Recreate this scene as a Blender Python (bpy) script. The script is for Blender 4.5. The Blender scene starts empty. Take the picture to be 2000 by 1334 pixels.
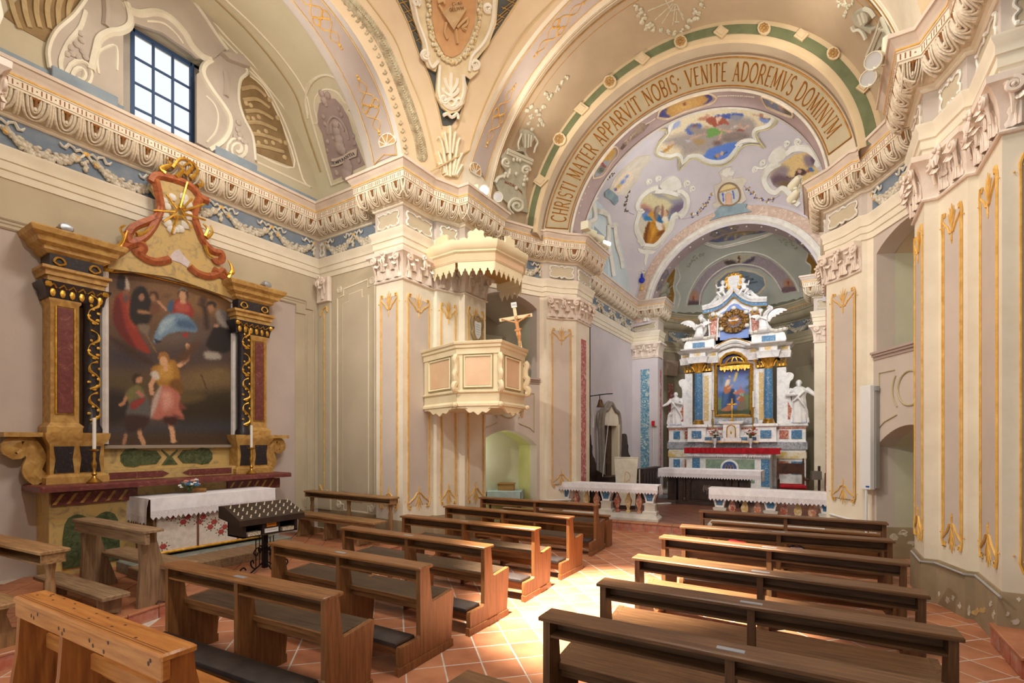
import bpy,bmesh,math,random
import numpy as np
from math import sin,cos,pi,radians,sqrt,atan2,hypot
from mathutils import Vector,Matrix
from mathutils.geometry import delaunay_2d_cdt,tessellate_polygon
from mathutils.bvhtree import BVHTree
random.seed(7)
SC=bpy.context.scene
COL=SC.collection
# camera
F,HY,TH,HC=960.0,862.0,radians(32),2.0
FW=Vector((-sin(TH),cos(TH),0));RT=Vector((cos(TH),sin(TH),0));EYE=Vector((0,0,HC))
cam=bpy.data.cameras.new('camera');camo=bpy.data.objects.new('camera',cam);COL.objects.link(camo)
camo.location=EYE;camo.rotation_euler=(pi/2,0,TH)
cam.sensor_width=36;cam.lens=36*F/2000;cam.shift_y=(HY-667)/2000;cam.clip_start=.05
SC.camera=camo
# light and exposure
vs=SC.view_settings;vs.view_transform='Standard';vs.look='None';vs.gamma=1.0;vs.use_curve_mapping=False
vs.exposure=0.0
SC.display_settings.display_device='sRGB'
W=bpy.data.worlds.new('sky');SC.world=W;W.use_nodes=True
bg=W.node_tree.nodes['Background'];bg.inputs[0].default_value=(.93,.965,1,1);bg.inputs[1].default_value=1.08
def light(name,kind,loc,aim,power,color=(1,1,1),size=.3,spot=60,blend=.5,shape=None):
 l=bpy.data.lights.new(name,kind);o=bpy.data.objects.new(name,l);COL.objects.link(o)
 o.location=loc;l.energy=power;l.color=color
 d=Vector(aim)-Vector(loc);o.rotation_euler=d.to_track_quat('-Z','Y').to_euler()
 if kind=='SPOT':l.spot_size=radians(spot);l.spot_blend=blend;l.shadow_soft_size=size
 elif kind=='AREA':l.size=size
 else:l.shadow_soft_size=size
 return o
WARM=(1,.9,.78)
light('lantern_sunbeam','SPOT',(-3.0,3.3,10.3),(-1.95,5.65,0),60000,(1,.92,.78),.12,23,.92)
light('floodlight_glow_right','SPOT',(.85,1.2,7.3),(-8.5,4.6,3.2),700,WARM,.08,75,.6)
light('floodlight_glow_left','SPOT',(-6.0,1.5,7.3),(-4.6,10,4.2),850,WARM,.06,80,.6)
light('floodlight_glow_pier','SPOT',(-5.6,1.6,7.3),(1.2,8.5,4.4),900,WARM,.08,70,.6)
light('floodlight_glow_altar','SPOT',(-.3,11.9,7.4),(-2.6,18.2,3.2),560,(1,.94,.86),.08,75,.7)
light('floodlight_glow_vault','SPOT',(-4.2,12.7,7.9),(-1.6,15.5,10.5),210,(1,.98,.96),.1,140,.8)
light('floodlight_glow_vault_right','SPOT',(-.5,12.0,7.4),(-3.4,15.5,10.5),210,(1,.97,.94),.1,140,.8)
light('floodlight_glow_altar_left','SPOT',(-4.75,12.0,7.4),(-2.4,18.2,3.4),380,(.95,.96,1),.08,75,.7)
light('floodlight_glow_up_left','SPOT',(-5.2,8.6,7.9),(-1.5,8.9,10.2),170,WARM,.1,150,.8)
light('floodlight_glow_up_right','SPOT',(.3,8.6,7.9),(-3.5,8.9,10.2),170,WARM,.1,150,.8)
light('presbytery_window_light','AREA',(.7,14.5,7.7),(-5.5,15.5,3.5),130,(.84,.9,1),1.2)
light('lantern_daylight','AREA',(-2.4,4.2,10.35),(-2.4,4.6,0),420,(1,.96,.9),2.0)
light('niche_daylight','POINT',(-7.0,9.37,1.7),(-7,9.4,0),14,(.97,1,.95),.2)
light('chapel_vault_fill','SPOT',(-6.3,3.95,7.5),(-8.6,4.2,9.0),160,WARM,.1,150,.8)  # added fill with no fixture, lightens the chapel vault
# materials
def lin(c):
 return tuple(((x/255)/12.92 if x/255<=.04045 else((x/255+.055)/1.055)**2.4)for x in c[:3])+(1,)
MATS={}
def M(name,c1,c2=None,scale=3.0,rough=.75,metal=0.0,bump=0.0,kind='noise',stretch=(1,1,1),lo=.35,hi=.65,c3=None,coat=0,detail=6,bscale=None,spec=.4,dist=0):
 if name in MATS:return MATS[name]
 m=bpy.data.materials.new(name);m.use_nodes=True;nt=m.node_tree;N=nt.nodes;L=nt.links
 b=N['Principled BSDF'];b.inputs['Roughness'].default_value=rough;b.inputs['Metallic'].default_value=metal
 b.inputs['Specular IOR Level'].default_value=spec
 if coat:b.inputs['Coat Weight'].default_value=coat;b.inputs['Coat Roughness'].default_value=.15
 tc=N.new('ShaderNodeTexCoord');mp=N.new('ShaderNodeMapping');mp.inputs['Scale'].default_value=stretch
 L.new(tc.outputs['Object'],mp.inputs[0])
 if kind=='col':
  a=N.new('ShaderNodeVertexColor');a.layer_name='Col'
  L.new(a.outputs[0],b.inputs['Base Color'])
 elif c2 is None:
  b.inputs['Base Color'].default_value=lin(c1)
 else:
  if kind=='wave':
   t=N.new('ShaderNodeTexWave');t.inputs['Scale'].default_value=scale;t.inputs['Distortion'].default_value=dist or 6
   t.inputs['Detail'].default_value=3;t.inputs['Detail Scale'].default_value=1.5
  elif kind=='voronoi':
   t=N.new('ShaderNodeTexVoronoi');t.inputs['Scale'].default_value=scale
  else:
   t=N.new('ShaderNodeTexNoise');t.inputs['Scale'].default_value=scale;t.inputs['Detail'].default_value=detail
   t.inputs['Roughness'].default_value=.6;t.inputs['Distortion'].default_value=dist
  L.new(mp.outputs[0],t.inputs['Vector'])
  r=N.new('ShaderNodeValToRGB');e=r.color_ramp.elements
  e[0].position=lo;e[0].color=lin(c1);e[1].position=hi;e[1].color=lin(c2)
  if c3:
   x=e.new((lo+hi)/2);x.color=lin(c3)
  L.new(t.outputs['Fac']if 'Fac' in t.outputs else t.outputs[0],r.inputs[0])
  L.new(r.outputs[0],b.inputs['Base Color'])
 if bump:
  t2=N.new('ShaderNodeTexNoise');t2 .inputs['Scale'].default_value=bscale or scale*3;t2 .inputs['Detail'].default_value=5
  L.new(mp.outputs[0],t2 .inputs['Vector'])
  bp=N.new('ShaderNodeBump');bp.inputs['Strength'].default_value=bump;bp.inputs['Distance'].default_value=.02
  L.new(t2 .outputs['Fac'],bp.inputs['Height']);L.new(bp.outputs[0],b.inputs['Normal'])
 MATS[name]=m;return m
CREAM=M('cream_plaster',(226,214,190),(212,198,172),1.6,.85,bump=.06,bscale=30)
CREAM2=M('light_cream_plaster',(236,226,204),(224,212,188),2,.85,bump=.05,bscale=30)
LILAC=M('lilac_plaster',(206,192,178),(196,184,172),1.3,.85,bump=.06,bscale=30)
BEIGE=M('beige_plaster',(200,186,158),(186,172,146),1.2,.87,bump=.08,bscale=25)
ROSE=M('rose_beige_plaster',(204,190,182),(190,176,168),.9,.87,bump=.08,bscale=25)
TAUPE=M('taupe_plaster',(168,154,128),(150,137,114),1.1,.87,bump=.08,bscale=20)
SAGE=M('sage_plaster',(206,204,178),(192,190,164),1.0,.87,bump=.05,bscale=20)
OLIVE=M('olive_plaster',(176,168,138),(160,152,124),1.0,.87)
BLUEGREY=M('blue_grey_plaster',(148,160,168),(128,142,154),2.5,.85)
FRIEZE=M('blue_frieze_plaster',(132,142,152),(110,123,138),4,.85)
LAV=M('lavender_plaster',(212,204,204),(200,193,196),.9,.87,bump=.04,bscale=20)
PALEBLUE=M('pale_blue_plaster',(206,216,214),(190,203,206),1.2,.87)
GREYSLAB=M('grey_plaster',(150,150,142),(134,135,130),1.6,.85)
SKIRT=M('brown_skirting_plaster',(158,138,108),(138,120,92),2.2,.85,bump=.1,bscale=12)
PINK=M('pink_stucco',(238,224,208),(226,208,190),5,.8,bump=.1,bscale=20)
STUCCO=M('shaded_stucco',(226,212,186),(196,176,144),9,.8,bump=.15,bscale=26)
WHITEST=M('white_stucco',(232,228,216),(214,208,192),6,.8)
GOLD=M('gilding',(232,184,84),(190,138,48),14,.34,.7,bump=.1)
GOLDP=M('gold_paint',(236,190,104),(210,158,70),10,.55,.0)
BROWNP=M('brown_paint',(122,74,32),(150,96,40),8,.6)
BROWND=M('rust_paint',(150,92,62),None)
GREENP=M('green_panel_paint',(112,118,82),(98,104,72),5,.8)
NICHE=M('yellow_green_plaster',(206,202,140),(184,180,118),1.2,.87)
NICHEW=M('pale_niche_plaster',(226,228,206),(212,214,190),1.0,.87)
WMARB=M('white_marble',(238,236,232),(196,198,204),5,.35,kind='noise',lo=.45,hi=.75,dist=1.5)
GMARB=M('grey_marble',(190,192,196),(120,124,132),6,.35,dist=2.5)
BMARB=M('blue_marble',(60,112,156),(196,206,200),11,.35,c3=(82,128,164),dist=2,lo=.42,hi=.7)
YMARB=M('yellow_marble',(222,186,96),(236,226,196),9,.35,c3=(206,172,110),dist=2)
RMARB=M('red_marble',(150,70,56),(226,196,172),10,.35,c3=(178,100,78),dist=2)
RMARBF=M('red_marbled_paint',(170,84,84),(226,196,186),6,.6,c3=(184,104,100),dist=2.5)
BMARBF=M('blue_marbled_paint',(76,132,158),(220,224,206),6,.6,c3=(106,154,176),dist=2.5)
OCHREM=M('ochre_marbled_paint',(206,170,96),(150,128,86),5,.5,c3=(196,168,110),dist=1.6,lo=.3,hi=.7)
OCHREG=M('golden_ochre_paint',(204,164,94),(164,120,62),6,.45,dist=1.2)
DARKM=M('black_marbled_paint',(42,36,40),(168,150,120),12,.35,c3=(58,50,52),dist=3,lo=.5,hi=.8)
MAROON=M('maroon_marbled_paint',(104,52,50),(172,130,110),7,.4,c3=(122,66,60),dist=2.5,lo=.4,hi=.78)
ORANGEM=M('orange_marbled_paint',(190,112,66),(146,74,44),7,.45,dist=1.5)
GREENM=M('green_marbled_paint',(52,66,40),(96,104,72),8,.4,dist=2.5)
LINEN=M('white_linen',(240,238,240),(226,224,230),8,.8,bump=.12,bscale=18)
LACE=M('lace_edging',(236,232,234),(206,200,206),60,.85,bump=.3,bscale=80)
REDCL=M('red_velvet',(178,14,30),(146,8,22),8,.8)
BLUECL=M('pale_blue_cloth',(166,188,194),(186,202,204),6,.8,bump=.1)
OAK=M('brown_oak',(146,98,54),(92,57,28),3,.38,stretch=(1,14,14),c3=(124,80,42),lo=.3,hi=.72,bump=.12,spec=.5)
OAKV=M('brown_oak_upright',(150,100,56),(96,60,30),3,.4,stretch=(14,14,1),c3=(126,82,44),lo=.3,hi=.72,bump=.12,spec=.5)
OAKD=M('dark_oak',(122,84,50),(72,47,27),3,.42,stretch=(1,14,14),c3=(100,67,39),lo=.3,hi=.72,bump=.12)
OAKDV=M('dark_oak_upright',(122,84,50),(72,47,27),3,.45,stretch=(14,14,1),c3=(100,67,39),lo=.3,hi=.72,bump=.12)
PINE=M('knotty_pine',(196,132,66),(150,88,38),2.5,.36,stretch=(1,12,12),c3=(178,112,52),lo=.3,hi=.72,bump=.08)
PINEV=M('knotty_pine_upright',(172,106,50),(122,66,28),2.5,.4,stretch=(12,12,1),c3=(150,88,40),lo=.3,hi=.72,bump=.08)
KNOT=M('pine_knot',(70,34,16),None,rough=.5)
OLDW=M('worn_wood',(162,132,98),(112,86,60),3,.75,stretch=(1,12,12),bump=.3,lo=.3,hi=.72)
OLDWV=M('worn_wood_upright',(158,126,92),(106,80,56),3,.75,stretch=(12,12,1),bump=.3,lo=.3,hi=.72)
WALNUT=M('dark_walnut',(72,50,40),(44,30,24),4,.5,stretch=(1,8,8),bump=.15)
SEATD=M('worn_seat_oak',(84,64,46),(56,42,31),3,.45,stretch=(1,12,12),bump=.1)
CUSH=M('dark_vinyl',(66,56,52),(50,43,41),6,.45,bump=.12,bscale=14)
STEEL=M('brushed_steel',(176,180,186),None,rough=.4,metal=.8)
BLACKI=M('black_iron',(34,32,34),None,rough=.45,metal=.7)
BRASS=M('brass',(206,164,86),(176,132,58),10,.28,.9)
WAX=M('white_wax',(238,236,228),None,rough=.5)
WHITEP=M('white_enamel',(228,228,226),None,rough=.45)
CREAME=M('cream_enamel',(222,220,196),None,rough=.45)
PULP=M('pale_yellow_paint',(230,216,180),(220,203,164),2,.6,bump=.05)
PULPP=M('pink_panel_paint',(224,190,154),(212,176,138),2,.6)
TERRA=M('terracotta',(188,126,90),(160,100,70),2.2,.4,c3=(176,114,80),bump=.08,spec=.5)
TERRB=M('weathered_terracotta',(176,98,72),(206,172,152),5,.55,lo=.4,hi=.75)
TERRC=M('pale_terracotta',(198,136,98),(170,110,78),2.2,.4,c3=(186,124,88),bump=.08,spec=.5)
GROUT=M('pale_grout',(206,194,180),(186,172,156),12,.85)
STONE=M('pale_stone',(216,210,198),(190,186,178),4,.6,bump=.12)
WINFR=M('bloom_blue_iron',(60,84,120),None,rough=.6)  # blue of the bars stands for bloom around the bright window
PLASTERD=M('grey_reveal_plaster',(176,170,160),(160,154,146),2,.85)
VCOL=M('painted_surface',None,kind='col',rough=.6,bump=.08,bscale=60,scale=3)
INK=M('black_lettering',(40,36,36),None)
GLASSM=bpy.data.materials.new('lamp_glass');GLASSM.use_nodes=True
GLASSM.node_tree.nodes['Principled BSDF'].inputs['Base Color'].default_value=(.8,.82,.85,1)
GLASSM.node_tree.nodes['Principled BSDF'].inputs['Roughness'].default_value=.12
GLASSM.node_tree.nodes['Principled BSDF'].inputs['Metallic'].default_value=.6
PANE=bpy.data.materials.new('window_glass');PANE.use_nodes=True
_n=PANE.node_tree;_b=_n.nodes['Principled BSDF'];_b.inputs['Transmission Weight'].default_value=1;_b.inputs['Roughness'].default_value=.0
_b.inputs['IOR'].default_value=1.01;_b.inputs['Base Color'].default_value=(.97,.98,1,1)
# pixels of the reference frame to points on real surfaces
def ray(x,y):return FW+RT*((x-1000)/F)+Vector((0,0,(HY-y)/F))
def Z(x,y,z):
 r=ray(x,y);return EYE+r*((z-HC)/r.z)
def X(x,y,X0):
 r=ray(x,y);return EYE+r*(X0/r.x)
def Y(x,y,Y0):
 r=ray(x,y);return EYE+r*(Y0/r.y)
def PL(p0,n):
 p0=Vector(p0);n=Vector(n).normalized()
 def f(x,y):
  r=ray(x,y);return EYE+r*((p0-EYE).dot(n)/r.dot(n)),n
 return f
def pX(x0):return PL((x0,0,0),(1,0,0))
def pY(y0):return PL((0,y0,0),(0,-1,0))
def pZ(z0):return PL((0,0,z0),(0,0,1))
def CYL(c,z,R,y0,y1):
 """inside of a barrel along the nave, kept to its own length"""
 def f(px,py):
  r=ray(px,py);a=r.x**2+r.z**2;b=2*((EYE.x-c)*r.x+(EYE.z-z)*r.z);q=(EYE.x-c)**2+(EYE.z-z)**2-R*R
  t=(-b+sqrt(max(0,b*b-4*a*q)))/(2*a);p=EYE+r*t;n=Vector((c-p.x,0,z-p.z)).normalized()
  return Vector((p.x,min(max(p.y,y0),y1),p.z)),n
 return f
def bvh(o,far=9):
 me=o.data;t=BVHTree.FromPolygons([o.matrix_world@v.co for v in me.vertices],[p.vertices[:]for p in me.polygons])
 def f(x,y):
  r=ray(x,y).normalized();h=t.ray_cast(EYE,r)
  if h[0]is None:
   h=t.find_nearest(EYE+r*far)
   return h[0],(h[1]if h[1].dot(r)<0 else-h[1])
  return h[0],(h[1]if h[1].dot(r)<0 else-h[1])
 return f
 # mesh building
class MB:
 def __init__(s):s.v=[];s.f=[]
 def add(s,v,f):
  k=len(s.v);s.v+=[tuple(p)for p in v];s.f+=[tuple(i+k for i in q)for q in f];return s
 def bx(s,x0,x1,y0,y1,z0,z1):
  return s.add([(x,y,z)for z in(z0,z1)for y in(y0,y1)for x in(x0,x1)],[(0,2,3,1),(4,5,7,6),(0,1,5,4),(2,6,7,3),(0,4,6,2),(1,3,7,5)])
 def cbx(s,x0,x1,y0,y1,z0,z1,c=.01):
  p=[(x0+c,y0),(x1-c,y0),(x1,y0+c),(x1,y1-c),(x1-c,y1),(x0+c,y1),(x0,y1-c),(x0,y0+c)]
  q=[(x0+c*1.7,y0+c),(x1-c*1.7,y0+c),(x1-c,y0+c*1.7),(x1-c,y1-c*1.7),(x1-c*1.7,y1-c),(x0+c*1.7,y1-c),(x0+c,y1-c*1.7),(x0+c,y0+c*1.7)]
  return s.rings([[(a,b,z0)for a,b in p],[(a,b,z1-c)for a,b in p],[(a,b,z1)for a,b in q]])
 def rings(s,R,cap=True,closed=True):
  k=len(s.v);n=len(R[0])
  for r in R:s.v+=[tuple(p)for p in r]
  for i in range(len(R)-1):
   for j in range(n if closed else n-1):
    a=k+i*n+j;b=k+i*n+(j+1)%n
    s.f.append((a,b,b+n,a+n))
  if cap and closed:
   s.f.append(tuple(k+j for j in range(n))[::-1]);s.f.append(tuple(k+(len(R)-1)*n+j for j in range(n)))
  return s
 def prism(s,poly,h0,h1,o=(0,0,0),a=(1,0,0),b=(0,0,1),n=None):
  o=Vector(o);a=Vector(a);b=Vector(b);n=Vector(n)if n is not None else a.cross(b)
  k=len(s.v);m=len(poly)
  for h in(h0,h1):
   for u,v in poly:s.v.append(tuple(o+a*u+b*v+n*h))
  tri=tessellate_polygon([[Vector((u,v,0))for u,v in poly]])
  for t in tri:s.f.append((k+t[0],k+t[1],k+t[2]));s.f.append((k+m+t[0],k+m+t[2],k+m+t[1]))
  for j in range(m):s.f.append((k+j,k+(j+1)%m,k+m+(j+1)%m,k+m+j))
  return s
 def lathe(s,prof,n=16,o=(0,0,0),sx=1,sy=1,a0=0,a1=2*pi):
  full=abs(a1-a0-2*pi)<1e-6
  R=[]
  for r,z in prof:
   R.append([(o[0]+r*cos(a0+(a1-a0)*j/(n if full else n-1))*sx,o[1]+r*sin(a0+(a1-a0)*j/(n if full else n-1))*sy,o[2]+z)for j in range(n)])
  return s.rings(R,cap=full,closed=full)
 def tube(s,P,r=.01,n=6,closed=False,sq=1):
  P=[Vector(p)for p in P];m=len(P);R=[];up=None
  for i,p in enumerate(P):
   t=(P[(i+1)%m]-P[i-1])if closed else(P[min(i+1,m-1)]-P[max(i-1,0)])
   if t.length<1e-9:t=Vector((0,0,1))
   t.normalize()
   if up is None:up=t.cross(Vector((0,0,1))if abs(t.z)<.9 else Vector((1,0,0))).normalized()
   up=(up-t*up.dot(t))
   if up.length<1e-6:up=t.cross(Vector((.3,.5,.8)))
   up.normalize();w=t.cross(up);rr=r[i]if hasattr(r,'__len__')else r
   R.append([tuple(p+up*(rr*cos(2*pi*j/n))+w*(rr*sq*sin(2*pi*j/n)))for j in range(n)])
  if closed:R.append(R[0]);return s.rings(R,cap=False)
  return s.rings(R)
 def sweep(s,prof,path,closed=False,z=0.0):
  P=[Vector((p[0],p[1]))for p in path];m=len(P);R=[]
  for i in range(m):
   d0=(P[i]-P[i-1]).normalized()if i>0 or closed else None
   d1=(P[(i+1)%m]-P[i]).normalized()if i<m-1 or closed else None
   d0=d0 or d1;d1=d1 or d0
   n0=Vector((d0 .y,-d0 .x));n1=Vector((d1 .y,-d1 .x));v=(n0+n1)
   v=v*(2/max(v.dot(v),.3))if v.length>1e-6 else n0
   R.append([(P[i].x+v.x*o,P[i].y+v.y*o,z+h)for o,h in prof])
  if closed:R.append(R[0])
  return s.rings(R,cap=not closed,closed=True)
 def ball(s,c,r,nu=8,nv=6,R=None):
  rx,ry,rz=r if hasattr(r,'__len__')else(r,r,r);c=Vector(c);k=len(s.v)
  V=[Vector((0,0,-rz))]
  for i in range(1,nv):
   t=-pi/2+pi*i/nv
   for j in range(nu):
    u=2*pi*j/nu;V.append(Vector((rx*cos(t)*cos(u),ry*cos(t)*sin(u),rz*sin(t))))
  V.append(Vector((0,0,rz)))
  if R is not None:V=[R@p for p in V]
  s.v+=[tuple(c+p)for p in V];L=len(V)-1
  for j in range(nu):
   s.f.append((k,k+1+(j+1)%nu,k+1+j));s.f.append((k+L,k+L-nu+j,k+L-nu+(j+1)%nu))
  for i in range(nv-2):
   for j in range(nu):
    a=k+1+i*nu+j;b=k+1+i*nu+(j+1)%nu;s.f.append((a,b,b+nu,a+nu))
  return s
 def grid(s,fn,nu,nv):
  k=len(s.v)
  for i in range(nu+1):
   for j in range(nv+1):s.v.append(tuple(fn(i/nu,j/nv)))
  for i in range(nu):
   for j in range(nv):
    a=k+i*(nv+1)+j;s.f.append((a,a+nv+1,a+nv+2,a+1))
  return s
 def xf(s,Mx):
  s.v=[tuple(Mx@Vector(p))for p in s.v];return s
 def join(s,o,Mx=None):
  return s.add([tuple(Mx@Vector(p))for p in o.v]if Mx else o.v,o.f)
 def mesh(s,name,mat,smooth=35):
  me=bpy.data.meshes.new(name);me.from_pydata(s.v,[],s.f)
  bm=bmesh.new();bm.from_mesh(me);bmesh.ops.recalc_face_normals(bm,faces=bm.faces);bm.to_mesh(me);bm.free()
  if mat:me.materials.append(mat)
  if smooth:
   me.polygons.foreach_set('use_smooth',[True]*len(me.polygons))
   me.set_sharp_from_angle(angle=radians(smooth))
  me.update();return me
def obj(name,mb,mat,parent=None,smooth=35,loc=None,label=None,kind=None):
 me=mb.mesh(name,mat,smooth)if isinstance(mb,MB)else mb
 o=bpy.data.objects.new(name,me);COL.objects.link(o)
 if parent:o.parent=parent
 if loc is not None:o.location=loc
 if label:o['label']=label
 if kind:o['kind']=kind
 return o
def part(name,mb,mat,parent,**k):return obj(name,mb,mat,parent,**k)
def tag(o,label,cat,group=None,kind=None):
 o['label']=label;o['category']=cat
 if group:o['group']=group
 if kind:o['kind']=kind
 return o
def thing(name,label,cat,loc=(0,0,0),rz=0.0,group=None):
 o=bpy.data.objects.new(name,None);COL.objects.link(o);o.location=loc;o.rotation_euler=(0,0,rz);o.empty_display_size=.1
 return tag(o,label,cat,group)
def struct(name,mb,mat,smooth=35):
 o=obj(name,mb,mat,None,smooth);o['kind']='structure';return o
def dup(o,parent=None,loc=None,rz=None,label=None):
 c=o.copy();COL.objects.link(c)
 if parent:c.parent=parent
 if loc is not None:c.location=loc
 if rz is not None:c.rotation_euler=(0,0,rz)
 if label:c['label']=label
 for ch in list(o.children):dup(ch,c)
 return c
def inst(me,name,parent,Mx):
 o=bpy.data.objects.new(name,me);COL.objects.link(o);o.parent=parent;o.matrix_local=Mx;return o
def frame(o,a,b,n=None):
 a=Vector(a);b=Vector(b);n=Vector(n)if n is not None else a.cross(b)
 return Matrix(((a.x,b.x,n.x,o[0]),(a.y,b.y,n.y,o[1]),(a.z,b.z,n.z,o[2]),(0,0,0,1)))
def crom(P,k=6,closed=False):
 P=[np.array(p,float)for p in P];m=len(P);out=[]
 for i in range(m if closed else m-1):
  p0=P[i-1]if(closed or i>0)else P[i];p1=P[i];p2=P[(i+1)%m];p3=P[(i+2)%m]if(closed or i<m-2)else p2
  for j in range(k):
   t=j/k;out.append(tuple(.5*((2*p1)+(p2-p0)*t+(2*p0-5*p1+4*p2-p3)*t*t+(3*p1-p0-3*p2+p3)*t**3)))
 if not closed:out.append(tuple(P[-1]))
 return out
def dens(P,step,closed=True):
 out=[];m=len(P)
 for i in range(m if closed else m-1):
  a=P[i];b=P[(i+1)%m];d=hypot(b[0]-a[0],b[1]-a[1]);k=max(1,int(d/step))
  for j in range(k):out.append((a[0]+(b[0]-a[0])*j/k,a[1]+(b[1]-a[1])*j/k))
 if not closed:out.append(tuple(P[-1]))
 return out
def inside(px,py,poly):
 c=np.zeros(px.shape,bool);m=len(poly)
 for i in range(m):
  x0,y0=poly[i];x1,y1=poly[i-1]
  if y0==y1:continue
  c^=((y0>py)!=(y1>py))&(px<(x1-x0)*(py-y0)/(y1-y0)+x0)
 return c
def sdist(px,py,poly,closed=True):
 d=np.full(px.shape,1e9);m=len(poly)
 for i in range(m if closed else m-1):
  x0,y0=poly[i];x1,y1=poly[(i+1)%m];ex,ey=x1-x0,y1-y0
  t=np.clip(((px-x0)*ex+(py-y0)*ey)/max(ex*ex+ey*ey,1e-9),0,1)
  d=np.minimum(d,np.hypot(px-x0-ex*t,py-y0-ey*t))
 return np.where(inside(px,py,poly),-d,d)if closed else d
def cdt(poly,step):
 B=dens(poly,step);m=len(B);xs=[p[0]for p in B];ys=[p[1]for p in B]
 gx,gy=np.meshgrid(np.arange(min(xs)+step*.5,max(xs),step),np.arange(min(ys)+step*.5,max(ys),step*.87))
 gx[1::2]+=step/2;gx=gx.ravel();gy=gy.ravel()
 if len(gx):
  k=sdist(gx,gy,B)<-step*.45;gx=gx[k];gy=gy[k]
 V=[Vector(p)for p in B]+[Vector((x,y))for x,y in zip(gx,gy)]
 r=delaunay_2d_cdt(V,[(i,(i+1)%m)for i in range(m)],[],1,1e-5)
 return[(v.x,v.y)for v in r[0]],[tuple(f)for f in r[2]],[tuple(e)for e in r[1]]
def decal(name,poly,proj,mat,thick=.012,step=9,parent=None,smooth=35,mb=None,lift=0.0,k=0,kind=None):
 if k:poly=crom(poly,k,True)
 V,Fc,_=cdt(poly,step);b=mb or MB();m=len(V);W1=[];W0=[]
 for x,y in V:
  p,n=proj(x,y);W1 .append(p+n*(thick+lift));W0 .append(p-n*.004+n*lift)
 cnt={}
 for f in Fc:
  for i in range(3):
   e=(f[i],f[(i+1)%3]);cnt[e]=1
 side=[e for e in cnt if(e[1],e[0])not in cnt]
 b.add(W1+W0,[tuple(f)for f in Fc]+[(e[0],e[1],e[1]+m,e[0]+m)for e in side])
 if mb is None:return obj(name,b,mat,parent,smooth,kind=kind)
def stroke(P,proj,r=.012,mb=None,k=0,lift=0.0,n=5,sq=1,closed=False,step=12):
 if k:P=crom(P,k,closed)
 elif step:P=dens(P,step,closed)
 Q=[]
 for q in P:
  p,nn=proj(q[0],q[1]);Q.append(p+nn*lift)
 b=mb if mb is not None else MB()
 rr=r
 if hasattr(r,'__len__'):rr=[r[0]+(r[1]-r[0])*i/max(1,len(Q)-1)for i in range(len(Q))]
 return b.tube(Q,rr,n,closed)
def paint(name,poly,proj,base,shapes,step=2.5,thick=.006,parent=None,k=0,noise=.03,mat=None,grad=None):
 """a flat painting: real surface whose vertex colours are brushed shape by shape"""
 if k:poly=crom(poly,k,True)
 V,Fc,_=cdt(poly,step);px=np.array([v[0]for v in V]);py=np.array([v[1]for v in V])
 C=np.tile(np.array(base[:3],float),(len(V),1))
 if grad is not None:
  t=((py-py.min())/(py.max()-py.min()))[:,None];C=C*(1-t)+np.array(grad,float)*t
 rng=np.random.default_rng(len(V))
 jx=px+rng.normal(0,step*.35,len(V));jy=py+rng.normal(0,step*.35,len(V))
 for sh in shapes:
  col,pts,soft=sh[0],sh[1],sh[2];mode=sh[3]if len(sh)>3 else 'p'
  if mode=='e':
   cx,cy,rx,ry,ang=pts;ca,sa=cos(radians(ang)),sin(radians(ang))
   u=((jx-cx)*ca+(jy-cy)*sa)/rx;w=(-(jx-cx)*sa+(jy-cy)*ca)/ry;d=(np.hypot(u,w)-1)*min(rx,ry)
  elif mode=='l':d=sdist(jx,jy,pts,False)-sh[4]
  else:d=sdist(jx,jy,crom(pts,4,True)if len(pts)>3 else pts)
  a=np.clip(.5-d/(2*max(soft,.3)),0,1)[:,None]*(sh[5]if len(sh)>5 else 1)
  C=C*(1-a)+np.array(col[:3],float)*a
 C*=(1+noise*rng.normal(0,1,(len(V),1)));C=np.clip(C,0,255)
 L=np.where(C/255<=.04045,C/255/12.92,((C/255+.055)/1.055)**2.4)
 m=len(V);W1=[];W0=[]
 for x,y in V:
  p,n=proj(x,y);W1 .append(p+n*thick);W0 .append(p-n*.004)
 cnt={}
 for f in Fc:
  for i in range(3):cnt[(f[i],f[(i+1)%3])]=1
 side=[e for e in cnt if(e[1],e[0])not in cnt]
 me=bpy.data.meshes.new(name)
 me.from_pydata([tuple(p)for p in W1+W0],[],[tuple(f)for f in Fc]+[(e[0],e[1],e[1]+m,e[0]+m)for e in side])
 at=me.color_attributes.new('Col','FLOAT_COLOR','POINT')
 A=np.ones((2*m,4));A[:m,:3]=L;A[m:,:3]=L;at.data.foreach_set('color',A.ravel())
 me.materials.append(mat or VCOL);me.polygons.foreach_set('use_smooth',[True]*len(me.polygons));me.set_sharp_from_angle(angle=radians(40));me.update()
 o=bpy.data.objects.new(name,me);COL.objects.link(o)
 if parent:o.parent=parent
 return o
def sculpt(name,mb,mat,voxel=.012,parent=None,it=2,loc=None):
 """fuse the pieces of a figure into one continuous skin"""
 me=mb.mesh('t',mat,0);o=bpy.data.objects.new('t',me);COL.objects.link(o)
 m=o.modifiers.new('r','REMESH');m.mode='VOXEL';m.voxel_size=voxel
 s=o.modifiers.new('s','SMOOTH');s.factor=.5;s.iterations=it
 dg=bpy.context.evaluated_depsgraph_get();r=bpy.data.meshes.new_from_object(o.evaluated_get(dg));bpy.data.objects.remove(o)
 r.name=name;r.polygons.foreach_set('use_smooth',[True]*len(r.polygons))
 if not r.materials:r.materials.append(mat)
 q=bpy.data.objects.new(name,r);COL.objects.link(q)
 if parent:q.parent=parent
 if loc is not None:q.location=loc
 return q
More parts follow.
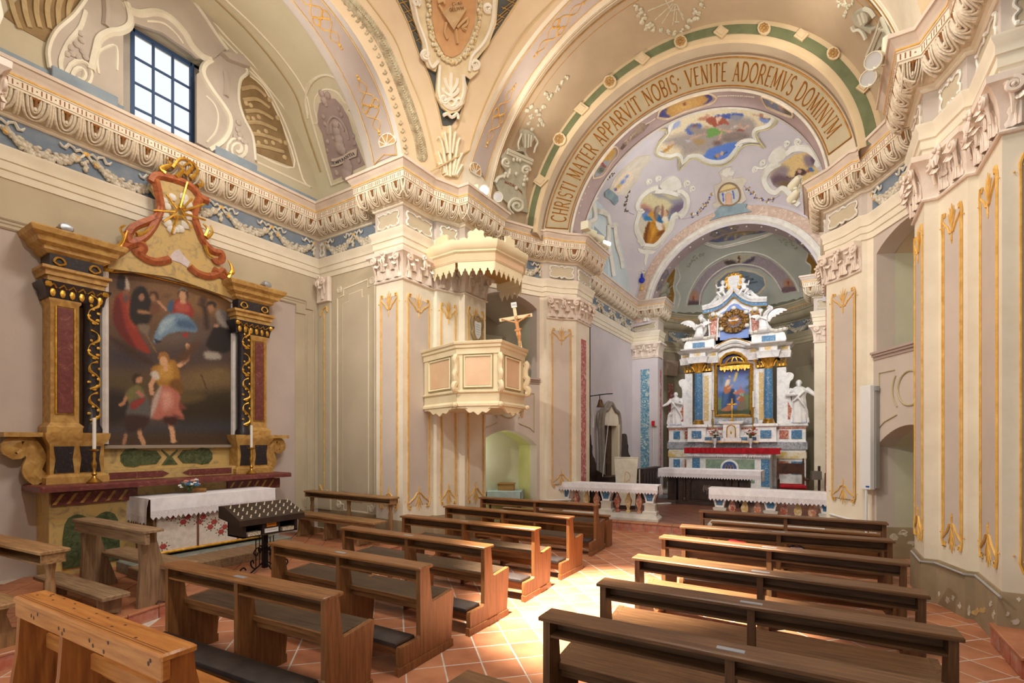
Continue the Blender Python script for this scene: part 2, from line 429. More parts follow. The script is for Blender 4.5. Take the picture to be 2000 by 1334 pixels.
 # lettering (roman capitals drawn stroke by stroke)
def arc(cx,cy,rx,ry,a0,a1,n=8):return[(cx+rx*cos(radians(a0+(a1-a0)*i/n)),cy+ry*sin(radians(a0+(a1-a0)*i/n)))for i in range(n+1)]
T_,t_=.13,.06
GL={'A':(.8,[([(.08,0),(.4,1)],t_),([(.4,1),(.72,0)],T_),([(.2,.36),(.6,.36)],t_)]),'B':(.66,[([(.12,0),(.12,1)],T_),([(.12,1)]+arc(.32,.77,.24,.23,90,-90)+[(.12,.54)],.09),([(.12,.54)]+arc(.34,.27,.28,.27,90,-90)+[(.12,0)],.1)]),'C':(.8,[(arc(.44,.5,.38,.5,45,315,14),.11)]),'D':(.8,[([(.12,0),(.12,1)],T_),([(.12,1)]+arc(.3,.5,.44,.5,90,-90,12)+[(.12,0)],.1)]),'E':(.62,[([(.12,0),(.12,1)],T_),([(.12,1),(.56,1)],t_),([(.12,.52),(.46,.52)],t_),([(.12,0),(.58,0)],t_)]),'F':(.6,[([(.12,0),(.12,1)],T_),([(.12,1),(.56,1)],t_),([(.12,.52),(.46,.52)],t_)]),'G':(.82,[(arc(.44,.5,.38,.5,45,360,14),.1),([(.82,.5),(.56,.5)],t_),([(.76,.46),(.76,.1)],.1)]),'H':(.82,[([(.14,0),(.14,1)],T_),([(.68,0),(.68,1)],T_),([(.14,.5),(.68,.5)],t_)]),'I':(.32,[([(.16,0),(.16,1)],T_)]),'L':(.6,[([(.12,0),(.12,1)],T_),([(.12,0),(.56,0)],t_)]),'M':(.98,[([(.12,0),(.16,1)],t_),([(.16,1),(.48,.1)],T_),([(.48,.1),(.8,1)],t_),([(.8,1),(.86,0)],T_)]),'N':(.84,[([(.13,0),(.13,1)],t_),([(.13,1),(.7,0)],T_),([(.7,0),(.7,1)],t_)]),'O':(.88,[(arc(.44,.5,.38,.5,0,360,18),.11)]),'P':(.64,[([(.12,0),(.12,1)],T_),([(.12,1)]+arc(.32,.74,.27,.26,90,-90)+[(.12,.48)],.09)]),'Q':(.88,[(arc(.44,.5,.38,.5,0,360,18),.11),([(.5,.2),(.85,-.12)],.1)]),'R':(.74,[([(.12,0),(.12,1)],T_),([(.12,1)]+arc(.32,.74,.27,.26,90,-90)+[(.12,.48)],.09),([(.34,.48),(.72,0)],.11)]),'S':(.6,[(arc(.31,.75,.22,.25,30,270,9)+arc(.31,.25,.24,.25,90,-150,9),.1)]),'T':(.7,[([(.35,0),(.35,1)],T_),([(.04,1),(.66,1)],t_),([(.05,.86),(.05,1)],t_),([(.65,.86),(.65,1)],t_)]),'U':(.8,[([(.13,1),(.13,.3)]+arc(.4,.3,.27,.3,180,360,8)+[(.67,1)],.1)]),'V':(.78,[([(.06,1),(.4,0)],T_),([(.4,0),(.72,1)],t_)]),'X':(.76,[([(.06,1),(.68,0)],T_),([(.08,0),(.66,1)],t_)]),':':(.3,[([(.15,.08),(.15,.2)],.13),([(.15,.6),(.15,.72)],.13)]),'.':(.3,[([(.15,0),(.15,.1)],.13)]),' ':(.42,[])}
SERIF={'A':[(.08,0),(.72,0)],'H':[(.14,0),(.14,1),(.68,0),(.68,1)],'I':[(.16,0),(.16,1)],'M':[(.12,0),(.86,0),(.14,1),(.82,1)],'N':[(.13,0),(.13,1),(.7,1)],'P':[(.12,0)],'R':[(.12,0)],'T':[(.35,0)],'V':[(.06,1),(.72,1)],'F':[(.12,0)]}
def text_width(t,sp=.1):return sum(GL[c][0]+sp for c in t)
def lettering(t,put,mb=None,sp=.1,thick=.006):
 """put(u, v) -> (point, normal): u runs along the line in letter heights, v is 0 at the foot and 1 at the head"""
 b=mb or MB();u=0
 for c in t:
  w,st=GL[c]
  segs=[(p,wd)for p,wd in st]+[([(x-.1,y),(x+.1,y)],.05)for x,y in SERIF.get(c,[])]
  for P,wd in segs:
   Q=P;n=len(Q);k=len(b.v)
   for i in range(n):
    a=Q[max(i-1,0)];d=Q[min(i+1,n-1)];tx,ty=d[0]-a[0],d[1]-a[1];l=hypot(tx,ty)or 1
    nx,ny=-ty/l*wd/2,tx/l*wd/2
    for sgn in(1,-1):
     p,nn=put(u+Q[i][0]+nx*sgn,Q[i][1]+ny*sgn);b.v.append(tuple(p+nn*thick));b.v.append(tuple(p-nn*.002))
   for i in range(n-1):
    o=k+i*4;b.f+=[(o,o+2,o+6,o+4),(o,o+4,o+5,o+1),(o+2,o+3,o+7,o+6)]
   b.f+=[(k,k+1,k+3,k+2),(k+4*n-4,k+4*n-2,k+4*n-1,k+4*n-3)]
  u+=w+sp
 return b
def scrawl(lines,put,mb=None,seed=1):
 """writing too small to read: lines = (u0, u1, v) in metres, drawn as broken strokes"""
 b=mb or MB();rd=random.Random(seed)
 for u0,u1,v in lines:
  u=u0
  while u<u1:
   w=rd.uniform(.012,.03)*min(1,(u1-u0)*5);k=max(2,int(w/.006))
   b.tube([put(u+w*i/k,v+rd.uniform(-.007,.007))for i in range(k+1)],.0022,4);u+=w+.008
 return b
def flat_put(o,a,b,h,n):
 o,a,b,n=Vector(o),Vector(a),Vector(b),Vector(n)
 return lambda u,v:(o+a*(u*h)+b*(v*h),n)
 # THE SHELL
XC=-2.5
def mir(P):return[(2*XC-x,y)for x,y in reversed(P)]
LA=[(-9.3,-3.5),(-9.3,6.91),(-7.22,6.91),(-7.22,6.63),(-6.52,6.63),(-6.52,7.47),(-6.43,7.47),(-6.26,7.98),(-6.12,7.98),(-6.12,8.72),(-6.71,8.72)]
OA,OB=Vector((-6.71,8.72)),Vector((-5.80,10.56))
LB=[(-5.80,10.56),(-5.72,10.62),(-5.64,10.62),(-5.42,10.94),(-5.12,11.2),(-5.12,12.1),(-5.8,12.1),(-5.8,17.6),(-4.87,17.6),(-4.87,18.3)]
APSE=[(XC-3.0*cos(pi*i/18),18.4+2.9*sin(pi*i/18))for i in range(19)]
RA=mir(LA[2:]);RB=mir(LB)
FULL_L=LA+LB
FULL_R=RB+[(2.3,6.63)]if False else mir(LA[3:]+LB)
fl=struct('floor',MB().bx(-9.6,4.3,-.8,11.2,-.06,-.0015),GROUT)
TA=Vector((sin(radians(44.5)),cos(radians(44.5))));TB=Vector((sin(radians(134.5)),cos(radians(134.5))));TO=Vector((-3.069,3.626));TS=.3345
tile_me=[MB().rings([[(a*h,b*h,z)for a,b in((-1,-1),(1,-1),(1,1),(-1,1))]for h,z in((.1615,-.02),(.1615,-.002),(.159,0))]).mesh('tile',m,0)for m in(TERRA,TERRC)]
R2=Matrix.Rotation(atan2(TA.y,TA.x),4,'Z')
cand=[]
for i in range(-40,40):
 for j in range(-40,40):
  p=TO+TA*((i+.5)*TS)+TB*((j+.5)*TS)
  if not(-6.6<p.x<2.1 and.9<p.y<10.95):continue
  if p.x<-6.2 and p.y<8:continue
  d=Vector((p.x,p.y,0))-EYE;dep=d.dot(FW)
  if dep<.8:continue
  sx=1000+F*d.dot(RT)/dep;sy=HY+F*HC/dep
  vis=-60<sx<2060 and sy<1400
  hidden=(-5.6<p.x<-3.2 or-1.4<p.x<.6)
  cand.append(((0 if vis else 50)+dep+(6 if hidden else 0),i,j,p))
cand.sort(key=lambda c:c[0])
rest=MB()
for n,(k,i,j,p)in enumerate(cand):
 if n<300:
  q=Matrix.Translation((p.x,p.y,random.uniform(-.0015,.0015)))@R2@Matrix.Rotation(random.choice((0,pi/2,pi)),4,'Z')
  inst(tile_me[random.random()<.35],'tile',fl,q)
 else:
  M4=Matrix.Translation((p.x,p.y,0))@R2
  rest.join(MB().rings([[(a*h,b*h,z)for a,b in((-1,-1),(1,-1),(1,1),(-1,1))]for h,z in((.1615,-.02),(.159,0))]),M4)
part('tile_field',rest,TERRA,fl,kind='stuff')
def ystep(x):return 10.74+.08*(x+4.32)
sf=struct('floor',MB().prism([(-5.75,ystep(-5.75)),(1.3,ystep(1.3)),(1.3,21.5),(-6.2,21.5),(-6.2,17)],-.05,.168,(0,0,0),(1,0,0),(0,1,0)),GROUT)
tl=MB()
for i in range(-60,60):
 for j in range(-60,60):
  p=TO+TA*((i+.5)*TS)+TB*((j+.5)*TS)
  if-5.6<p.x<.75 and ystep(p.x)+.2<p.y<17.9:
   tl.join(MB().rings([[(a*h,b*h,z)for a,b in((-1,-1),(1,-1),(1,1),(-1,1))]for h,z in((.163,-.01),(.160,.012))]),Matrix.Translation((p.x,p.y,.165))@R2)
part('tile_field',tl,M('polished_terracotta',(138,92,70),(118,76,58),2.2,.3,c3=(130,84,64),spec=.6),sf,kind='stuff')
n=0
x=-5.7
while x<1.0:
 w=.295;y0=ystep(x+w/2);a=atan2(.08,1)
 Mx=Matrix.Translation((x+w/2,y0,0))@Matrix.Rotation(a,4,'Z')
 inst(MB().cbx(-.142,.142,-.022,.02,.0,.158,.006).mesh('riser_tile',TERRB,0)if n==0 else rm,'riser_tile',sf,Mx)
 if n==0:rm=bpy.data.objects['riser_tile'].data
 inst(MB().cbx(-.1465,.1465,-.04,.22,.158,.185,.008).mesh('nosing_tile',TERRA,0)if n==0 else nm,'nosing_tile',sf,Mx)
 if n==0:nm=bpy.data.objects['nosing_tile'].data
 n+=1;x+=.3
cf=struct('floor',MB().prism([(-9.3,-.6),(-6.06,-.6),(-6.06,1.6),(-6.36,2.6),(-6.36,6.6),(-9.3,6.9)],-.05,.132,(0,0,0),(1,0,0),(0,1,0)),GROUT)
tl=MB();shown=0
for i in range(-60,60):
 for j in range(-60,60):
  p=TO+TA*((i+.5)*TS)+TB*((j+.5)*TS)
  ex=-6.06 if p.y<1.6 else(-6.06-.3*(p.y-1.6)if p.y<2.6 else-6.36)
  if-9.2<p.x<ex-.2 and-.3<p.y<6.75:
   tl.join(MB().rings([[(a*h,b*h,z)for a,b in((-1,-1),(1,-1),(1,1),(-1,1))]for h,z in((.163,-.01),(.160,.018))]),Matrix.Translation((p.x,p.y,.132))@R2)
part('tile_field',tl,TERRA,cf,kind='stuff')
e0=None
for(xa,ya,xb,yb)in((-6.06,-.5,-6.06,1.6),(-6.06,1.6,-6.36,2.6),(-6.36,2.6,-6.36,6.5)):
 L=hypot(xb-xa,yb-ya);k=max(1,round(L/.33))
 for i in range(k):
  t=(i+.5)/k;Mx=Matrix.Translation((xa+(xb-xa)*t,ya+(yb-ya)*t,0))@Matrix.Rotation(atan2(yb-ya,xb-xa),4,'Z')
  inst(MB().cbx(-L/k/2+.006,L/k/2-.006,-.02,.02,0,.128,.005).mesh('riser_tile',TERRB,0),'riser_tile',cf,Mx)
  inst(MB().cbx(-L/k/2+.004,L/k/2-.004,-.03,.3,.128,.152,.008).mesh('nosing_tile',TERRA,0),'nosing_tile',cf,Mx)
WP=[(0,0),(0,6.4),(-.06,6.4),(-.06,0)]
wall_l=struct('wall_left',MB().sweep(WP,LA[1:]),CREAM2)
wl0=struct('wall_chapel',MB().sweep([(0,0),(0,6.6),(-.06,6.6),(-.06,0)],LA[:2]),ROSE)
wall_pl=struct('wall_presbytery_left',MB().sweep(WP,LB[:6]),CREAM2)
wall_ps=struct('wall_presbytery',MB().sweep(WP,LB[5:]),LAV)
wall_r=struct('wall_right',MB().sweep(WP,mir([(-9.3,2.2)]+LA[1:])),CREAM2)
wall_pr=struct('wall_presbytery_right',MB().sweep(WP,RB),CREAM2)
wall_ap=struct('wall_apse',MB().sweep([(0,0),(0,6.8),(-.06,6.8),(-.06,0)],APSE),TAUPE)
def opening(sgn,root):
 dO=(OB-OA).normalized();Lw=(OB-OA).length
 if sgn>0:o=Vector((OA.x,OA.y,0));a=Vector((dO.x,dO.y,0));n=Vector((dO.y,-dO.x,0))
 else:o=Vector((2*XC-OA.x,OA.y,0));a=Vector((-dO.x,dO.y,0));n=Vector((-dO.y,-dO.x,0))
 s0,s1=.32,1.97;T=.3
 def P(poly,m,nm,h0=-T,h1=0,**k):return part(nm,MB().prism(poly,h0,h1,o,a,(0,0,1),n),m,root,**k)
 seg=lambda z0,z1,k=14:[(s0+(s1-s0)*i/k,z0+(z1-z0)*sin(pi*i/k)**.8)for i in range(k+1)]
 P([(0,0),(s0,0),(s0,6.4),(0,6.4)],LILAC,'jamb');P([(s1,0),(Lw,0),(Lw,6.4),(s1,6.4)],LILAC,'jamb')
 P(seg(1.9,2.26)+[(s1,3.42),(s0,3.42)],LILAC,'spandrel')
 P(seg(5.22,5.5)+[(s1,6.4),(s0,6.4)],LILAC,'lintel')
 D=.82
 b=MB().prism([(s1,0),(s1+.05,0),(s1+.05,3.42),(s1,3.42)],-D,-T,o,a,(0,0,1),n)
 part('niche_side',b,NICHE if sgn>0 else SAGE,root)
 part('niche_back',MB().prism([(s0-.4,0),(s1+.05,0),(s1+.05,3.42),(s0-.4,3.42)],-D-.05,-D,o,a,(0,0,1),n),NICHEW if sgn>0 else SAGE,root)
 part('niche_side',MB().prism([(s0-.05,0),(s0,0),(s0,3.42),(s0-.05,3.42)],-D,-T,o,a,(0,0,1),n),NICHE if sgn>0 else SAGE,root)
 A=seg(1.9,2.26);S=MB()
 S.rings([[tuple(o+a*u+Vector((0,0,z))+n*h)for u,z in A]for h in(-T+.01,-D)],cap=False,closed=False);part('niche_vault',S,NICHE if sgn>0 else SAGE,root)
 A=seg(5.22,5.5);S=MB()
 S.rings([[tuple(o+a*u+Vector((0,0,z))+n*h)for u,z in A]for h in(-T+.01,-1.9)],cap=False,closed=False);part('passage_vault',S,BEIGE,root)
 part('passage_side',MB().prism([(s1,3.42),(s1+.05,3.42),(s1+.05,5.5),(s1,5.5)],-D-.1,-T,o,a,(0,0,1),n),SAGE,root)
 part('passage_side',MB().prism([(s0-.05,3.42),(s0,3.42),(s0,5.5),(s0-.05,5.5)],-1.9,-T,o,a,(0,0,1),n),TAUPE,root)
 part('passage_floor',MB().prism([(s0-.4,3.38),(s1+.05,3.38),(s1+.05,3.42),(s0-.4,3.42)],-1.95,-T,o,a,(0,0,1),n),TAUPE,root)
 if sgn>0:
  part('passage_back',MB().prism([(s0-.4,3.4),(s1+1,3.4),(s1+1,5.6),(s0-.4,5.6)],-1.95,-1.9,o,a,(0,0,1),n),TAUPE,root)
  part('passage_door',MB().prism([(s0+.95,3.42),(s0+1.75,3.42),(s0+1.75,4.72),(s0+.95,4.72)],-1.9,-1.87,o,a,(0,0,1),n),PLASTERD,root)
  q=MB()
  for u0,u1,z0,z1 in((.83,.95,3.42,4.9),(1.75,1.87,3.42,4.9),(.83,1.87,4.74,4.9)):q.prism([(s0+u0,z0),(s0+u1,z0),(s0+u1,z1),(s0+u0,z1)],-1.9,-1.83,o,a,(0,0,1),n)
  part('passage_door_frame',q,BEIGE,root)
 else:
  part('passage_back',MB().prism([(s0-.4,3.4),(s1+.05,3.4),(s1+.05,5.6),(s0-.4,5.6)],-.97,-.9,o,a,(0,0,1),n),SAGE,root)
 q=MB()
 for z0,z1,h in((3.40,3.45,.02),(3.45,3.49,.05),(3.49,3.53,.075)):q.prism([(s0-.02,z0),(s1+.06,z0),(s1+.06,z1),(s0-.02,z1)],-T,h,o,a,(0,0,1),n)
 part('sill_moulding',q,M('mauve_moulding_paint',(178,160,150),None),root)
 put=lambda u,z,h=.012:o+a*u+Vector((0,0,z))+n*h
 cx=(s0+s1)/2;q=MB();edge=M('olive_line_paint',(186,176,134),None)
 q.tube([put(cx+.27*cos(t),2.83+.27*sin(t))for t in np.linspace(0,2*pi,28)],.014,5)
 q.tube([put(cx+.40*cos(t),2.83+.40*sin(t))for t in np.linspace(-.75,.62,14)],.012,5)
 q.tube([put(cx-.40*cos(t),2.83+.40*sin(t))for t in np.linspace(-.75,.62,14)],.012,5)
 for sg in(-1,1):
  q.tube([put(cx+sg*.35,3.16),put(cx+sg*.74,3.16),put(cx+sg*.74,2.22),put(cx+sg*.6,2.33),put(cx+sg*.3,2.43)],.01,5)
 part('panel_moulding',q,edge,root)
opl=struct('wall_opening_left',MB().bx(-7.7,-7.65,9.4,10.2,0,.1),SAGE);opening(1,opl)
opr=struct('wall_opening_right',MB().bx(2.65,2.7,9.4,10.2,0,.1),SAGE);opening(-1,opr)
SK=[(0,0),(.045,0),(.045,.46),(.02,.53),(0,.53)]
struct('baseboard_left',MB().sweep(SK,LA[1:]),SKIRT);struct('baseboard_right',MB().sweep(SK,mir(LA[1:])),SKIRT)
struct('baseboard_presbytery',MB().sweep(SK,LB[1:5]),SKIRT);struct('baseboard_presbytery_right',MB().sweep(SK,mir(LB[1:5])),SKIRT)
dO=(OB-OA).normalized();nO=Vector((-dO.y,dO.x))
for sg,nm,m in((1,'baseboard_niche_left',NICHE),(-1,'baseboard_niche_right',SKIRT)):
 a0=OA+dO*.1+nO*.82;a1=OA+dO*1.97+nO*.82;a2=OA+dO*1.97
 pth=[tuple(a0),tuple(a1),tuple(a2)]
 if sg<0:pth=mir(pth)
 struct(nm,MB().sweep(SK,pth),m)
ENT=[('architrave',[(0,5.54),(.025,5.54),(.025,5.64),(.045,5.65),(.045,5.76),(.065,5.77),(.065,5.86),(.10,5.92),(.10,5.95),(0,5.95)],CREAM2),('frieze',[(0,5.95),(.012,5.95),(.012,6.36),(0,6.36)],LILAC),('bed_moulding',[(0,6.36),(.03,6.36),(.05,6.375),(.05,6.395),(.085,6.415),(.085,6.425),(0,6.425)],CREAM2),('leaf_torus',[(0,6.42),(.09,6.42),(.15,6.445),(.21,6.505),(.24,6.585),(.25,6.66),(0,6.66)],STUCCO),('dentil_band',[(0,6.66),(.285,6.66),(.285,6.69),(.30,6.69),(.30,6.79),(.315,6.795),(.315,6.81),(0,6.81)],CREAM2),('gilt_fillet',[(.25,6.81),(.322,6.81),(.326,6.82),(.322,6.835),(.25,6.835)],GOLDP),('cyma',[(0,6.835),(.318,6.835),(.325,6.86),(.345,6.89),(.37,6.925),(.375,6.945),(.40,6.95),(.40,7.0),(.375,7.01),(-.3,7.03),(-.3,6.835)],M('pale_pink_cornice',(222,206,188),(206,188,170),2.5,.8))]
tr={}
for nm,P in(('trim_1',FULL_L),('trim_2',mir(LA[3:]+LB)),('trim_3',APSE[1:-1])):
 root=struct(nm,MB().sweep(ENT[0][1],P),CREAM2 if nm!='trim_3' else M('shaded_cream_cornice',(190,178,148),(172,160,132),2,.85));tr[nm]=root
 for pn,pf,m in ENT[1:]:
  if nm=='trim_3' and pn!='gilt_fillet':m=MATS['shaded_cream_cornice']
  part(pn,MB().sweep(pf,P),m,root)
def leaf_mesh(w=.30):
 b=MB();tor=[(.11,6.412),(.17,6.44),(.232,6.505),(.266,6.585),(.275,6.66)]
 pr=crom(tor,3)
 def prof(t):
  k=t*(len(pr)-1);i=min(int(k),len(pr)-2);f=k-i
  return pr[i][0]+(pr[i+1][0]-pr[i][0])*f,pr[i][1]+(pr[i+1][1]-pr[i][1])*f
 for q,(r0,wd)in enumerate(((.135,.022),(.095,.02),(.055,.018))):
  pts=[]
  for i in range(15):
   t=i/14;ang=pi*(1.22*t-.11);u=cos(ang)*r0*(1.0 if r0>.1 else.9);vv=.94-.86*sin(max(0,min(pi,ang)))*(r0/.135)**.55 if 0<ang<pi else.97
   o,z=prof(max(0,min(1,vv)));pts.append((u,-o-.004*q,z))
  b.tube(pts,wd*.8,5)
 o,z=prof(.55);b.ball((0,-o-.012,z),(.02,.014,.03),6,4)
 for s in(-1,1):
  b.tube([(s*.148,-prof(v)[0]-.004,prof(v)[1])for v in np.linspace(.02,1,7)],.016,5)
 return b.mesh('acanthus_leaf',WHITEST and M('leaf_stucco',(232,220,198),(206,188,160),20,.8),60)
LEAF=leaf_mesh()
CAL=MB().tube([(0,-.275,6.655),(0,-.272,6.60),(0,-.25,6.55)],[.03,.018,.012],6).tube([(-.06,-.28,6.652),(0,-.284,6.632),(.06,-.28,6.652)],.016,5).mesh('calyx',BROWNP,60)
def along(P,off,root,i0,i1,leaf=True,spacing=.325,bl=None):
 """leaves, calyces and dark slots along each straight run of the cornice"""
 Pv=[Vector(p)for p in P];ticks=MB();m=len(Pv)
 def nrm(i):d=(Pv[i+1]-Pv[i]).normalized();return Vector((d.y,-d.x))
 for i in range(i0,i1):
  a,c=Pv[i],Pv[i+1];d=(c-a).normalized();n=nrm(i);L=(c-a).length
  def ext(k,j):
   if j<0 or j>=m-1:return 0
   n2=nrm(j);s=n+n2
   if s.length<.2:return 0
   v=s*(2/max(s.dot(s),.3));return v.dot(d)*(1 if k else-1)
  e0,e1=ext(0,i-1),ext(1,i+1)
  s0=-e0*.25;s1=L+e1*.25
  ln=s1-s0
  if ln<.12:continue
  ang=atan2(d.y,d.x)
  if leaf:
   k=max(1,round(ln/spacing));sc=ln/k/spacing
   for q in range(k):
    s=s0+(q+.5)*ln/k;p=a+d*s;jj=random.uniform(.97,1.03)
    Mx=Matrix.Translation((p.x,p.y,0))@Matrix.Rotation(ang,4,'Z')@Matrix.Scale(sc*jj,4,(1,0,0))
    inst(LEAF,'acanthus_leaf',root,Mx);inst(CAL,'calyx',root,Mx)
  k=int((L+(e0*-.3)*-1+e1*.3)/.05)
  t0=-e0*.3+.03;t1=L+e1*.3-.03;s=t0;q=0
  while s<t1:
   if q%4!=3:
    p=a+d*s+n*.299
    ticks.join(MB().bx(-.007,.007,-.003,.003,6.705,6.775),Matrix.Translation((p.x,p.y,0))@Matrix.Rotation(ang,4,'Z'))
   else:
    p=a+d*s+n*.299
    ticks.join(MB().bx(-.008,.008,-.003,.003,6.732,6.748),Matrix.Translation((p.x,p.y,0))@Matrix.Rotation(ang,4,'Z'))
   s+=.048;q+=1
 part('dentil_slots',ticks,BROWND,root,kind='stuff')
def runs(P,root,vis,**k):
 along(P,0,root,vis[0],vis[1],**k)
nL=len(FULL_L)
along(FULL_L,0,tr['trim_1'],0,nL-1)
PR=mir(LA[3:]+LB);along(PR,0,tr['trim_2'],0,len(PR)-1)
along(APSE[1:-1],0,tr['trim_3'],2,14,leaf=False)
for o in list(tr['trim_1'].children):
 if o.name.startswith(('acanthus_leaf','calyx'))and o.matrix_local.translation.x<-9 and o.matrix_local.translation.y<1.3:bpy.data.objects.remove(o)
NEAR=[(-6.12,-.9),(-6.12,-.08),(-6.26,-.08),(-6.43,.43),(-6.52,.43),(-6.52,1.27),(-7.22,1.27),(-7.22,.99),(-9.3,.99)]
wall_nl=struct('wall_near_left',MB().sweep(WP,NEAR),CREAM2);wall_nr=struct('wall_near_right',MB().sweep(WP,mir(NEAR)),CREAM2)
struct('trim_7',MB().sweep([(0,5.54),(.10,5.95),(.05,6.36),(.25,6.66),(.40,7.0),(0,7.02)],NEAR[:-1]),CREAM2);struct('trim_8',MB().sweep([(0,5.54),(.10,5.95),(.05,6.36),(.25,6.66),(.40,7.0),(0,7.02)],mir(NEAR)[1:]),CREAM2)
# vaults
def arcp(ax,v,c,z,R,a):return(c+R*cos(a),v,z+R*sin(a))if ax=='Y' else(v,c+R*cos(a),z+R*sin(a))
def loft(prof,ax,c,n=48,a0=0,a1=pi,dz=-.0):
 """prof: list of (coordinate along the axis, radius, centre height)"""
 R=[]
 for v,r,z in prof:
  R.append([arcp(ax,v,c,z,r,a0+(a1-a0)*i/n)for i in range(n+1)])
 return MB().rings(R,cap=False,closed=False)
A_=radians(4);B_=radians(176)
nv=struct('ceiling',loft([(8.72,3.60,6.66),(9.3,3.53,6.66),(9.99,3.40,6.66)],'Y',XC,64,A_,B_),M('vault_beige',(186,166,138),(172,152,124),.8,.88,bump=.05,bscale=14))
def cylhit(px,py,c,z,R,ax):
 r=ray(px,py);i=0 if ax=='Y' else 1
 a=r[i]**2+r.z**2;b=2*((EYE[i]-c)*r[i]+(EYE.z-z)*r.z);q=(EYE[i]-c)**2+(EYE.z-z)**2-R*R
 t=(-b+sqrt(max(0,b*b-4*a*q)))/(2*a);return EYE+r*t
A2=[(904,346),(911,308),(936,245),(971,175),(1006,115),(1055,49),(1100,0)]
e2=[cylhit(x,y,XC,6.66,3.62,'Y')for x,y in A2]
def ang2(p):return atan2(p.z-6.66,p.x-XC)
E2=sorted([(ang2(p),p.y)for p in e2],reverse=True)
A1=[(784,300),(775,241),(754,182),(715,105),(670,35),(645,0)]
CY=3.95
e1=[cylhit(x,y,CY,6.62,2.69,'X')for x,y in A1]
E1=sorted([(atan2(p.z-6.62,p.y-CY),p.x)for p in e1])
f2=np.polyfit([a for a,_ in E2],[v for _,v in E2],2);f1=np.polyfit([a for a,_ in E1],[v for _,v in E1],2)
def y2(a):
 a=a if a>pi/2 else pi-a
 return float(np.polyval(f2,max(a,pi/2)))
def x1(a):
 a=a if a<pi/2 else pi-a
 return float(np.polyval(f1,min(max(a,0),pi/2)))
def great_arch():
 R=[]
 for off,r,z in((None,3.62,6.66),(8.72,3.62,6.66),(8.73,3.55,6.66)):
  R.append([(XC+r*cos(a),(min(y2(a),8.6)if off is None else off),z+r*sin(a))for a in np.linspace(A_,B_,65)])
 return MB().rings(R,cap=False,closed=False)
ga=struct('trim_4',great_arch(),CREAM2)
def ta(prof,m,nm,root=None,**k):
 b=loft(prof,'Y',XC,64,A_,B_)
 return part(nm,b,m,root,**k)if root else struct(nm,b,m)
tri=ta([(9.99,3.42,6.66),(9.97,3.38,6.66),(9.97,3.08,6.64),(10.0,3.06,6.62)],M('arch_beige',(212,190,152),(200,178,140),1.5,.85),'trim_5')
grn=ta([(9.962,3.325,6.655),(9.955,3.32,6.655),(9.955,3.175,6.645),(9.962,3.17,6.645)],GREENP,'green_band',tri)
ta([(10.0,3.06,6.62),(10.12,3.07,6.60),(10.26,3.10,6.56)],M('arch_cream',(216,202,176),(204,190,164),1.5,.85),'cavetto',tri)
spl=ta([(10.26,3.10,6.56),(10.93,2.68,6.735)],MATS['arch_cream'],'lettered_splay',tri)
ta([(10.93,2.70,6.735),(10.91,2.66,6.75),(10.96,2.63,6.75)],WHITEST,'arris',tri)
sof=ta([(10.96,2.64,6.75),(11.56,2.64,6.75)],M('mauve_soffit',(196,178,176),(182,164,164),2,.85),'soffit',tri)
ta([(11.50,2.62,6.75),(11.58,2.62,6.75)],WHITEST,'soffit_edge',tri)
SCN,SR=Vector((XC,14.55,6.5)),4.4
def sail():
 nu,nvv=44,40;V=[];Fc=[]
 x0,x1_,y0,y1_=XC-3.3,XC+3.3,11.56,17.52
 b=MB()
 def f(u,v):
  x=x0+(x1_-x0)*u;y=y0+(y1_-y0)*v;q=SR*SR-(x-SCN.x)**2-(y-SCN.y)**2
  return(x,y,SCN.z+sqrt(q)if q>.3 else 6.6)
 return b.grid(f,nu,nvv)
sv=struct('ceiling',sail(),LAV,60)
def annulus(Y0,r0,z0,r1,z1,n=56):return loft([(Y0,r0,z0),(Y0,r1,z1)],'Y',XC,n,radians(-6),radians(186))
aw=struct('wall_apse_arch',annulus(17.5,2.60,6.49,3.6,6.5),LAV)
part('marble_band',loft([(17.49,3.18,6.49),(17.475,3.16,6.49),(17.475,2.88,6.49),(17.49,2.86,6.49)],'Y',XC,56,radians(-4),radians(184)),M('pink_marbled_band',(196,166,150),(226,206,186),5,.7,c3=(206,178,156),dist=2),aw)
part('arch_moulding',loft([(17.5,2.86,6.49),(17.45,2.86,6.49),(17.43,2.80,6.49),(17.46,2.74,6.49),(17.44,2.70,6.49),(17.5,2.66,6.49)],'Y',XC,56,radians(-4),radians(184)),WHITEST,aw)
part('arch_soffit',loft([(17.48,2.68,6.49),(18.35,2.68,6.49)],'Y',XC,56,radians(-4),radians(184)),MATS['mauve_soffit'],aw)
def apse_dome():
 return MB().grid(lambda u,v:(XC-3.0*cos(pi*u)*cos(v*pi/2),18.35+2.95*sin(pi*u)*cos(v*pi/2),6.9+2.45*sin(v*pi/2)),36,18)
ad=struct('ceiling',apse_dome(),M('apse_grey_green',(200,202,188),(186,189,176),1,.88),60)
part('apse_base_band',MB().sweep([(0,6.97),(.03,6.97),(.03,7.22),(0,7.22)],[(XC-3.0*cos(pi*i/24),18.4+2.9*sin(pi*i/24))for i in range(25)]),M('dark_olive_band',(132,130,112),(116,114,98),2,.85),ad)
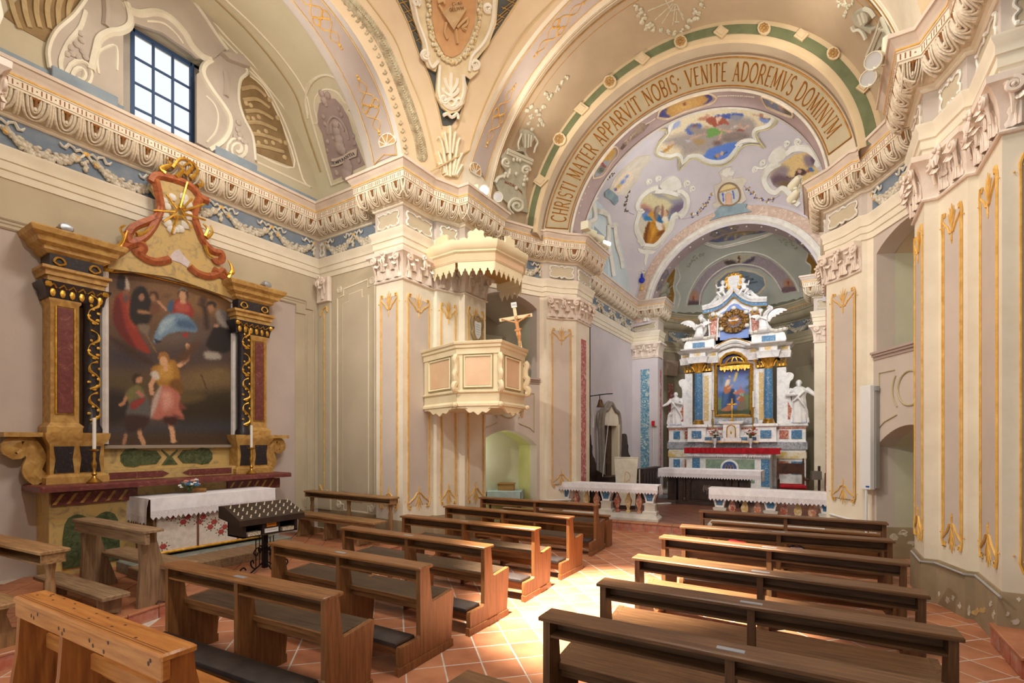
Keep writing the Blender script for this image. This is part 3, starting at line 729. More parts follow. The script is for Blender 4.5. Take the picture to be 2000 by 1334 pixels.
for sg,nm in((-1,'wall_lunette_left'),(1,'wall_lunette_right')):
 x0=XC+sg*3.3
 if sg<0:
  zc=SCN.z;r=sqrt(SR*SR-3.3**2)
  arcv=[(14.55+r*cos(a),zc+r*sin(a))for a in np.linspace(0,pi,30)]
  wy0,wy1,wz0,wz1=14.0,15.15,7.0,8.55
  b=MB();T=.35
  def pr(poly):b.prism(poly,-T,0,(x0,0,0),(0,1,0),(0,0,1),(1,0,0))
  pr([(wy1,6.5)]+[p for p in arcv if p[0]>wy1]+[(wy1,zc+sqrt(r*r-(wy1-14.55)**2))])
  pr([(wy0,zc+sqrt(r*r-(wy0-14.55)**2))]+[p for p in arcv if p[0]<wy0]+[(wy0,6.5)])
  pr([(wy0,wz1),(wy1,wz1),(wy1,zc+sqrt(r*r-(wy1-14.55)**2))]+[p for p in arcv if wy0<p[0]<wy1]+[(wy0,zc+sqrt(r*r-(wy0-14.55)**2))])
  pr([(wy0,6.5),(wy1,6.5),(wy1,wz0),(wy0,wz0)])
  lun=struct(nm,b,PALEBLUE)
  w2=struct('window_2',MB().bx(x0-.33,x0-.3,wy0,wy0+.05,wz0,wz1).bx(x0-.33,x0-.3,wy1-.05,wy1,wz0,wz1).bx(x0-.33,x0-.3,wy0,wy1,wz0,wz0+.05).bx(x0-.33,x0-.3,wy0,wy1,wz1-.05,wz1),WINFR)
  for i in(1,2):
   part('glazing_bar',MB().bx(x0-.325,x0-.3,wy0+(wy1-wy0)*i/3-.012,wy0+(wy1-wy0)*i/3+.012,wz0,wz1),WINFR,w2)
  for i in(1,2,3):
   part('glazing_bar',MB().bx(x0-.325,x0-.3,wy0,wy1,wz0+(wz1-wz0)*i/4-.012,wz0+(wz1-wz0)*i/4+.012),WINFR,w2)
  for i in range(3):
   for j in range(4):
    part('pane',MB().bx(x0-.316,x0-.312,wy0+(wy1-wy0)*i/3,wy0+(wy1-wy0)*(i+1)/3,wz0+(wz1-wz0)*j/4,wz0+(wz1-wz0)*(j+1)/4),PANE,w2)
 else:
  r=sqrt(SR*SR-3.3**2)
  struct(nm,MB().prism([(14.55+r*cos(a),SCN.z+r*sin(a))for a in np.linspace(0,pi,30)],0,.05,(x0,0,0),(0,1,0),(0,0,1),(1,0,0)),PALEBLUE)
LR,LZ=3.05,6.62
WY0,WY1,WZ0,WZ1=X(259,200,-9.64).y,X(373,200,-9.64).y,X(262,245,-9.64).z-.12,X(262,62,-9.64).z
b=MB();arcv=[(CY+LR*cos(a),LZ+LR*sin(a))for a in np.linspace(0,pi,40)];T=.5
def pr(poly):b.prism(poly,-T,0,(-9.3,0,0),(0,1,0),(0,0,1),(1,0,0))
top=lambda y:LZ+sqrt(LR*LR-(y-CY)**2)
m_=.13
wa,wb,wc,wd=WY0-m_-.12,WY1+m_,WZ0-.25,WZ1+.05
pr([(wb,6.5)]+[p for p in arcv if p[0]>wb]+[(wb,top(wb))]);pr([(wa,top(wa))]+[p for p in arcv if p[0]<wa]+[(wa,6.5)])
pr([(wa,wd),(wb,wd),(wb,top(wb))]+[p for p in arcv if wa<p[0]<wb]+[(wa,top(wa))]);pr([(wa,6.5),(wb,6.5),(wb,wc),(wa,wc)])
lw=struct('wall_lunette',b,M('lunette_beige',(198,186,158),(186,174,148),1,.87))
cb=struct('ceiling',loft([(-9.36,LR,LZ),(-8.6,LR,LZ),(-7.45,LR,LZ)],'X',CY,56,A_,B_),M('chapel_vault_cream',(214,206,176),(204,195,166),.9,.88,bump=.04,bscale=12))
def arch1():
 R=[]
 for off,r in((-7.45,LR),(-7.44,2.72),(-7.38,2.69),(None,2.69)):
  R.append([((max(x1(a),-7.2)if off is None else off),CY+r*cos(a),LZ+r*sin(a))for a in np.linspace(A_,B_,57)])
 return MB().rings(R,cap=False,closed=False)
ca=struct('trim_6',arch1(),M('arch_pale_lilac',(214,206,196),(204,196,188),1.4,.85))
def pend():
 nu,nv_=40,24;b=MB()
 def f(u,v):
  a1=radians(2)+u*radians(86);a2=pi-radians(2)-u*radians(86)
  p=Vector((max(x1(a1),-7.2),CY+2.69*cos(a1),6.62+2.69*sin(a1)));q=Vector((XC+3.62*cos(a2),min(y2(a2),8.6),6.66+3.62*sin(a2)))
  c=p.lerp(q,v);d=(q-p).length
  return c+Vector((-.62,.62,.25))*(.22*d*4*v*(1-v)*.5*min(1,.35+u))
 return b.grid(f,nu,nv_)
pe=struct('ceiling',pend(),M('pendentive_beige',(216,192,156),(206,179,142),1.1,.87),60)
def mirror_of(o,name):
 me=o.data.copy()
 for v in me.vertices:v.co.x=2*XC-v.co.x
 me.flip_normals();q=bpy.data.objects.new(name,me);COL.objects.link(q);q['kind']='structure';return q
for o,n in((pe,'ceiling'),(cb,'ceiling'),(ca,'trim_9')):mirror_of(o,n)
struct('wall_chapel_right',MB().bx(4.3,4.36,-4,6.95,0,9.7),ROSE)
struct('ceiling',MB().grid(lambda u,v:(-7.3+9.6*u,-1.2+9.6*v,10.45+1.3*sin(pi*u)*sin(pi*v)),16,16),MATS['pendentive_beige'],60)
# DECORATION OF THE SHELL
def cv(ox,oy,s,P):return[(ox+x/s,oy+y/s)for x,y in P]
c1=lambda*P:cv(0,0,2.857,P)
c2=lambda*P:cv(600,0,2.857,P)
c3=lambda*P:cv(1300,0,2.857,P)
V3=lambda x,y,z=0:Vector((x,y,z))
GREYST=M('grey_stucco_relief',(186,182,160),(164,160,138),6,.8)
MAUVE=M('mauve_relief',(182,164,154),(164,146,138),4,.8)
BROWNSH=M('brown_shell_paint',(150,124,86),(126,102,68),3,.85)
SHADE=M('brown_line_paint',(140,118,92),None)
LATT=M('slate_lattice_ground',(88,88,80),(72,74,70),5,.85)
FAWN=M('fawn_field',(206,158,108),(192,144,96),4,.85)
LEAFGR=M('laurel_paint',(196,184,152),(150,132,100),10,.8)
S_lw,S_cb,S_ca,S_pe,S_nv,S_ga,S_sp,S_sof,_,S_ad=pX(-9.3),bvh(cb),bvh(ca),bvh(pe),bvh(nv),bvh(ga),bvh(spl),CYL(XC,6.75,2.64,10.97,11.55),None,bvh(ad,18)
def S_sv(px,py):
 """sail vault, or the wall over the apse arch where the vault ends"""
 r=ray(px,py);d=EYE-SCN;a=r.dot(r);b=2*d.dot(r);c=d.dot(d)-SR*SR;q=b*b-4*a*c
 if q>0:
  p=EYE+r*((-b+sqrt(q))/(2*a))
  if p.y<17.47:return p,(SCN-p).normalized()
 return Y(px,py,17.47),Vector((0,-1,0))
S_tr=pY(9.955);S_aw=pY(17.45)
def strokes(name,L,proj,r,mat,root,k=4,**kw):
 b=MB()
 for P in L:stroke(P,proj,r,b,k=k,**kw)
 return part(name,b,mat,root)
def spiral(cx,cy,r,turns=1.6,d=1,a0=0,n=26,sx=1):return[(cx+sx*r*(1-.85*i/n)*cos(a0+d*2*pi*turns*i/n),cy+r*(1-.85*i/n)*sin(a0+d*2*pi*turns*i/n))for i in range(n+1)]
def lumps(name,C,proj,mat,root,lift=.01,kind=None,flat=.6):
 b=MB()
 for x,y,r in C:
  p,n=proj(x,y);d=(p-EYE).dot(FW);rr=r*d/F
  q=n.to_track_quat('Z','Y').to_matrix();b.ball(p+n*lift,(rr,rr,rr*flat),7,5,q)
 return part(name,b,mat,root,kind=kind)
 # great window in the lunette
xw=-9.3-.34
w1=struct('window_1',MB().bx(xw-.03,xw+.03,WY0-.04,WY0+.02,WZ0-.04,WZ1+.04).bx(xw-.03,xw+.03,WY1-.02,WY1+.04,WZ0-.04,WZ1+.04).bx(xw-.03,xw+.03,WY0,WY1,WZ0-.04,WZ0+.02).bx(xw-.03,xw+.03,WY0,WY1,WZ1-.02,WZ1+.04),WINFR)
_d=1.06
for i in(1,2):part('glazing_bar',MB().bx(xw-.02,xw+.02,WY0+(WY1-WY0)*i/3-.016,WY0+(WY1-WY0)*i/3+.016,WZ0,WZ1),WINFR,w1)
for i in(1,2,3):part('glazing_bar',MB().bx(xw-.015,xw+.015,WY0,WY1,WZ0+(WZ1-WZ0)*i/4-.016,WZ0+(WZ1-WZ0)*i/4+.016),WINFR,w1)
for i in range(3):
 for j in range(4):part('pane',MB().bx(xw-.004,xw+.004,WY0+(WY1-WY0)*i/3,WY0+(WY1-WY0)*(i+1)/3,WZ0+(WZ1-WZ0)*j/4,WZ0+(WZ1-WZ0)*(j+1)/4),PANE,w1)
part('window_reveal',MB().bx(xw-.06,xw+.02,wa-.2,WY0,wc-.1,wd+.2).bx(xw-.06,xw+.02,WY1,wb+.2,wc-.1,wd+.2).bx(xw-.06,xw+.02,wa,wb,wc-.2,WZ0).bx(xw-.06,xw+.02,wa,wb,WZ1,wd+.3),PLASTERD,lw)
body=M('lunette_lilac',(190,178,164),(178,166,152),1.5,.87)
part('socle_band',MB().bx(-9.31,-9.28,1.0,wa,6.9,7.27),BLUEGREY,lw);part('socle_band',MB().bx(-9.31,-9.28,wb,6.95,6.9,7.27),BLUEGREY,lw)
part('socle_block',MB().cbx(-9.3,-9.2,X(97,150,-9.3).y,wa-.1,6.9,7.33,.01),BLUEGREY,lw)
part('socle_block',MB().cbx(-9.3,-9.2,X(415,330,-9.3).y,X(497,330,-9.3).y,6.9,7.33,.01),BLUEGREY,lw)
decal('console',c1((520,-10),(470,0),(400,90),(300,180),(258,290),(268,390),(340,460),(440,505),(545,528),(585,560),(640,600),(680,560),(680,200),(700,150),(718,110),(700,30),(640,-10)),S_lw,body,.05,12,lw)
decal('console',c1((1172,345),(1262,285),(1330,312),(1378,400),(1335,450),(1322,560),(1350,660),(1400,760),(1424,850),(1412,935),(1290,905),(1090,800),(1090,420),(1130,390)),S_lw,body,.05,12,lw)
decal('window_head',c1((700,10),(730,-20),(1090,-20),(1170,110),(1255,275),(1172,345),(1090,330),(1060,300),(900,190),(720,130),(718,60)),S_lw,body,.05,12,lw)
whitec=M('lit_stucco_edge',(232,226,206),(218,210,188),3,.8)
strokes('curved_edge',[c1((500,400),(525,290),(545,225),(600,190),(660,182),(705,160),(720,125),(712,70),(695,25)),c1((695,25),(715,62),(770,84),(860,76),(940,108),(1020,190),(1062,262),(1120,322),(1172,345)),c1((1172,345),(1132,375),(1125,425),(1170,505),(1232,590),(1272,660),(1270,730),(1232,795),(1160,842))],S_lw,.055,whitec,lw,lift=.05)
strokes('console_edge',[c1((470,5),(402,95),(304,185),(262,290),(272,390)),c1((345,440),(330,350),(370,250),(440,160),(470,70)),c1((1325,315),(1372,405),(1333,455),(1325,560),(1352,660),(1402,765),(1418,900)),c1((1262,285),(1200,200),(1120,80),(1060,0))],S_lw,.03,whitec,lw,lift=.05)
strokes('volute',[spiral(*c1((440,430))[0],34,2.0,1,2.4,sx=.85),spiral(*c1((1318,838))[0],25,2.0,1,2.6,sx=.9)],S_lw,.03,whitec,lw,k=0,lift=.055)
lumps('scroll_leaf',[(x/2.857,y/2.857,6)for x,y in((440,195),(448,235),(420,260),(385,275),(395,310),(455,300),(470,330),(430,330),(365,310),(1322,690),(1318,730),(1330,760),(1345,790),(1305,770),(1360,800))],S_lw,body,lw,.06)
strokes('panel_line',[c1((545,420),(535,330),(560,285),(640,265),(645,400)),c1((1142,540),(1190,590),(1210,660),(1195,740),(1145,800)),c1((810,125),(900,135),(970,190),(1015,250))],S_lw,.018,whitec,lw,lift=.05)
strokes('drop_ornament',[c1((580,0),(585,80),(580,155)),c1((1250,410),(1258,480),(1252,545))],S_lw,.05,body,lw,lift=.06)
for poly,ribs in((c1((20,90),(60,40),(110,-10),(478,-10),(400,88),(282,190),(252,235),(120,165)),[c1((110+55*i,165-9*i+i*i*3),(80+60*i,90-8*i),(60+70*i,20-9*i),(50+75*i,-10))for i in range(6)]),(c1((1335,452),(1382,412),(1470,495),(1570,690),(1636,935),(1424,850),(1400,760),(1352,662),(1322,560)),[c1((1340+12*i,500+62*i),(1420+10*i,490+66*i),(1480+20*i,540+62*i))for i in range(6)])):
 decal('shell_niche',poly,S_lw,BROWNSH,.012,12,lw)
 strokes('shell_rib',ribs,S_lw,.035,M('light_brown_rib',(196,172,130),(180,156,114),6,.85),lw,lift=.015)
lumps('shell_foliage',[(x/2.857,y/2.857,5)for x,y in((1370,580),(1395,590),(1380,660),(1410,665),(1440,655),(1400,745),(1440,740),(1480,735),(1440,800),(1480,795),(1520,800),(1560,790),(1500,560),(1545,660),(1590,800),(1585,880))],S_lw,MATS['light_brown_rib'],lw,.02)
strokes('lunette_moulding',[c1((1390,395),(1500,510),(1612,740),(1690,1000),(1722,1038),(1435,905)),c1((1392,425),(1480,505),(1575,700),(1640,935),(1430,860)),c1((1060,-10),(1210,180),(1400,380),(1560,570),(1700,770),(1790,960),(1822,1085)),c1((1085,-10),(1240,180),(1430,380),(1585,560),(1725,765),(1815,960),(1842,1085))],S_lw,.022,CREAM2,lw)
part('cross_cornice',MB().prism([(X(425,100,-9.3).y,X(425,108,-9.3).z),(X(466,130,-9.3).y,X(466,113,-9.3).z),(X(480,140,-9.3).y,X(480,137,-9.3).z),(X(440,130,-9.3).y,X(440,122,-9.3).z)],0,.16,(-9.3,0,0),(0,1,0),(0,0,1),(1,0,0)),body,lw)
strokes('vault_moulding',[c1((1250,-10),(1420,150),(1580,330),(1700,510),(1745,690),(1850,1010)),c1((1580,-10),(1740,190),(1880,420),(1950,545)),c1((1610,-10),(1770,190),(1910,420),(1975,540)),c1((1950,545),(1920,470),(1840,420),(1760,435),(1705,500),(1720,640))],S_cb,.02,CREAM2,cb)
strokes('vault_band',[c1((1195,-10),(1370,160),(1530,350),(1650,530),(1700,690),(1790,960))],S_cb,.07,M('tan_band',(190,172,134),(178,160,122),2,.87),cb,lift=-.05)
# cartouche on the chapel barrel
decal('cartouche_frame',c2((135,1040),(105,930),(55,770),(35,690),(60,680),(40,600),(52,530),(105,492),(175,510),(215,565),(248,588),(232,620),(252,640),(298,780),(352,935)),S_cb,M('cartouche_cream',(216,206,178),(206,196,168),2,.85),.02,8,cb)
decal('cartouche_field',c2((152,1005),(122,900),(88,745),(66,700),(62,640),(72,575),(115,545),(160,550),(198,590),(214,622),(232,650),(272,780),(328,920)),S_cb,M('mauve_field',(170,150,144),(156,136,130),2.5,.85),.028,8,cb)
strokes('cartouche_edge',[c2((140,1036),(108,930),(58,770),(40,692),(62,682),(44,600),(56,534),(105,496),(172,514),(212,568),(244,588),(230,620),(250,642),(296,780),(348,933),(140,1036)),c2((8,660),(-8,560),(20,470),(85,420),(150,430),(205,480),(245,545))],S_cb,.02,CREAM2,cb,lift=.02)
lumps('relief_bust',[(x,y,r)for(x,y),r in((c2((165,690))[0],9),(c2((172,735))[0],10),(c2((185,780))[0],12),(c2((190,820))[0],14),(c2((205,840))[0],10),(c2((235,940))[0],15),(c2((235,915))[0],10),(c2((230,970))[0],16),(c2((170,965))[0],6),(c2((295,895))[0],6),(c2((150,770))[0],4),(c2((225,735))[0],4),(c2((95,650))[0],5),(c2((105,690))[0],5),(c2((180,605))[0],5),(c2((195,640))[0],5),(c2((120,790))[0],5),(c2((262,760))[0],5),(c2((270,800))[0],5),(c2((118,840))[0],4),(c2((100,560))[0],8),(c2((85,520))[0],7),(c2((120,530))[0],7),(c2((110,580))[0],5))],S_cb,MAUVE,cb,.03)
strokes('relief_arch',[c2((120,745),(122,690),(150,650),(190,665),(225,720),(240,780)),c2((140,745),(140,700),(158,672),(188,685),(215,730))],S_cb,.03,MAUVE,cb,lift=.03)
rib=[c2((146,905),(175,902),(215,885),(250,862),(288,848))[i]for i in range(5)]
b=MB();rr=crom(rib,6)
W0=[S_cb(x,y-7)for x,y in rr];W1=[S_cb(x,y+9)for x,y in rr]
b.rings([[tuple(p+n*.05)for p,n in W0],[tuple(p+n*.06)for p,n in W1]],cap=False,closed=False)
part('inscribed_ribbon',b,M('ribbon_stucco',(202,184,168),None),cb,smooth=60)
def px_put(path,h,proj,lift=.065,uplift=0):
 """lettering that follows a line traced on a real surface"""
 P=[np.array(p)for p in path];L=[0]
 for i in range(len(P)-1):L.append(L[-1]+np.linalg.norm(P[i+1]-P[i]))
 def f(u,v):
  s=max(0,min(u*h,L[-1]-1e-3));i=max(0,min(len(P)-2,int(np.searchsorted(L,s)-1)))
  d=(P[i+1]-P[i])/max(1e-6,L[i+1]-L[i]);q=P[i]+d*(u*h-L[i]);nn=np.array([d[1],-d[0]])
  x,y=q+nn*v*h;p,n=proj(x,y);return p+n*lift,n
 return f
t='TEMPERANTIA';path=[(x,y+5)for x,y in rr];Lp=sum(hypot(path[i+1][0]-path[i][0],path[i+1][1]-path[i][1])for i in range(len(path)-1))
part('inscription',lettering(t,px_put(path,Lp*.95/text_width(t,.08),S_cb),sp=.08,thick=.004),INK,cb)
# transverse arch of the chapel and great arch of the nave: gilt scroll panels
def soffit_lines(root,pt,name='gilt_line'):
 b=MB()
 for off in(.10,.80):
  b.tube([pt(a,off)for a in np.linspace(radians(14),radians(92),40)],.008,4)
 b.tube([pt(radians(14),.10),pt(radians(16),.45),pt(radians(14),.80)],.008,4)
 for ac in(33,62,86):
  a=radians(ac)
  for s in(-1,1):
   b.tube([pt(a+s*radians(1.7*k),.45+(.22-.03*k)*sin(k*1.25))for k in np.linspace(0,5,18)],[.011-.0003*i for i in range(18)],4)
   b.tube([pt(a+s*radians(1.7*k),.45-(.22-.03*k)*sin(k*1.25))for k in np.linspace(0,5,18)],[.011-.0003*i for i in range(18)],4)
   b.tube([pt(a+radians(1.4*cos(q)),.45+s*.16+.09*sin(q))for q in np.linspace(0,6.3,14)],.010,4)
  b.ball(pt(a,.45),.028,6,4)
  for s in(-1,1):b.ball(pt(a+s*radians(8.9),.45),.03,6,4);b.ball(pt(a+s*radians(10),.45),.022,6,4)
 return part(name,b,GOLDP,root)
lil=M('arch_lilac_panel',(196,182,172),(184,170,160),1.5,.85)
def p1_(a,f):
 xa,xb=max(x1(a),-7.2)-.03,-7.36;return Vector((xa+(xb-xa)*f,CY+2.675*cos(a),6.62+2.675*sin(a)))
def p2_(a,f):
 q=pi-a;ya,yb=min(y2(q),8.5)+.05,8.70;return Vector((XC+3.605*cos(q),ya+(yb-ya)*f,6.66+3.605*sin(q)))
for root,pt,rr_ in((ca,p1_,0),(ga,p2_,0)):
 part('panel_field',MB().grid(lambda u,v:pt(radians(14.5)+u*radians(78),.12+.66*v),40,4),lil,root,smooth=60)
 soffit_lines(root,lambda a,f,pt=pt:pt(a,f)+(Vector((0,-cos(a),-sin(a)))if root is ca else Vector((cos(a),0,-sin(a))))*.006)
for root,S,P in((ca,S_ca,c2((412,825),(405,790),(420,760),(455,745),(488,765),(492,800))),(ga,S_ga,c2((908,955),(905,925),(920,908),(945,915),(962,940),(960,985)))):
 decal('scallop_shell',P,S,M('shell_gilt_paint',(212,172,112),(180,134,80),12,.7),.02,6,root,k=3)
 cx=sum(p[0]for p in P)/6;cy=sum(p[1]for p in P)/6
 strokes('shell_edge',[P+[P[0]]]+[[(cx,cy+10),p]for p in P],S,.012,WHITEST,root,k=3,lift=.02)
b=MB();g=MB()
for f0,w in((8.735,.012),(8.85,.010),(9.0,.012)):b.tube([(XC+3.575*cos(a),f0,6.66+3.575*sin(a))for a in np.linspace(B_,A_,60)],.016,4)
part('gilt_border',b,M('dull_gilt',(176,136,78),(150,112,60),8,.6),ga)
part('green_border',MB().rings([[(XC+(3.588-(f-8.9)*.08)*cos(a),f,6.66+(3.588-(f-8.9)*.08)*sin(a))for a in np.linspace(B_,A_,60)]for f in(8.87,8.98)],cap=False,closed=False),GREENP,ga,smooth=60)
# pendentive: laurels, lattice and the great shield
lau=c2((215,-20),(250,20),(330,110),(415,230),(480,370),(540,520),(585,650),(625,780),(645,900));lau=crom(lau,10)
b=MB();random.seed(3)
for i,(x,y)in enumerate(lau):
 if i==0:continue
 dx,dy=x-lau[i-1][0],y-lau[i-1][1];L=hypot(dx,dy)or 1
 for s in(-1,1):
  for q in(3,7):
   a=stroke([(x+s*q*.3*dy/L,y-s*q*.3*dx/L),(x-dx/L*4+s*q*dy/L,y-dy/L*4-s*q*dx/L),(x-dx/L*10+s*(q+2.5)*dy/L,y-dy/L*10-s*(q+2.5)*dx/L)],S_pe,.02,b,step=0,n=4)
part('laurel_garland',b,LEAFGR,pe,kind='stuff')
sm=crom(c2((205,-10),(262,80),(335,180),(402,310),(452,450),(495,590),(535,730),(555,850)),3)
strokes('bellflower',[[(x-2,y-4),(x+2,y),(x-2,y+4),(x-5,y+1)]for x,y in sm],S_pe,.018,LEAFGR,pe,k=2)
strokes('pendentive_moulding',[c2((330,-10),(480,200),(560,400),(640,600),(690,800),(722,930)),c2((495,-10),(562,130),(622,300),(682,430),(730,610),(752,720)),c2((1185,-10),(1045,200),(965,330),(905,460),(862,640),(830,720)),c2((1390,-10),(1240,150),(1110,340),(1000,560),(920,780),(880,990))],S_pe,.016,M('pendentive_line',(196,168,120),None),pe)
decal('lattice_ground',c2((500,-10),(565,125),(625,295),(685,425),(735,605),(755,700),(800,705),(850,645),(900,455),(960,325),(1040,205),(1175,-10)),S_pe,LATT,.01,9,pe)
b=MB()
for i in range(10):
 for dx in(1,-1):
  x0=(505+i*22)if dx>0 else(520+i*24);P=c2((x0,-5+i*40),(x0+dx*70,70+i*40))
  if i<8:stroke(c2((510+i*24,20+i*52),(560+i*22,5+i*50)),S_pe,.008,b,lift=.012,n=4);stroke(c2((510+i*22,-20+i*50),(575+i*22,60+i*46)),S_pe,.008,b,lift=.012,n=4)
  if i<8:stroke(c2((1165-i*32,20+i*40),(1110-i*26,-5+i*42)),S_pe,.008,b,lift=.012,n=4);stroke(c2((1180-i*30,-20+i*42),(1090-i*26,50+i*42)),S_pe,.008,b,lift=.012,n=4)
part('gilt_lattice',b,GOLDP,pe)
shst=M('shield_stucco',(222,202,162),(202,178,134),3,.8)
decal('shield_frame',c2((560,-20),(585,100),(635,240),(640,320),(665,380),(710,405),(725,360),(715,470),(712,540),(745,605),(790,640),(840,625),(872,580),(890,490),(868,420),(905,445),(950,405),(955,360),(940,335),(1010,250),(1052,130),(1062,-20)),S_pe,shst,.06,9,pe)
strokes('shield_moulding',[c2((585,-10),(610,120),(655,250),(665,330),(690,380),(725,345)),c2((1040,-10),(1030,120),(985,235),(915,320),(900,400)),c2((735,370),(728,470),(730,540),(760,590),(800,610),(840,590),(868,520),(866,420)),spiral(*c2((655,310))[0],10,1.4,1,1),spiral(*c2((930,360))[0],10,1.4,-1,2),spiral(*c2((600,10))[0],9,1.3,-1,1),spiral(*c2((1005,35))[0],9,1.3,1,1),spiral(*c2((755,560))[0],9,1.5,1,0),spiral(*c2((835,570))[0],9,1.5,-1,3)],S_pe,.035,CREAM2,pe,lift=.06)
decal('shield_field',c2((690,-20),(690,100),(710,220),(760,310),(800,325),(850,300),(900,220),(930,120),(940,-20)),S_pe,FAWN,.075,9,pe)
wr=crom(c2((672,-20),(672,90),(690,215),(735,305),(790,345),(840,340),(900,270),(940,170),(958,60),(960,-20)),7)
b=MB();random.seed(5)
lumps('flower_wreath',[(x+random.uniform(-3,3),y+random.uniform(-3,3),random.uniform(2.6,4.2))for x,y in wr for _ in range(2)],S_pe,M('wreath_cream',(228,216,184),(196,172,122),14,.8),pe,.08,kind='stuff')
lumps('gilt_bud',[(x+random.uniform(-4,4),y+random.uniform(-4,4),1.6)for x,y in wr[::3]],S_pe,GOLDP,pe,.1)
decal('book',c2((745,65),(838,-5),(882,38),(808,165)),S_pe,M('book_relief',(206,174,128),(188,152,106),6,.8),.12,6,pe)
for t,P in(('EVAN',c2((800,20),(862,10))),('GELIVM',c2((785,55),(868,40)))):
 L=hypot(P[1][0]-P[0][0],P[1][1]-P[0][1]);part('inscription',lettering(t,px_put(P,L/text_width(t),S_pe,.125),thick=.004),BROWNP,pe)
strokes('ribbon_relief',[c2((725,20),(740,45),(755,70)),c2((722,8),(750,-5),(760,15)),c2((830,150),(870,110),(890,95),(885,130),(860,150),(880,165)),c2((770,120),(760,180),(775,220)),c2((820,160),(830,245))],S_pe,.03,M('ribbon_fawn',(196,156,106),None),pe,lift=.08)
strokes('palmette',[c2((795,540),(795,470),(798,410)),c2((795,520),(770,480),(760,440)),c2((795,520),(825,480),(832,440)),c2((795,545),(755,520),(750,495)),c2((795,545),(830,520),(835,495)),c2((770,570),(795,555),(820,575),(795,600),(770,570)),c2((752,650),(775,640),(800,660),(830,640),(835,670))],S_pe,.032,CREAM2,pe,lift=.065)
acs=[c2((790,990),(790,860),(792,740),(790,705)),c2((775,985),(755,860),(740,790),(725,770)),c2((805,985),(825,860),(835,800),(848,775)),c2((765,970),(735,890),(722,850)),c2((815,985),(840,900),(860,860)),c2((757,940),(740,920),(727,925)),c2((825,985),(845,950),(862,925)),c2((780,860),(768,790),(760,740)),c2((802,860),(812,790),(822,740))]
strokes('acanthus_leaf',acs,S_pe,(.06,.05),M('acanthus_cream',(220,204,166),(200,180,138),8,.8),pe,lift=.01)
strokes('leaf_vein',acs,S_pe,.016,CREAM2,pe,lift=.06)
# nave barrel: consoles, vases, sprays and the crowned monogram
con=c2((1035,1015),(1060,985),(1105,960),(1085,920),(1078,880),(1105,835),(1245,890),(1232,950),(1215,1000),(1210,1080),(1225,1190),(1150,1170),(1080,1110))
decal('console',con,S_nv,GREYST,.05,8,nv)
strokes('console_scroll',[spiral(*c2((1100,905))[0],9,1.4,1,1),spiral(*c2((1160,1150))[0],17,1.8,1,2),spiral(*c2((1210,950))[0],9,1.4,-1,0),c2((1040,1020),(1060,990),(1110,975),(1120,940)),c2((1110,835),(1250,895)),c2((1105,850),(1245,912))],S_nv,.035,M('grey_stucco_light',(204,200,178),None),nv,lift=.05)
lumps('grape_cluster',[(x/2.857+600,y/2.857,4)for x,y in((1095,970),(1105,985),(1115,968),(1085,985),(1205,985),(1215,1000),(1200,1005),(1195,1030),(1160,890),(1140,890),(1175,895),(1155,970),(1155,1050))],S_nv,M('grey_stucco_light',(0,0,0)),nv,.07)
decal('vase',c2((1165,840),(1200,845),(1212,880),(1225,870),(1210,840),(1240,800),(1262,760),(1240,730),(1200,720),(1185,740),(1190,790),(1195,820)),S_nv,GREYST,.06,6,nv,k=3)
strokes('vase_scroll',[c2((1185,740),(1178,760),(1165,800),(1170,830)),c2((1258,760),(1275,790),(1262,820),(1255,850)),c2((1205,745),(1205,820)),c2((1225,745),(1222,820)),c2((1240,750),(1235,815))],S_nv,.022,M('grey_stucco_light',(0,0,0)),nv,lift=.07)
part('dedication',lettering('MATER',px_put(c2((1090,1020),(1145,1045)),20/text_width('MATER'),S_nv,.055)),BROWNP,nv)
strokes('worn_lettering',[[(x,y-3),(x+1.5,y+3)]for x,y in c2((1142,1036),(1150,1041),(1158,1047),(1166,1054),(1173,1061),(1180,1068),(1186,1076))],S_nv,.008,BROWNP,nv,k=0,lift=.055)
random.seed(11)
spray=[(x/2.857+600,y/2.857)for x,y in((1235,690),(1260,715),(1290,700),(1310,690),(1245,640),(1255,660),(1225,620),(1250,600),(1290,640),(1320,590),(1310,605),(1350,545),(1335,530),(1360,530),(1385,500),(1395,490),(1420,460),(1445,435),(1300,665),(1280,620))]
fl_g=M('grey_blossom_paint',(206,200,176),(178,172,146),14,.8)
lumps('flower_spray',[(x+random.uniform(-3,3),y+random.uniform(-3,3),random.uniform(1.8,4))for x,y in spray for _ in range(4)],S_nv,fl_g,nv,.01,kind='stuff',flat=.5)
med=[(x/2.857+1300,y/2.857)for x,y in((-170,-20),(-165,40),(-155,80),(-135,120),(-105,150),(-70,160),(-30,170),(10,175),(50,182),(90,170),(120,150),(150,110),(180,70),(205,30),(215,-10),(-140,60),(-120,90),(160,60),(175,95),(-85,135),(130,120))]
lumps('lily_wreath',[(x+random.uniform(-4,4),y+random.uniform(-4,4),random.uniform(2,4.4))for x,y in med for _ in range(5)],S_nv,fl_g,nv,.01,kind='stuff',flat=.5)
strokes('radiant_line',[c3((40,20),(-60,110)),c3((50,20),(-20,130)),c3((55,20),(40,140)),c3((60,20),(100,110)),c3((45,0),(-100,60)),c3((62,60),(62,135)),c3((50,122),(76,122)),c3((0,0),(30,60),(70,50),(100,90))],S_nv,.012,fl_g,nv,k=0)
decal('console',cv(1650,0,5.714,[(480,100),(530,115),(580,210),(690,240),(600,330),(520,480),(430,500),(360,600),(300,640),(280,560),(390,330),(440,220)]),S_nv,GREYST,.05,9,nv)
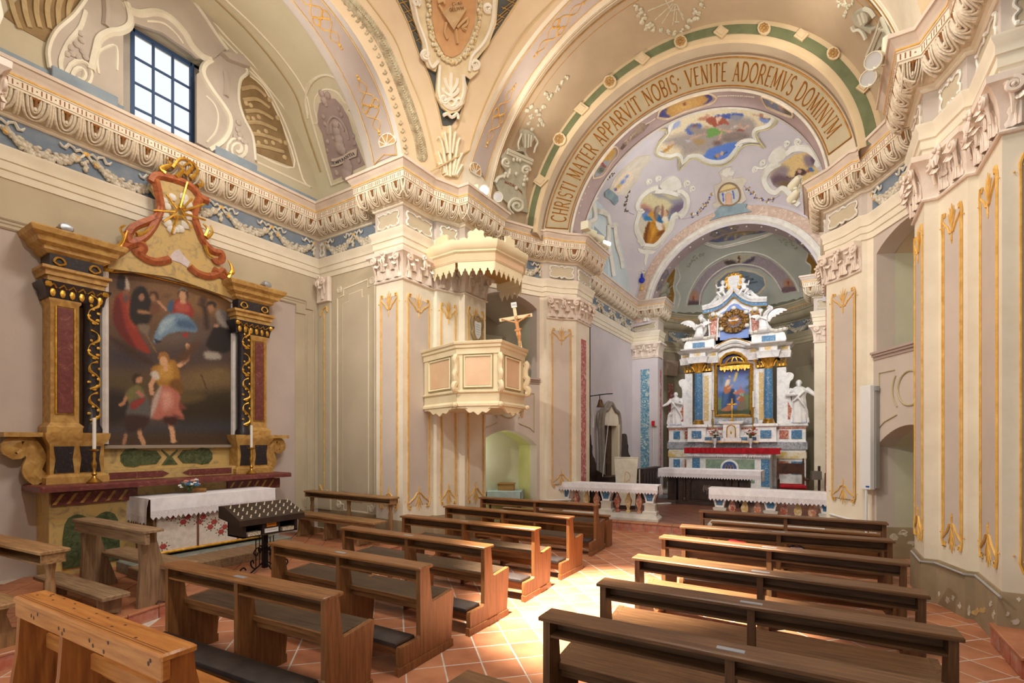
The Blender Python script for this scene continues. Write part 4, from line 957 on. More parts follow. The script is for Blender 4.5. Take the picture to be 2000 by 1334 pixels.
decal('vase',cv(1650,0,5.714,[(140,110),(230,80),(300,130),(310,200),(270,250),(300,280),(350,300),(340,340),(270,300),(220,270),(160,240),(130,180)]),S_nv,GREYST,.07,7,nv,k=3)
strokes('vase_scroll',[cv(1650,0,5.714,P)for P in([(120,260),(150,310),(210,300),(250,340),(280,410)],[(260,60),(330,90),(380,160)],[(200,120),(240,240)],[(240,100),(275,215)],[(480,110),(380,400),(290,600)],[(540,140),(430,350),(330,600)],[(440,290),(540,320),(500,420)])],S_nv,.026,M('grey_stucco_light',(0,0,0)),nv,lift=.06)
lumps('flower_spray',[(1650+x/5.714+random.uniform(-3,3),y/5.714+random.uniform(-3,3),random.uniform(2,4))for x,y in((20,20),(60,40),(90,20),(0,60),(10,120),(0,180),(-40,30),(-80,10),(40,80),(-60,60))for _ in range(3)],S_nv,fl_g,nv,.01,kind='stuff',flat=.5)
# green band: diamonds and rosettes
bm_=M('arch_beige',(0,0,0))
for x,y in c2((1303,1010),(1532,610),(1872,330))+c3((310,180),(757,200),(1102,490)):
 decal('diamond_boss',[(x-15,y+2),(x-1,y-13),(x+15,y-2),(x+1,y+13)],S_tr,bm_,.03,8,tri);decal('diamond_boss',[(x-9,y+1),(x-1,y-8),(x+9,y-1),(x+1,y+8)],S_tr,bm_,.045,8,tri)
for x,y in c2((1410,780),(1690,460))+c3((85,237),(550,162),(935,303)):
 decal('rosette_disc',[(x+13*cos(a),y+13*sin(a))for a in np.linspace(0,2*pi,15)[:-1]],S_tr,bm_,.03,8,tri)
 lumps('rosette',[(x+6.5*cos(a),y+6.5*sin(a),3.2)for a in np.linspace(0,2*pi,9)[:-1]]+[(x,y,3.4)],S_tr,M('dull_gilt',(0,0,0)),tri,.035)
def lp(a,t,h=0):
 """point on the lettered splay: angle and position from its outer to its inner edge"""
 r=3.10-.42*t;z0=6.56+.175*t;y=10.26+.67*t;n=Vector((-cos(a)*.847,-.53,-sin(a)*.847))
 return Vector((XC+r*cos(a),y,z0+r*sin(a)))+n*h,n
a0_,a1_=radians(170.5),radians(13)
b=MB()
for t in(.1,.9):b.tube([lp(a,t,.004)[0]for a in np.linspace(a0_,a1_,70)],.016,4)
for a in(a0_,a1_):b.tube([lp(a,t,.004)[0]for t in(.1,.5,.9)],.016,4)
part('gilt_frame',b,M('dark_gilt_paint',(176,124,48),(140,92,34),8,.45,.3),tri)
part('lettering_ground',MB().grid(lambda u,v:lp(a0_+(a1_-a0_)*u,.13+.74*v,.003)[0],70,3),M('lettering_beige',(192,180,148),(182,168,136),2,.85),tri,smooth=60)
b=MB()
for t in(-.02,.02,.97):b.tube([lp(a,t,.008)[0]for a in np.linspace(radians(176),radians(6),70)],.012,4)
part('fillet',b,SHADE,tri)
txt='CHRISTI MATER APPARVIT NOBIS: VENITE ADOREMVS DOMINVM'
ts,te=radians(167.5),radians(18);tw=text_width(txt,.12);hh=.52
part('arch_inscription',lettering(txt,lambda u,v:lp(ts+(te-ts)*u/tw,.76-hh*v,.004),sp=.12,thick=.006),M('bronze_lettering',(132,82,30),(160,104,40),8,.5,.2),tri)
part('letter_highlight',lettering(txt,lambda u,v:lp(ts+(te-ts)*(u-.05)/tw,.76-hh*v,.002),sp=.12,thick=.003),GOLDP,tri)
# soffit of the triumphal arch: medallions and bead chains
Qx=lambda*P:cv(1150,170,6.667,P)
Rx=lambda*P:cv(1370,170,7.988,P)
Sx=lambda*P:cv(1180,330,7.407,P)
Tx=lambda*P:cv(1380,270,6.671,P)
medf=M('cream_stucco_frame',(230,216,190),(214,196,164),6,.8)
paint('medallion',Qx((905,380),(960,275),(1100,200),(1480,85),(1600,110),(1610,160),(1540,210),(1240,300),(1040,395)),S_sof,(206,160,88),[((82,84,150),Qx((905,385),(960,275),(1060,230),(1000,320),(1060,385)),1.5),((82,84,150),Qx((1480,85),(1620,110),(1600,200),(1500,220),(1560,150)),1.5),((226,190,120),(*Qx((1250,215))[0],26,12,-20),10,'e'),((150,90,70),(*Qx((1250,218))[0],4,3.5,0),1,'e')],2.5,.01,sof)
paint('medallion',Rx((965,160),(1010,130),(1240,210),(1380,330),(1400,440),(1230,380),(1040,290),(985,220)),S_sof,(132,142,168),[((120,110,90),Rx((1230,220),(1400,320),(1400,440),(1290,400)),2),((190,160,140),(*Rx((1250,310))[0],5,8,-20),3,'e'),((220,200,150),(*Rx((1098,232))[0],3,3,0),1,'e')],2.5,.01,sof)
paint('medallion',Qx((70,1170),(80,1050),(190,930),(300,800),(345,810),(355,870),(280,960),(170,1130)),S_sof,(176,186,200),[((216,176,96),Qx((170,930),(300,800),(350,820),(300,930),(220,960)),2),((168,92,84),Qx((130,980),(160,960),(225,1035),(200,1050)),.8),((100,104,76),(*Qx((160,1080))[0],7,5,-40),3,'e')],2.5,.01,sof)
b=MB()
for P in(Qx((895,395),(940,280),(1090,185),(1490,72),(1640,120),(1650,165),(1550,225),(1250,318),(1035,410),(895,395)),Rx((945,150),(1010,112),(1250,195),(1400,320),(1430,460),(1230,400),(1030,305),(945,150)),Qx((55,1190),(65,1040),(180,910),(300,780),(370,800),(370,880),(290,980),(180,1150),(55,1190))):stroke(P,S_sof,.022,b,k=3,lift=.01)
part('medallion_frame',b,medf,sof)
lumps('bead_chain',[(x,y,1.6)for x,y in crom(Qx((1680,118),(1740,112),(1850,108),(2000,112)),5)+crom(Rx((330,135),(470,130),(610,135),(730,142),(820,152)),4)+crom(Qx((860,410),(800,450),(740,480)),4)],S_sof,WHITEST,sof,.008)
lumps('bead_chain',[p+(2.0,)for p in cv(900,330,5,[(1245,175),(1210,240),(1180,300),(1165,360),(1150,430)])],S_sof,WHITEST,sof,.008)
paint('grisaille_figures',Qx((410,800),(440,740),(600,560),(680,470),(790,480),(720,570),(560,690),(430,820)),S_sof,(150,132,116),[((178,160,140),(*Qx((650,540))[0],14,8,-40),4,'e'),((216,198,180),Qx((410,760),(520,660),(600,590)),1,'l',1.2),((206,190,170),Qx((480,770),(560,640)),1,'l',1.5),((112,92,80),(*Qx((440,780))[0],5,7,30),3,'e')],2.5,.008,sof)
# presbytery sail vault
glory=Qx((1240,350),(1120,420),(1070,480),(1050,560),(1000,640),(920,720),(880,800),(890,850),(960,880),(1060,895),(1140,870),(1190,900),(1215,980),(1300,900),(1380,890),(1450,900),(1500,940),(1600,970),(1720,970),(1830,920),(1920,810),(1980,740))+Rx((560,900),(640,840),(740,820),(870,830),(835,760),(830,700),(870,640),(970,620),(1060,580),(1120,510),(1130,430),(1090,370),(980,310),(800,270),(500,230),(300,220),(100,250),(0,260),(-220,330))
blue=(96,132,206);cld=(170,158,148)
paint('glory_fresco',glory,S_sv,(232,216,178),[(cld,Qx((950,700),(1150,620),(1300,600),(1560,620),(1800,620),(1990,560),(2000,760),(1800,730),(1500,830),(1240,900),(1200,800),(1100,760)),6),(cld,Rx((0,640),(200,620),(450,480),(700,470),(830,540),(850,700),(760,800),(500,860),(200,900),(0,1040)),5),(blue,Qx((1225,990),(1225,930),(1330,900),(1480,890),(1620,800),(1760,740),(1960,720),(1900,900),(1720,985),(1500,950),(1400,900),(1300,905)),2),(blue,Rx((60,1100),(120,960),(400,880),(600,870),(540,960),(400,1120),(150,1170)),2),(blue,Rx((730,815),(820,760),(850,830)),1.5),((120,108,100),Rx((340,800),(480,720),(640,720),(740,780),(560,820),(400,850)),4),((124,100,92),(*Rx((250,870))[0],8,5,-10),3,'e'),((150,134,124),(*Rx((500,760))[0],20,6,-5),5,'e'),((92,112,176),Qx((1255,560),(1330,480),(1460,480),(1450,540),(1330,620)),1.5),((132,84,70),(*Qx((1380,510))[0],5,4,0),1.5,'e'),((92,112,180),Rx((200,440),(420,410),(560,400),(655,430),(540,450),(430,490),(300,480)),1.2),((80,100,168),Qx((1640,380),(1860,345),(2000,345),(2000,385),(1800,410)),1.2),((172,92,70),Rx((65,530),(110,470),(230,455),(340,470),(440,585),(330,570),(220,615),(150,580)),1),((226,200,170),Rx((230,470),(330,470),(260,540),(250,590),(230,540)),1),((196,140,110),Rx((-60,500),(60,450),(100,470),(50,520)),1.2),((206,160,130),(*Rx((100,440))[0],4,3,20),1,'e'),((118,164,84),Rx((90,650),(200,630),(350,680),(360,720),(250,740),(120,790),(80,740)),1),((214,172,146),Rx((280,650),(340,670),(460,690)),1,'l',2),((214,172,146),Rx((320,700),(290,760),(270,820)),1,'l',1.8),((208,160,120),(*Rx((85,625))[0],3.4,3,0),1,'e'),((150,150,158),Rx((440,460),(520,430),(640,460),(600,510),(520,520)),1.5),((214,176,150),Rx((560,600),(660,640),(740,600)),1,'l',1.8),((150,78,64),Rx((550,660),(660,660),(660,685),(560,680)),1),((196,160,138),(*Rx((600,590))[0],3.6,4,0),1,'e'),((222,212,196),Rx((450,650),(530,590),(560,620)),1.2),((160,148,138),Rx((-200,620),(0,640),(100,700),(0,780),(-150,700)),3),((206,166,140),Rx((-160,800),(-60,760),(60,730)),1,'l',1.6),((176,150,104),Rx((-130,830),(20,800),(60,870),(-60,900)),1.5),((200,208,220),Qx((1240,690),(1330,690),(1300,720)),1.2),((196,146,74),Qx((960,840),(1040,760),(1110,720),(1120,740),(1000,850)),1),((210,180,160),Qx((1030,740),(1090,700),(1120,720),(1060,770)),1),((110,124,190),Qx((920,840),(970,820),(960,860)),1),((160,172,206),Qx((1080,500),(1130,450),(1190,440),(1180,500),(1090,550)),2),((170,186,220),Rx((470,290),(560,280),(660,270),(560,330),(480,340)),1.5),((130,150,200),Rx((890,480),(960,470),(1060,520),(1000,560),(930,530)),1),((120,80,66),Rx((900,450),(980,480),(1090,500)),.8,'l',1),((176,128,100),(*Rx((935,435))[0],4,3.4,0),1,'e'),((206,164,136),Rx((800,420),(900,450)),.8,'l',1.2),((196,146,110),(*Rx((250,1068))[0],4.4,3.8,0),1,'e'),((206,176,150),(*Rx((320,1042))[0],4,3.4,0),1,'e'),((90,96,70),Rx((200,1090),(230,1110)),.8,'l',1),((60,60,70),Rx((350,1050),(390,1020)),.8,'l',1)],2.2,.008,sv,noise=.02)
stw=M('vault_white_stucco',(236,234,222),(222,218,200),4,.8)
fr_=glory[:-1]
strokes('stucco_frame',[fr_[1:42]],S_sv,.075,stw,sv,k=2,lift=0)
out_=Qx((1100,380),(960,490),(860,560),(930,600),(870,720),(800,800),(810,900),(900,960),(1040,975),(1120,960),(1130,1010),(1165,1090),(1300,990),(1420,970),(1500,1030),(1640,1060),(1800,1030),(1920,940),(2010,830))
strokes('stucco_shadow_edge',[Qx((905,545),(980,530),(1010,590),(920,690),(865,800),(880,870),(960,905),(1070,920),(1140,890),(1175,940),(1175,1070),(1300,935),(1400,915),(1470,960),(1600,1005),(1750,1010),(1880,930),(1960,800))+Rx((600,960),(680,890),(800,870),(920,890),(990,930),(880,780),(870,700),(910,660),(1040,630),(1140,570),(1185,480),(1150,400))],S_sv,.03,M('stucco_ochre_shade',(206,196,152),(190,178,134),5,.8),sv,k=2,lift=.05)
ev=Sx((520,560),(560,430),(640,360),(760,340),(920,345),(1050,390),(1110,400),(1150,470),(1140,560),(1080,620),(1000,660),(960,760),(920,850),(850,960),(770,1050),(690,1120),(560,1110),(555,1000),(500,880),(500,770),(545,680),(560,600))
paint('evangelist_fresco',ev,S_sv,(214,204,158),[((150,148,160),Sx((700,350),(850,370),(960,440),(1150,420),(1160,560),(1000,520),(900,430),(780,410)),4),((116,104,124),Sx((960,560),(1040,510),(1160,490),(1140,600),(1060,640),(940,640)),4),((190,140,120),Sx((510,540),(580,500),(700,580),(660,640),(560,590)),3),((130,110,130),Sx((550,570),(640,580),(680,620),(580,640)),3),((104,136,200),Sx((540,640),(640,640),(600,710),(550,700)),3),((206,198,176),Sx((500,740),(620,750),(600,900),(500,900)),1),((170,112,30),Sx((560,1110),(575,960),(610,820),(660,770),(760,750),(850,800),(875,900),(800,1010),(690,1120)),1),((118,70,28),Sx((556,1100),(570,960),(620,800),(660,770),(625,950),(610,1110)),1.2),((206,146,48),Sx((650,1100),(690,900),(740,850),(700,1000)),2),((128,74,30),Sx((770,920),(870,880),(840,950),(770,970)),1.5),((222,168,66),Sx((660,800),(720,800),(770,900),(700,960)),3,'p',0,.5),((206,150,60),Sx((620,680),(710,600),(760,650),(750,760),(680,750)),1),((60,122,168),Sx((570,700),(620,670),(670,700),(700,740),(590,745)),1),((44,106,152),Sx((760,650),(820,680),(860,760),(820,790),(750,730)),1),((176,150,132),(*Sx((770,590))[0],5.5,7,20),1,'e'),((130,112,104),Sx((720,590),(750,540),(800,535),(760,570),(745,660),(730,720),(715,650)),1),((140,122,116),(*Sx((758,680))[0],3.4,7,10),1.5,'e'),((150,106,96),Sx((820,600),(835,510),(865,580),(850,700),(820,690)),1),((214,172,140),(*Sx((890,640))[0],4,5,0),1,'e'),((150,116,86),Sx((890,590),(930,600),(935,660),(910,680),(905,620)),1),((232,222,200),Sx((835,710),(900,690),(930,720),(910,780),(850,760)),1),((228,216,196),Sx((740,760),(830,790),(850,860),(790,890)),.8),((206,164,136),Sx((840,780),(850,870)),1,'l',1.6),((90,116,150),Sx((930,680),(980,620),(950,740),(930,740)),1.5)],1.6,.008,sv,noise=.02)
strokes('stucco_frame',[Sx((490,580),(480,500),(560,370),(680,290),(770,265)),Sx((1060,330),(1110,320),(1190,400),(1200,530),(1140,650),(1090,690)),Sx((520,600),(490,700),(465,800),(470,900),(520,1010),(560,1100)),Sx((1060,650),(1000,700),(960,850),(880,960),(800,1060),(720,1120),(640,1120),(560,1110)),Sx((720,320),(850,320),(960,340),(1060,370))],S_sv,.10,stw,sv,lift=0)
strokes('stucco_volute',[spiral(*Sx((505,1035))[0],4.5,1.3,1,0),spiral(*Sx((812,1055))[0],4.5,1.3,-1,2),spiral(*Sx((1075,330))[0],5,1.3,-1,2),spiral(*Sx((540,600))[0],4.5,1.3,1,0),spiral(*Sx((1200,205))[0],7,1.4,1,2),spiral(*Sx((1280,280))[0],6,1.4,1,2),spiral(*Sx((650,180))[0],6,1.4,1,2),spiral(*Sx((785,130))[0],6,1.4,1,2),spiral(*Sx((1050,670))[0],4.5,1.3,1,1)],S_sv,.035,stw,sv,k=0,lift=.02)
decal('shell_crest',Sx((800,220),(900,130),(1000,95),(1080,130),(1110,200),(1100,270),(960,310),(830,280)),S_sv,stw,.05,6,sv,k=3)
decal('stucco_cherub',Sx((480,1140),(560,1170),(620,1160),(700,1180),(770,1190),(690,1230),(640,1230),(615,1330),(590,1400),(575,1320),(585,1230),(510,1210)),S_sv,stw,.03,6,sv,k=2)
decal('medallion_surround',Tx((100,610),(170,580),(200,540),(190,490),(160,440),(250,370),(330,430),(340,520),(400,510),(480,500),(530,540),(470,640),(500,740),(520,790),(470,850),(440,870),(150,890),(90,900),(80,850),(130,820),(110,700)),S_sv,M('medallion_stucco',(224,214,196),(206,194,172),3,.8),.04,6,sv)
paint('temple_medallion',[(x+20.5*cos(a),y+22.5*sin(a))for(x,y)in Tx((297,730))for a in np.linspace(0,2*pi,31)[:-1]],S_sv,(206,206,196),[((226,206,150),Tx((170,680),(220,600),(300,580),(370,620),(360,650),(170,690)),1),((176,128,66),Tx((165,695),(390,635)),.8,'l',1.2),((222,178,150),Tx((250,830),(250,720),(290,695),(325,720),(330,830)),1),((62,76,180),Tx((212,710),(222,810)),.6,'l',1.3),((62,76,180),Tx((345,680),(360,775)),.6,'l',1.3),((226,190,160),(*Tx((295,850))[0],9,4,0),2,'e'),((180,160,130),Tx((250,840),(250,720),(290,695),(325,720),(330,840)),.6,'l',.7)],1.3,.05,sv)
strokes('medallion_rim',[[(x+21.5*cos(a),y+23.5*sin(a))for(x,y)in Tx((297,730))for a in np.linspace(0,2*pi,25)]],S_sv,.03,M('brown_rim',(150,124,98),None),sv,k=0,lift=.05)
decal('medallion_base',Tx((105,970),(180,900),(400,855),(530,860),(510,915),(590,960),(500,975),(200,1030),(40,1080),(120,1020)),S_sv,M('slate_plinth_paint',(150,168,172),(126,146,152),4,.8),.05,6,sv)
decal('medallion_crest',Tx((195,440),(225,390),(260,370),(320,360),(310,410),(370,430),(340,470),(290,460),(260,490),(220,470)),S_sv,stw,.07,5,sv)
decal('oval_surround',Qx((230,1400),(330,1180),(420,1080),(560,960),(640,900),(800,880),(800,950),(700,1060),(650,1180),(480,1400)),S_sv,M('medallion_stucco',(0,0,0)),.03,8,sv)
paint('oval_medallion',Sx((130,300),(130,220),(200,120),(300,40),(380,15),(420,50),(400,140),(320,240),(220,320),(160,325)),S_sv,(232,214,186),[((110,140,206),(*Sx((255,180))[0],3,7,45),2,'e'),((110,140,206),(*Sx((320,100))[0],2.5,4,45),1.5,'e'),((200,170,90),(*Sx((200,240))[0],6,3,-45),2,'e'),((90,110,170),(*Sx((150,290))[0],3,3,0),1,'e'),((170,70,66),(*Sx((165,285))[0],1.5,1.5,0),1,'e')],1.6,.04,sv,k=2)
decal('medallion_base',Sx((0,330),(60,280),(110,310),(190,390),(195,460),(140,520),(80,440),(0,390)),S_sv,M('slate_plinth_paint',(0,0,0)),.05,7,sv)
random.seed(9)
fest=Tx((540,660),(600,710),(650,760),(720,800),(800,815),(860,800))+Sx((1290,670),(1350,640),(1410,580),(1460,510),(1500,460),(1550,380))
for nm,m,rr_,k in(('festoon_leaf',M('festoon_ochre',(172,140,66),None),1.6,4),('festoon_blue_flower',M('festoon_blue',(74,96,190),None),1.8,1),('festoon_white_flower',M('festoon_white',(236,232,220),None),1.9,1),('festoon_plum',M('festoon_plum',(70,42,52),None),1.5,1)):
 lumps(nm,[(x+random.uniform(-4,4),y+random.uniform(-4,4),rr_)for x,y in fest for _ in range(k)],S_sv,m,sv,.012,kind='stuff',flat=.5)
lumps('festoon_leaf',[(x+random.uniform(-3,3),y+random.uniform(-3,3),1.6)for x,y in Sx((350,330),(330,400),(315,460),(310,520),(320,590),(30,130),(80,105),(130,80))for _ in range(5)],S_sv,M('festoon_brown',(96,84,52),None),sv,.012,kind='stuff',flat=.5)
strokes('festoon_cord',[Sx((370,270),(330,420),(320,590),(430,660)),Sx((1080,720),(1200,715),(1400,620),(1560,380)),Tx((450,580),(540,670),(700,800),(850,800),(960,740))],S_sv,.012,M('mauve_cord',(176,158,170),None),sv)
vb=M('cobalt_paint',(34,58,190),(28,48,160),4,.5)
vx,vy=cv(1100,380,5.131,[(790,860)])[0]
lumps('painted_vase',[(vx,vy,6.2),(vx,vy-8,2.6),(vx,vy-11,2.2)],S_sv,vb,sv,.02)
lumps('painted_vase_foot',[(vx,vy+10,2.4),(vx,vy+13,1.8),(vx,vy+17,3.4)],S_sv,GOLDP,sv,.02)
lumps('vase_lilies',[(vx+dx,vy-16+dy,1.7)for dx,dy in((-5,2),(-3,-3),(0,0),(2,-5),(5,1),(6,-4),(-6,-2),(0,-6),(3,2))],S_sv,stw,sv,.02)
ev2=Tx((820,510),(850,440),(950,350),(1000,310),(1150,210),(1280,185),(1390,220),(1440,300),(1400,340),(1450,420),(1480,420),(1300,600),(1170,680),(1110,670),(1060,630),(980,620),(930,650),(870,610))
paint('evangelist_fresco',ev2,S_sv,(222,192,132),[((150,134,136),Tx((820,520),(900,400),(1000,350),(1080,400),(1060,480),(1180,560),(1180,680),(900,660)),5),((112,90,96),Tx((850,530),(930,470),(1040,500),(1090,570),(960,580),(880,600)),4),((140,124,132),Tx((1280,220),(1440,230),(1440,320),(1340,380),(1280,320)),4),((110,84,96),Tx((1360,260),(1430,240),(1430,320),(1380,330)),3),((120,96,60),Tx((930,590),(1050,560),(1170,600),(1170,680),(1000,630)),4),((84,64,60),Tx((1150,470),(1190,400),(1250,395),(1300,430),(1290,470),(1180,500)),1.2),((206,164,138),(*Tx((1215,430))[0],4,4,0),1,'e'),((96,70,64),Tx((1040,490),(1100,510),(1190,480),(1180,520),(1060,525)),1.2),((56,116,170),Tx((1320,410),(1360,375),(1400,420),(1380,440)),.8),((150,96,100),(*Tx((1330,425))[0],5,3,0),1.2,'e')],1.8,.008,sv)
strokes('stucco_frame',[Tx((960,310),(830,380),(760,480),(760,580),(830,680),(920,700),(990,650),(1060,700),(1110,780),(1200,870)),Tx((1060,190),(1150,130),(1290,120),(1400,180),(1480,290),(1440,330))],S_sv,.11,stw,sv,lift=0)
decal('shell_crest',Tx((810,250),(850,170),(930,110),(1020,120),(1060,190),(1010,260),(920,300),(840,300)),S_sv,stw,.06,6,sv,k=2)
strokes('stucco_volute',[spiral(*Tx((740,310))[0],6,1.4,1,2),spiral(*Tx((640,400))[0],6,1.4,1,2),spiral(*Tx((1060,60))[0],6,1.4,1,2),spiral(*Tx((1200,40))[0],7,1.4,1,2),spiral(*Tx((850,390))[0],5,1.3,1,2),Tx((660,380),(740,380),(800,340)),Tx((1080,130),(1130,100),(1250,85),(1340,110))],S_sv,.035,stw,sv,k=3,lift=.02)
S_l2=pX(-5.8)
K4=lambda*P:cv(1100,380,5.131,P)
strokes('lunette_rib',[K4((190,340),(230,180),(300,60),(380,20),(460,60),(540,190),(610,420),(660,700),(690,970))],S_l2,.06,WHITEST,lun,lift=.02)
strokes('lunette_marble',[K4((510,110),(580,260),(640,480),(690,700),(725,960))],S_l2,.09,M('pink_marbled_band',(0,0,0)),lun)
strokes('stucco_surround',[K4((330,170),(420,200),(450,300),(520,310)),K4((440,320),(440,500),(470,680),(490,820)),K4((500,330),(520,500),(560,620),(580,740)),K4((280,80),(300,250),(220,300),(210,340))],S_l2,.09,WHITEST,lun,lift=.05)
# apse arch soffit and half dome
K5=lambda*P:cv(1200,430,5,P)
paint('apse_glory',K5((860,200),(900,130),(1000,90),(1150,50),(1400,45),(1540,60),(1490,110),(1400,130),(1250,150),(1180,190),(1000,215)),S_ad,(118,122,158),[((196,172,116),K5((960,150),(1080,80),(1350,55),(1420,80),(1300,130),(1080,150)),5)]+[((206,184,130),K5((1200,60),q),1.5,'l',1.6)for q in((980,180),(1080,190),(1180,180),(1280,140),(1400,110))]+[((110,90,64),K5((1150,66),(1240,70)),.6,'l',1)],2.0,.01,ad)
strokes('apse_moulding',[K5((860,205),(1010,255),(1180,225),(1420,160),(1560,110),(1620,60)),K5((860,220),(1010,270),(1190,240),(1430,175),(1580,115)),K5((700,850),(730,720),(800,580),(900,460),(1040,370),(1200,315),(1380,320),(1520,370),(1660,480),(1760,600),(1800,700)),K5((830,830),(850,700),(940,560),(1080,460),(1230,430),(1420,460),(1550,560),(1630,690)),K5((620,860),(640,740),(600,660),(640,560),(610,450),(640,390)),K5((575,850),(590,740),(575,640),(600,540),(590,430)),K5((1870,220),(1890,330),(1870,400),(1920,450),(1900,560))],S_ad,.035,WHITEST,ad)
paint('apse_arch_painting',K5((715,830),(740,730),(820,590),(920,470),(1060,385),(1210,335),(1380,335),(1510,385),(1650,495),(1745,610),(1780,690),(1650,715),(1560,580),(1420,475),(1230,448),(1080,478),(950,575),(870,700),(845,825)),S_ad,(178,162,166),[((206,196,170),K5((1060,400),(1200,330),(1370,330),(1360,420),(1250,430),(1110,440)),1),((96,80,78),K5((1070,400),(1150,390),(1200,420),(1110,440)),2),((100,90,110),K5((1250,420),(1370,350),(1360,400),(1280,430)),2),((120,70,40),K5((1208,350),(1228,350),(1225,390),(1232,415),(1204,415),(1212,390)),.8),((196,150,120),(*K5((775,740))[0],9,11,0),2,'e'),((110,86,92),K5((715,830),(720,790),(830,790),(840,830)),2),((190,146,120),(*K5((1700,620))[0],11,10,0),2,'e'),((130,100,106),K5((1640,710),(1640,660),(1760,650),(1780,690)),2),((160,80,60),(*K5((770,765))[0],2,4,0),.8,'e'),((160,80,60),(*K5((1700,615))[0],2,4,0),.8,'e')],2,.01,ad)
decal('tablet_frame',K5((985,700),(985,590),(1090,500),(1240,470),(1380,500),(1470,550),(1490,640),(1420,720),(1300,760)),S_ad,medf,.02,7,ad)
decal('inscribed_tablet',K5((1005,690),(1005,600),(1100,515),(1240,490),(1370,515),(1455,560),(1470,635),(1400,710),(1300,740)),S_ad,BLUEGREY,.03,7,ad)
for t,P in(('RIUM HOC',K5((1222,575),(1325,552))),('RETRICTIM',K5((1228,605),(1365,580))),('UM VIDIMUS',K5((1270,632),(1402,606)))):
 L=hypot(P[1][0]-P[0][0],P[1][1]-P[0][1]);h=L/text_width(t,.12);part('inscription',lettering(t,px_put(P,h,S_ad,.035),sp=.12,thick=.006),INK,ad)
for P in(K5((480,560),(540,430),(600,440),(580,560),(585,700),(570,850),(520,860),(400,700)),K5((1910,250),(1990,380),(1990,540),(1930,560),(1915,450),(1880,400))):
 decal('gilt_field',P,S_ad,M('ochre_field_paint',(170,126,52),(150,108,40),3,.7),.008,8,ad)
lumps('trophy_relief',[(x,y,r)for(x,y),r in((K5((480,680))[0],10),(K5((500,640))[0],8),(K5((470,740))[0],10),(K5((510,700))[0],8),(K5((450,700))[0],7),(K5((490,600))[0],5))],S_ad,GREYST,ad,.02)
strokes('trophy_spear',[K5((480,700),(420,560)),K5((490,690),(550,580)),K5((490,700),(560,640)),K5((490,700),(470,560)),K5((500,740),(550,740))],S_ad,.02,GREYST,ad,k=0,lift=.03)
for L in([(720,440),(760,400),(740,430),(780,360),(830,340),(870,330),(800,380)],[(1620,200),(1660,190),(1700,210),(1740,240),(1770,280),(1680,230),(1720,200)]):
 lumps('painted_flowers',[(x+random.uniform(-3,3),y+random.uniform(-3,3),1.8)for x,y in K5(*L)for _ in range(4)],S_ad,M('grey_green_blossom',(168,166,146),None),ad,.006,kind='stuff',flat=.4)
b=MB()
for a in np.linspace(radians(20),radians(160),15):
 b.ball((XC+2.665*cos(a),17.9,6.49+2.665*sin(a)),.035,6,4)
part('bead_chain',b,WHITEST,aw)
for a,w in((radians(150),.3),(radians(95),.35),(radians(38),.3)):
 part('soffit_medallion',MB().grid(lambda u,v:(XC+2.67*cos(a+(u-.5)*w*(1-.5*abs(v-.5))),17.55+.7*v,6.49+2.67*sin(a+(u-.5)*w*(1-.5*abs(v-.5)))),8,6),M('soffit_blue_painting',(96,112,156),(190,166,116),7,.7),aw)
 # pilaster capitals, gilt frames, frieze ornament
CAPP=[(0,5.0),(.028,5.0),(.038,5.018),(.028,5.036),(.016,5.05),(.022,5.20),(.05,5.34),(.10,5.44),(.12,5.455),(.145,5.47),(.15,5.535),(0,5.54)]
def leafm():
 b=MB()
 def f(u,v,o=0):
  w=.11*(1-.55*v)*(1+.16*sin(v*22));x=(u-.5)*2*w;c=1-abs(2*u-1)
  return(x,-.02-o-.045*c-.11*v**3-.012*sin(abs(2*u-1)*9),.30*sin(min(1,v*1.12)*pi/2)-.07*max(0,v-.86)/.14)
 b.grid(f,8,12);b.tube([f(.5,v,.006)for v in np.linspace(0,1,9)],.011,5)
 for s in(.2,.8):b.tube([f(.5+(s-.5)*.5,v,.004)for v in np.linspace(0,.9,8)],.008,4)
 return b.mesh('capital_leaf',PINK,60)
def volm():
 b=MB();b.tube([(.07*(1-.8*t)*cos(2*pi*1.6*t+1.6),-.02,.07*(1-.8*t)*sin(2*pi*1.6*t+1.6))for t in np.linspace(0,1,22)],[.026-.01*t for t in np.linspace(0,1,22)],5)
 b.ball((0,-.03,0),.024,6,4);b.tube([(-.01,.04,-.24),(-.005,.02,-.12),(.01,.0,-.04),(.05,-.01,.05)],[.014,.018,.022,.024],5);return b.mesh('volute',PINK,60)
def flowm():
 b=MB()
 for i in range(7):b.ball((.05*cos(i*.9),-.02,.05*sin(i*.9)),(.034,.024,.034),6,4)
 b.ball((0,-.05,0),.03,6,4)
 for s in(-1,1):b.tube([(0,-.02,-.05),(s*.04,-.04,-.12),(s*.03,-.04,-.2)],[.024,.03,.012],5)
 return b.mesh('capital_flower',PINK,60)
LEAFC,VOLC,FLC=leafm(),volm(),flowm()
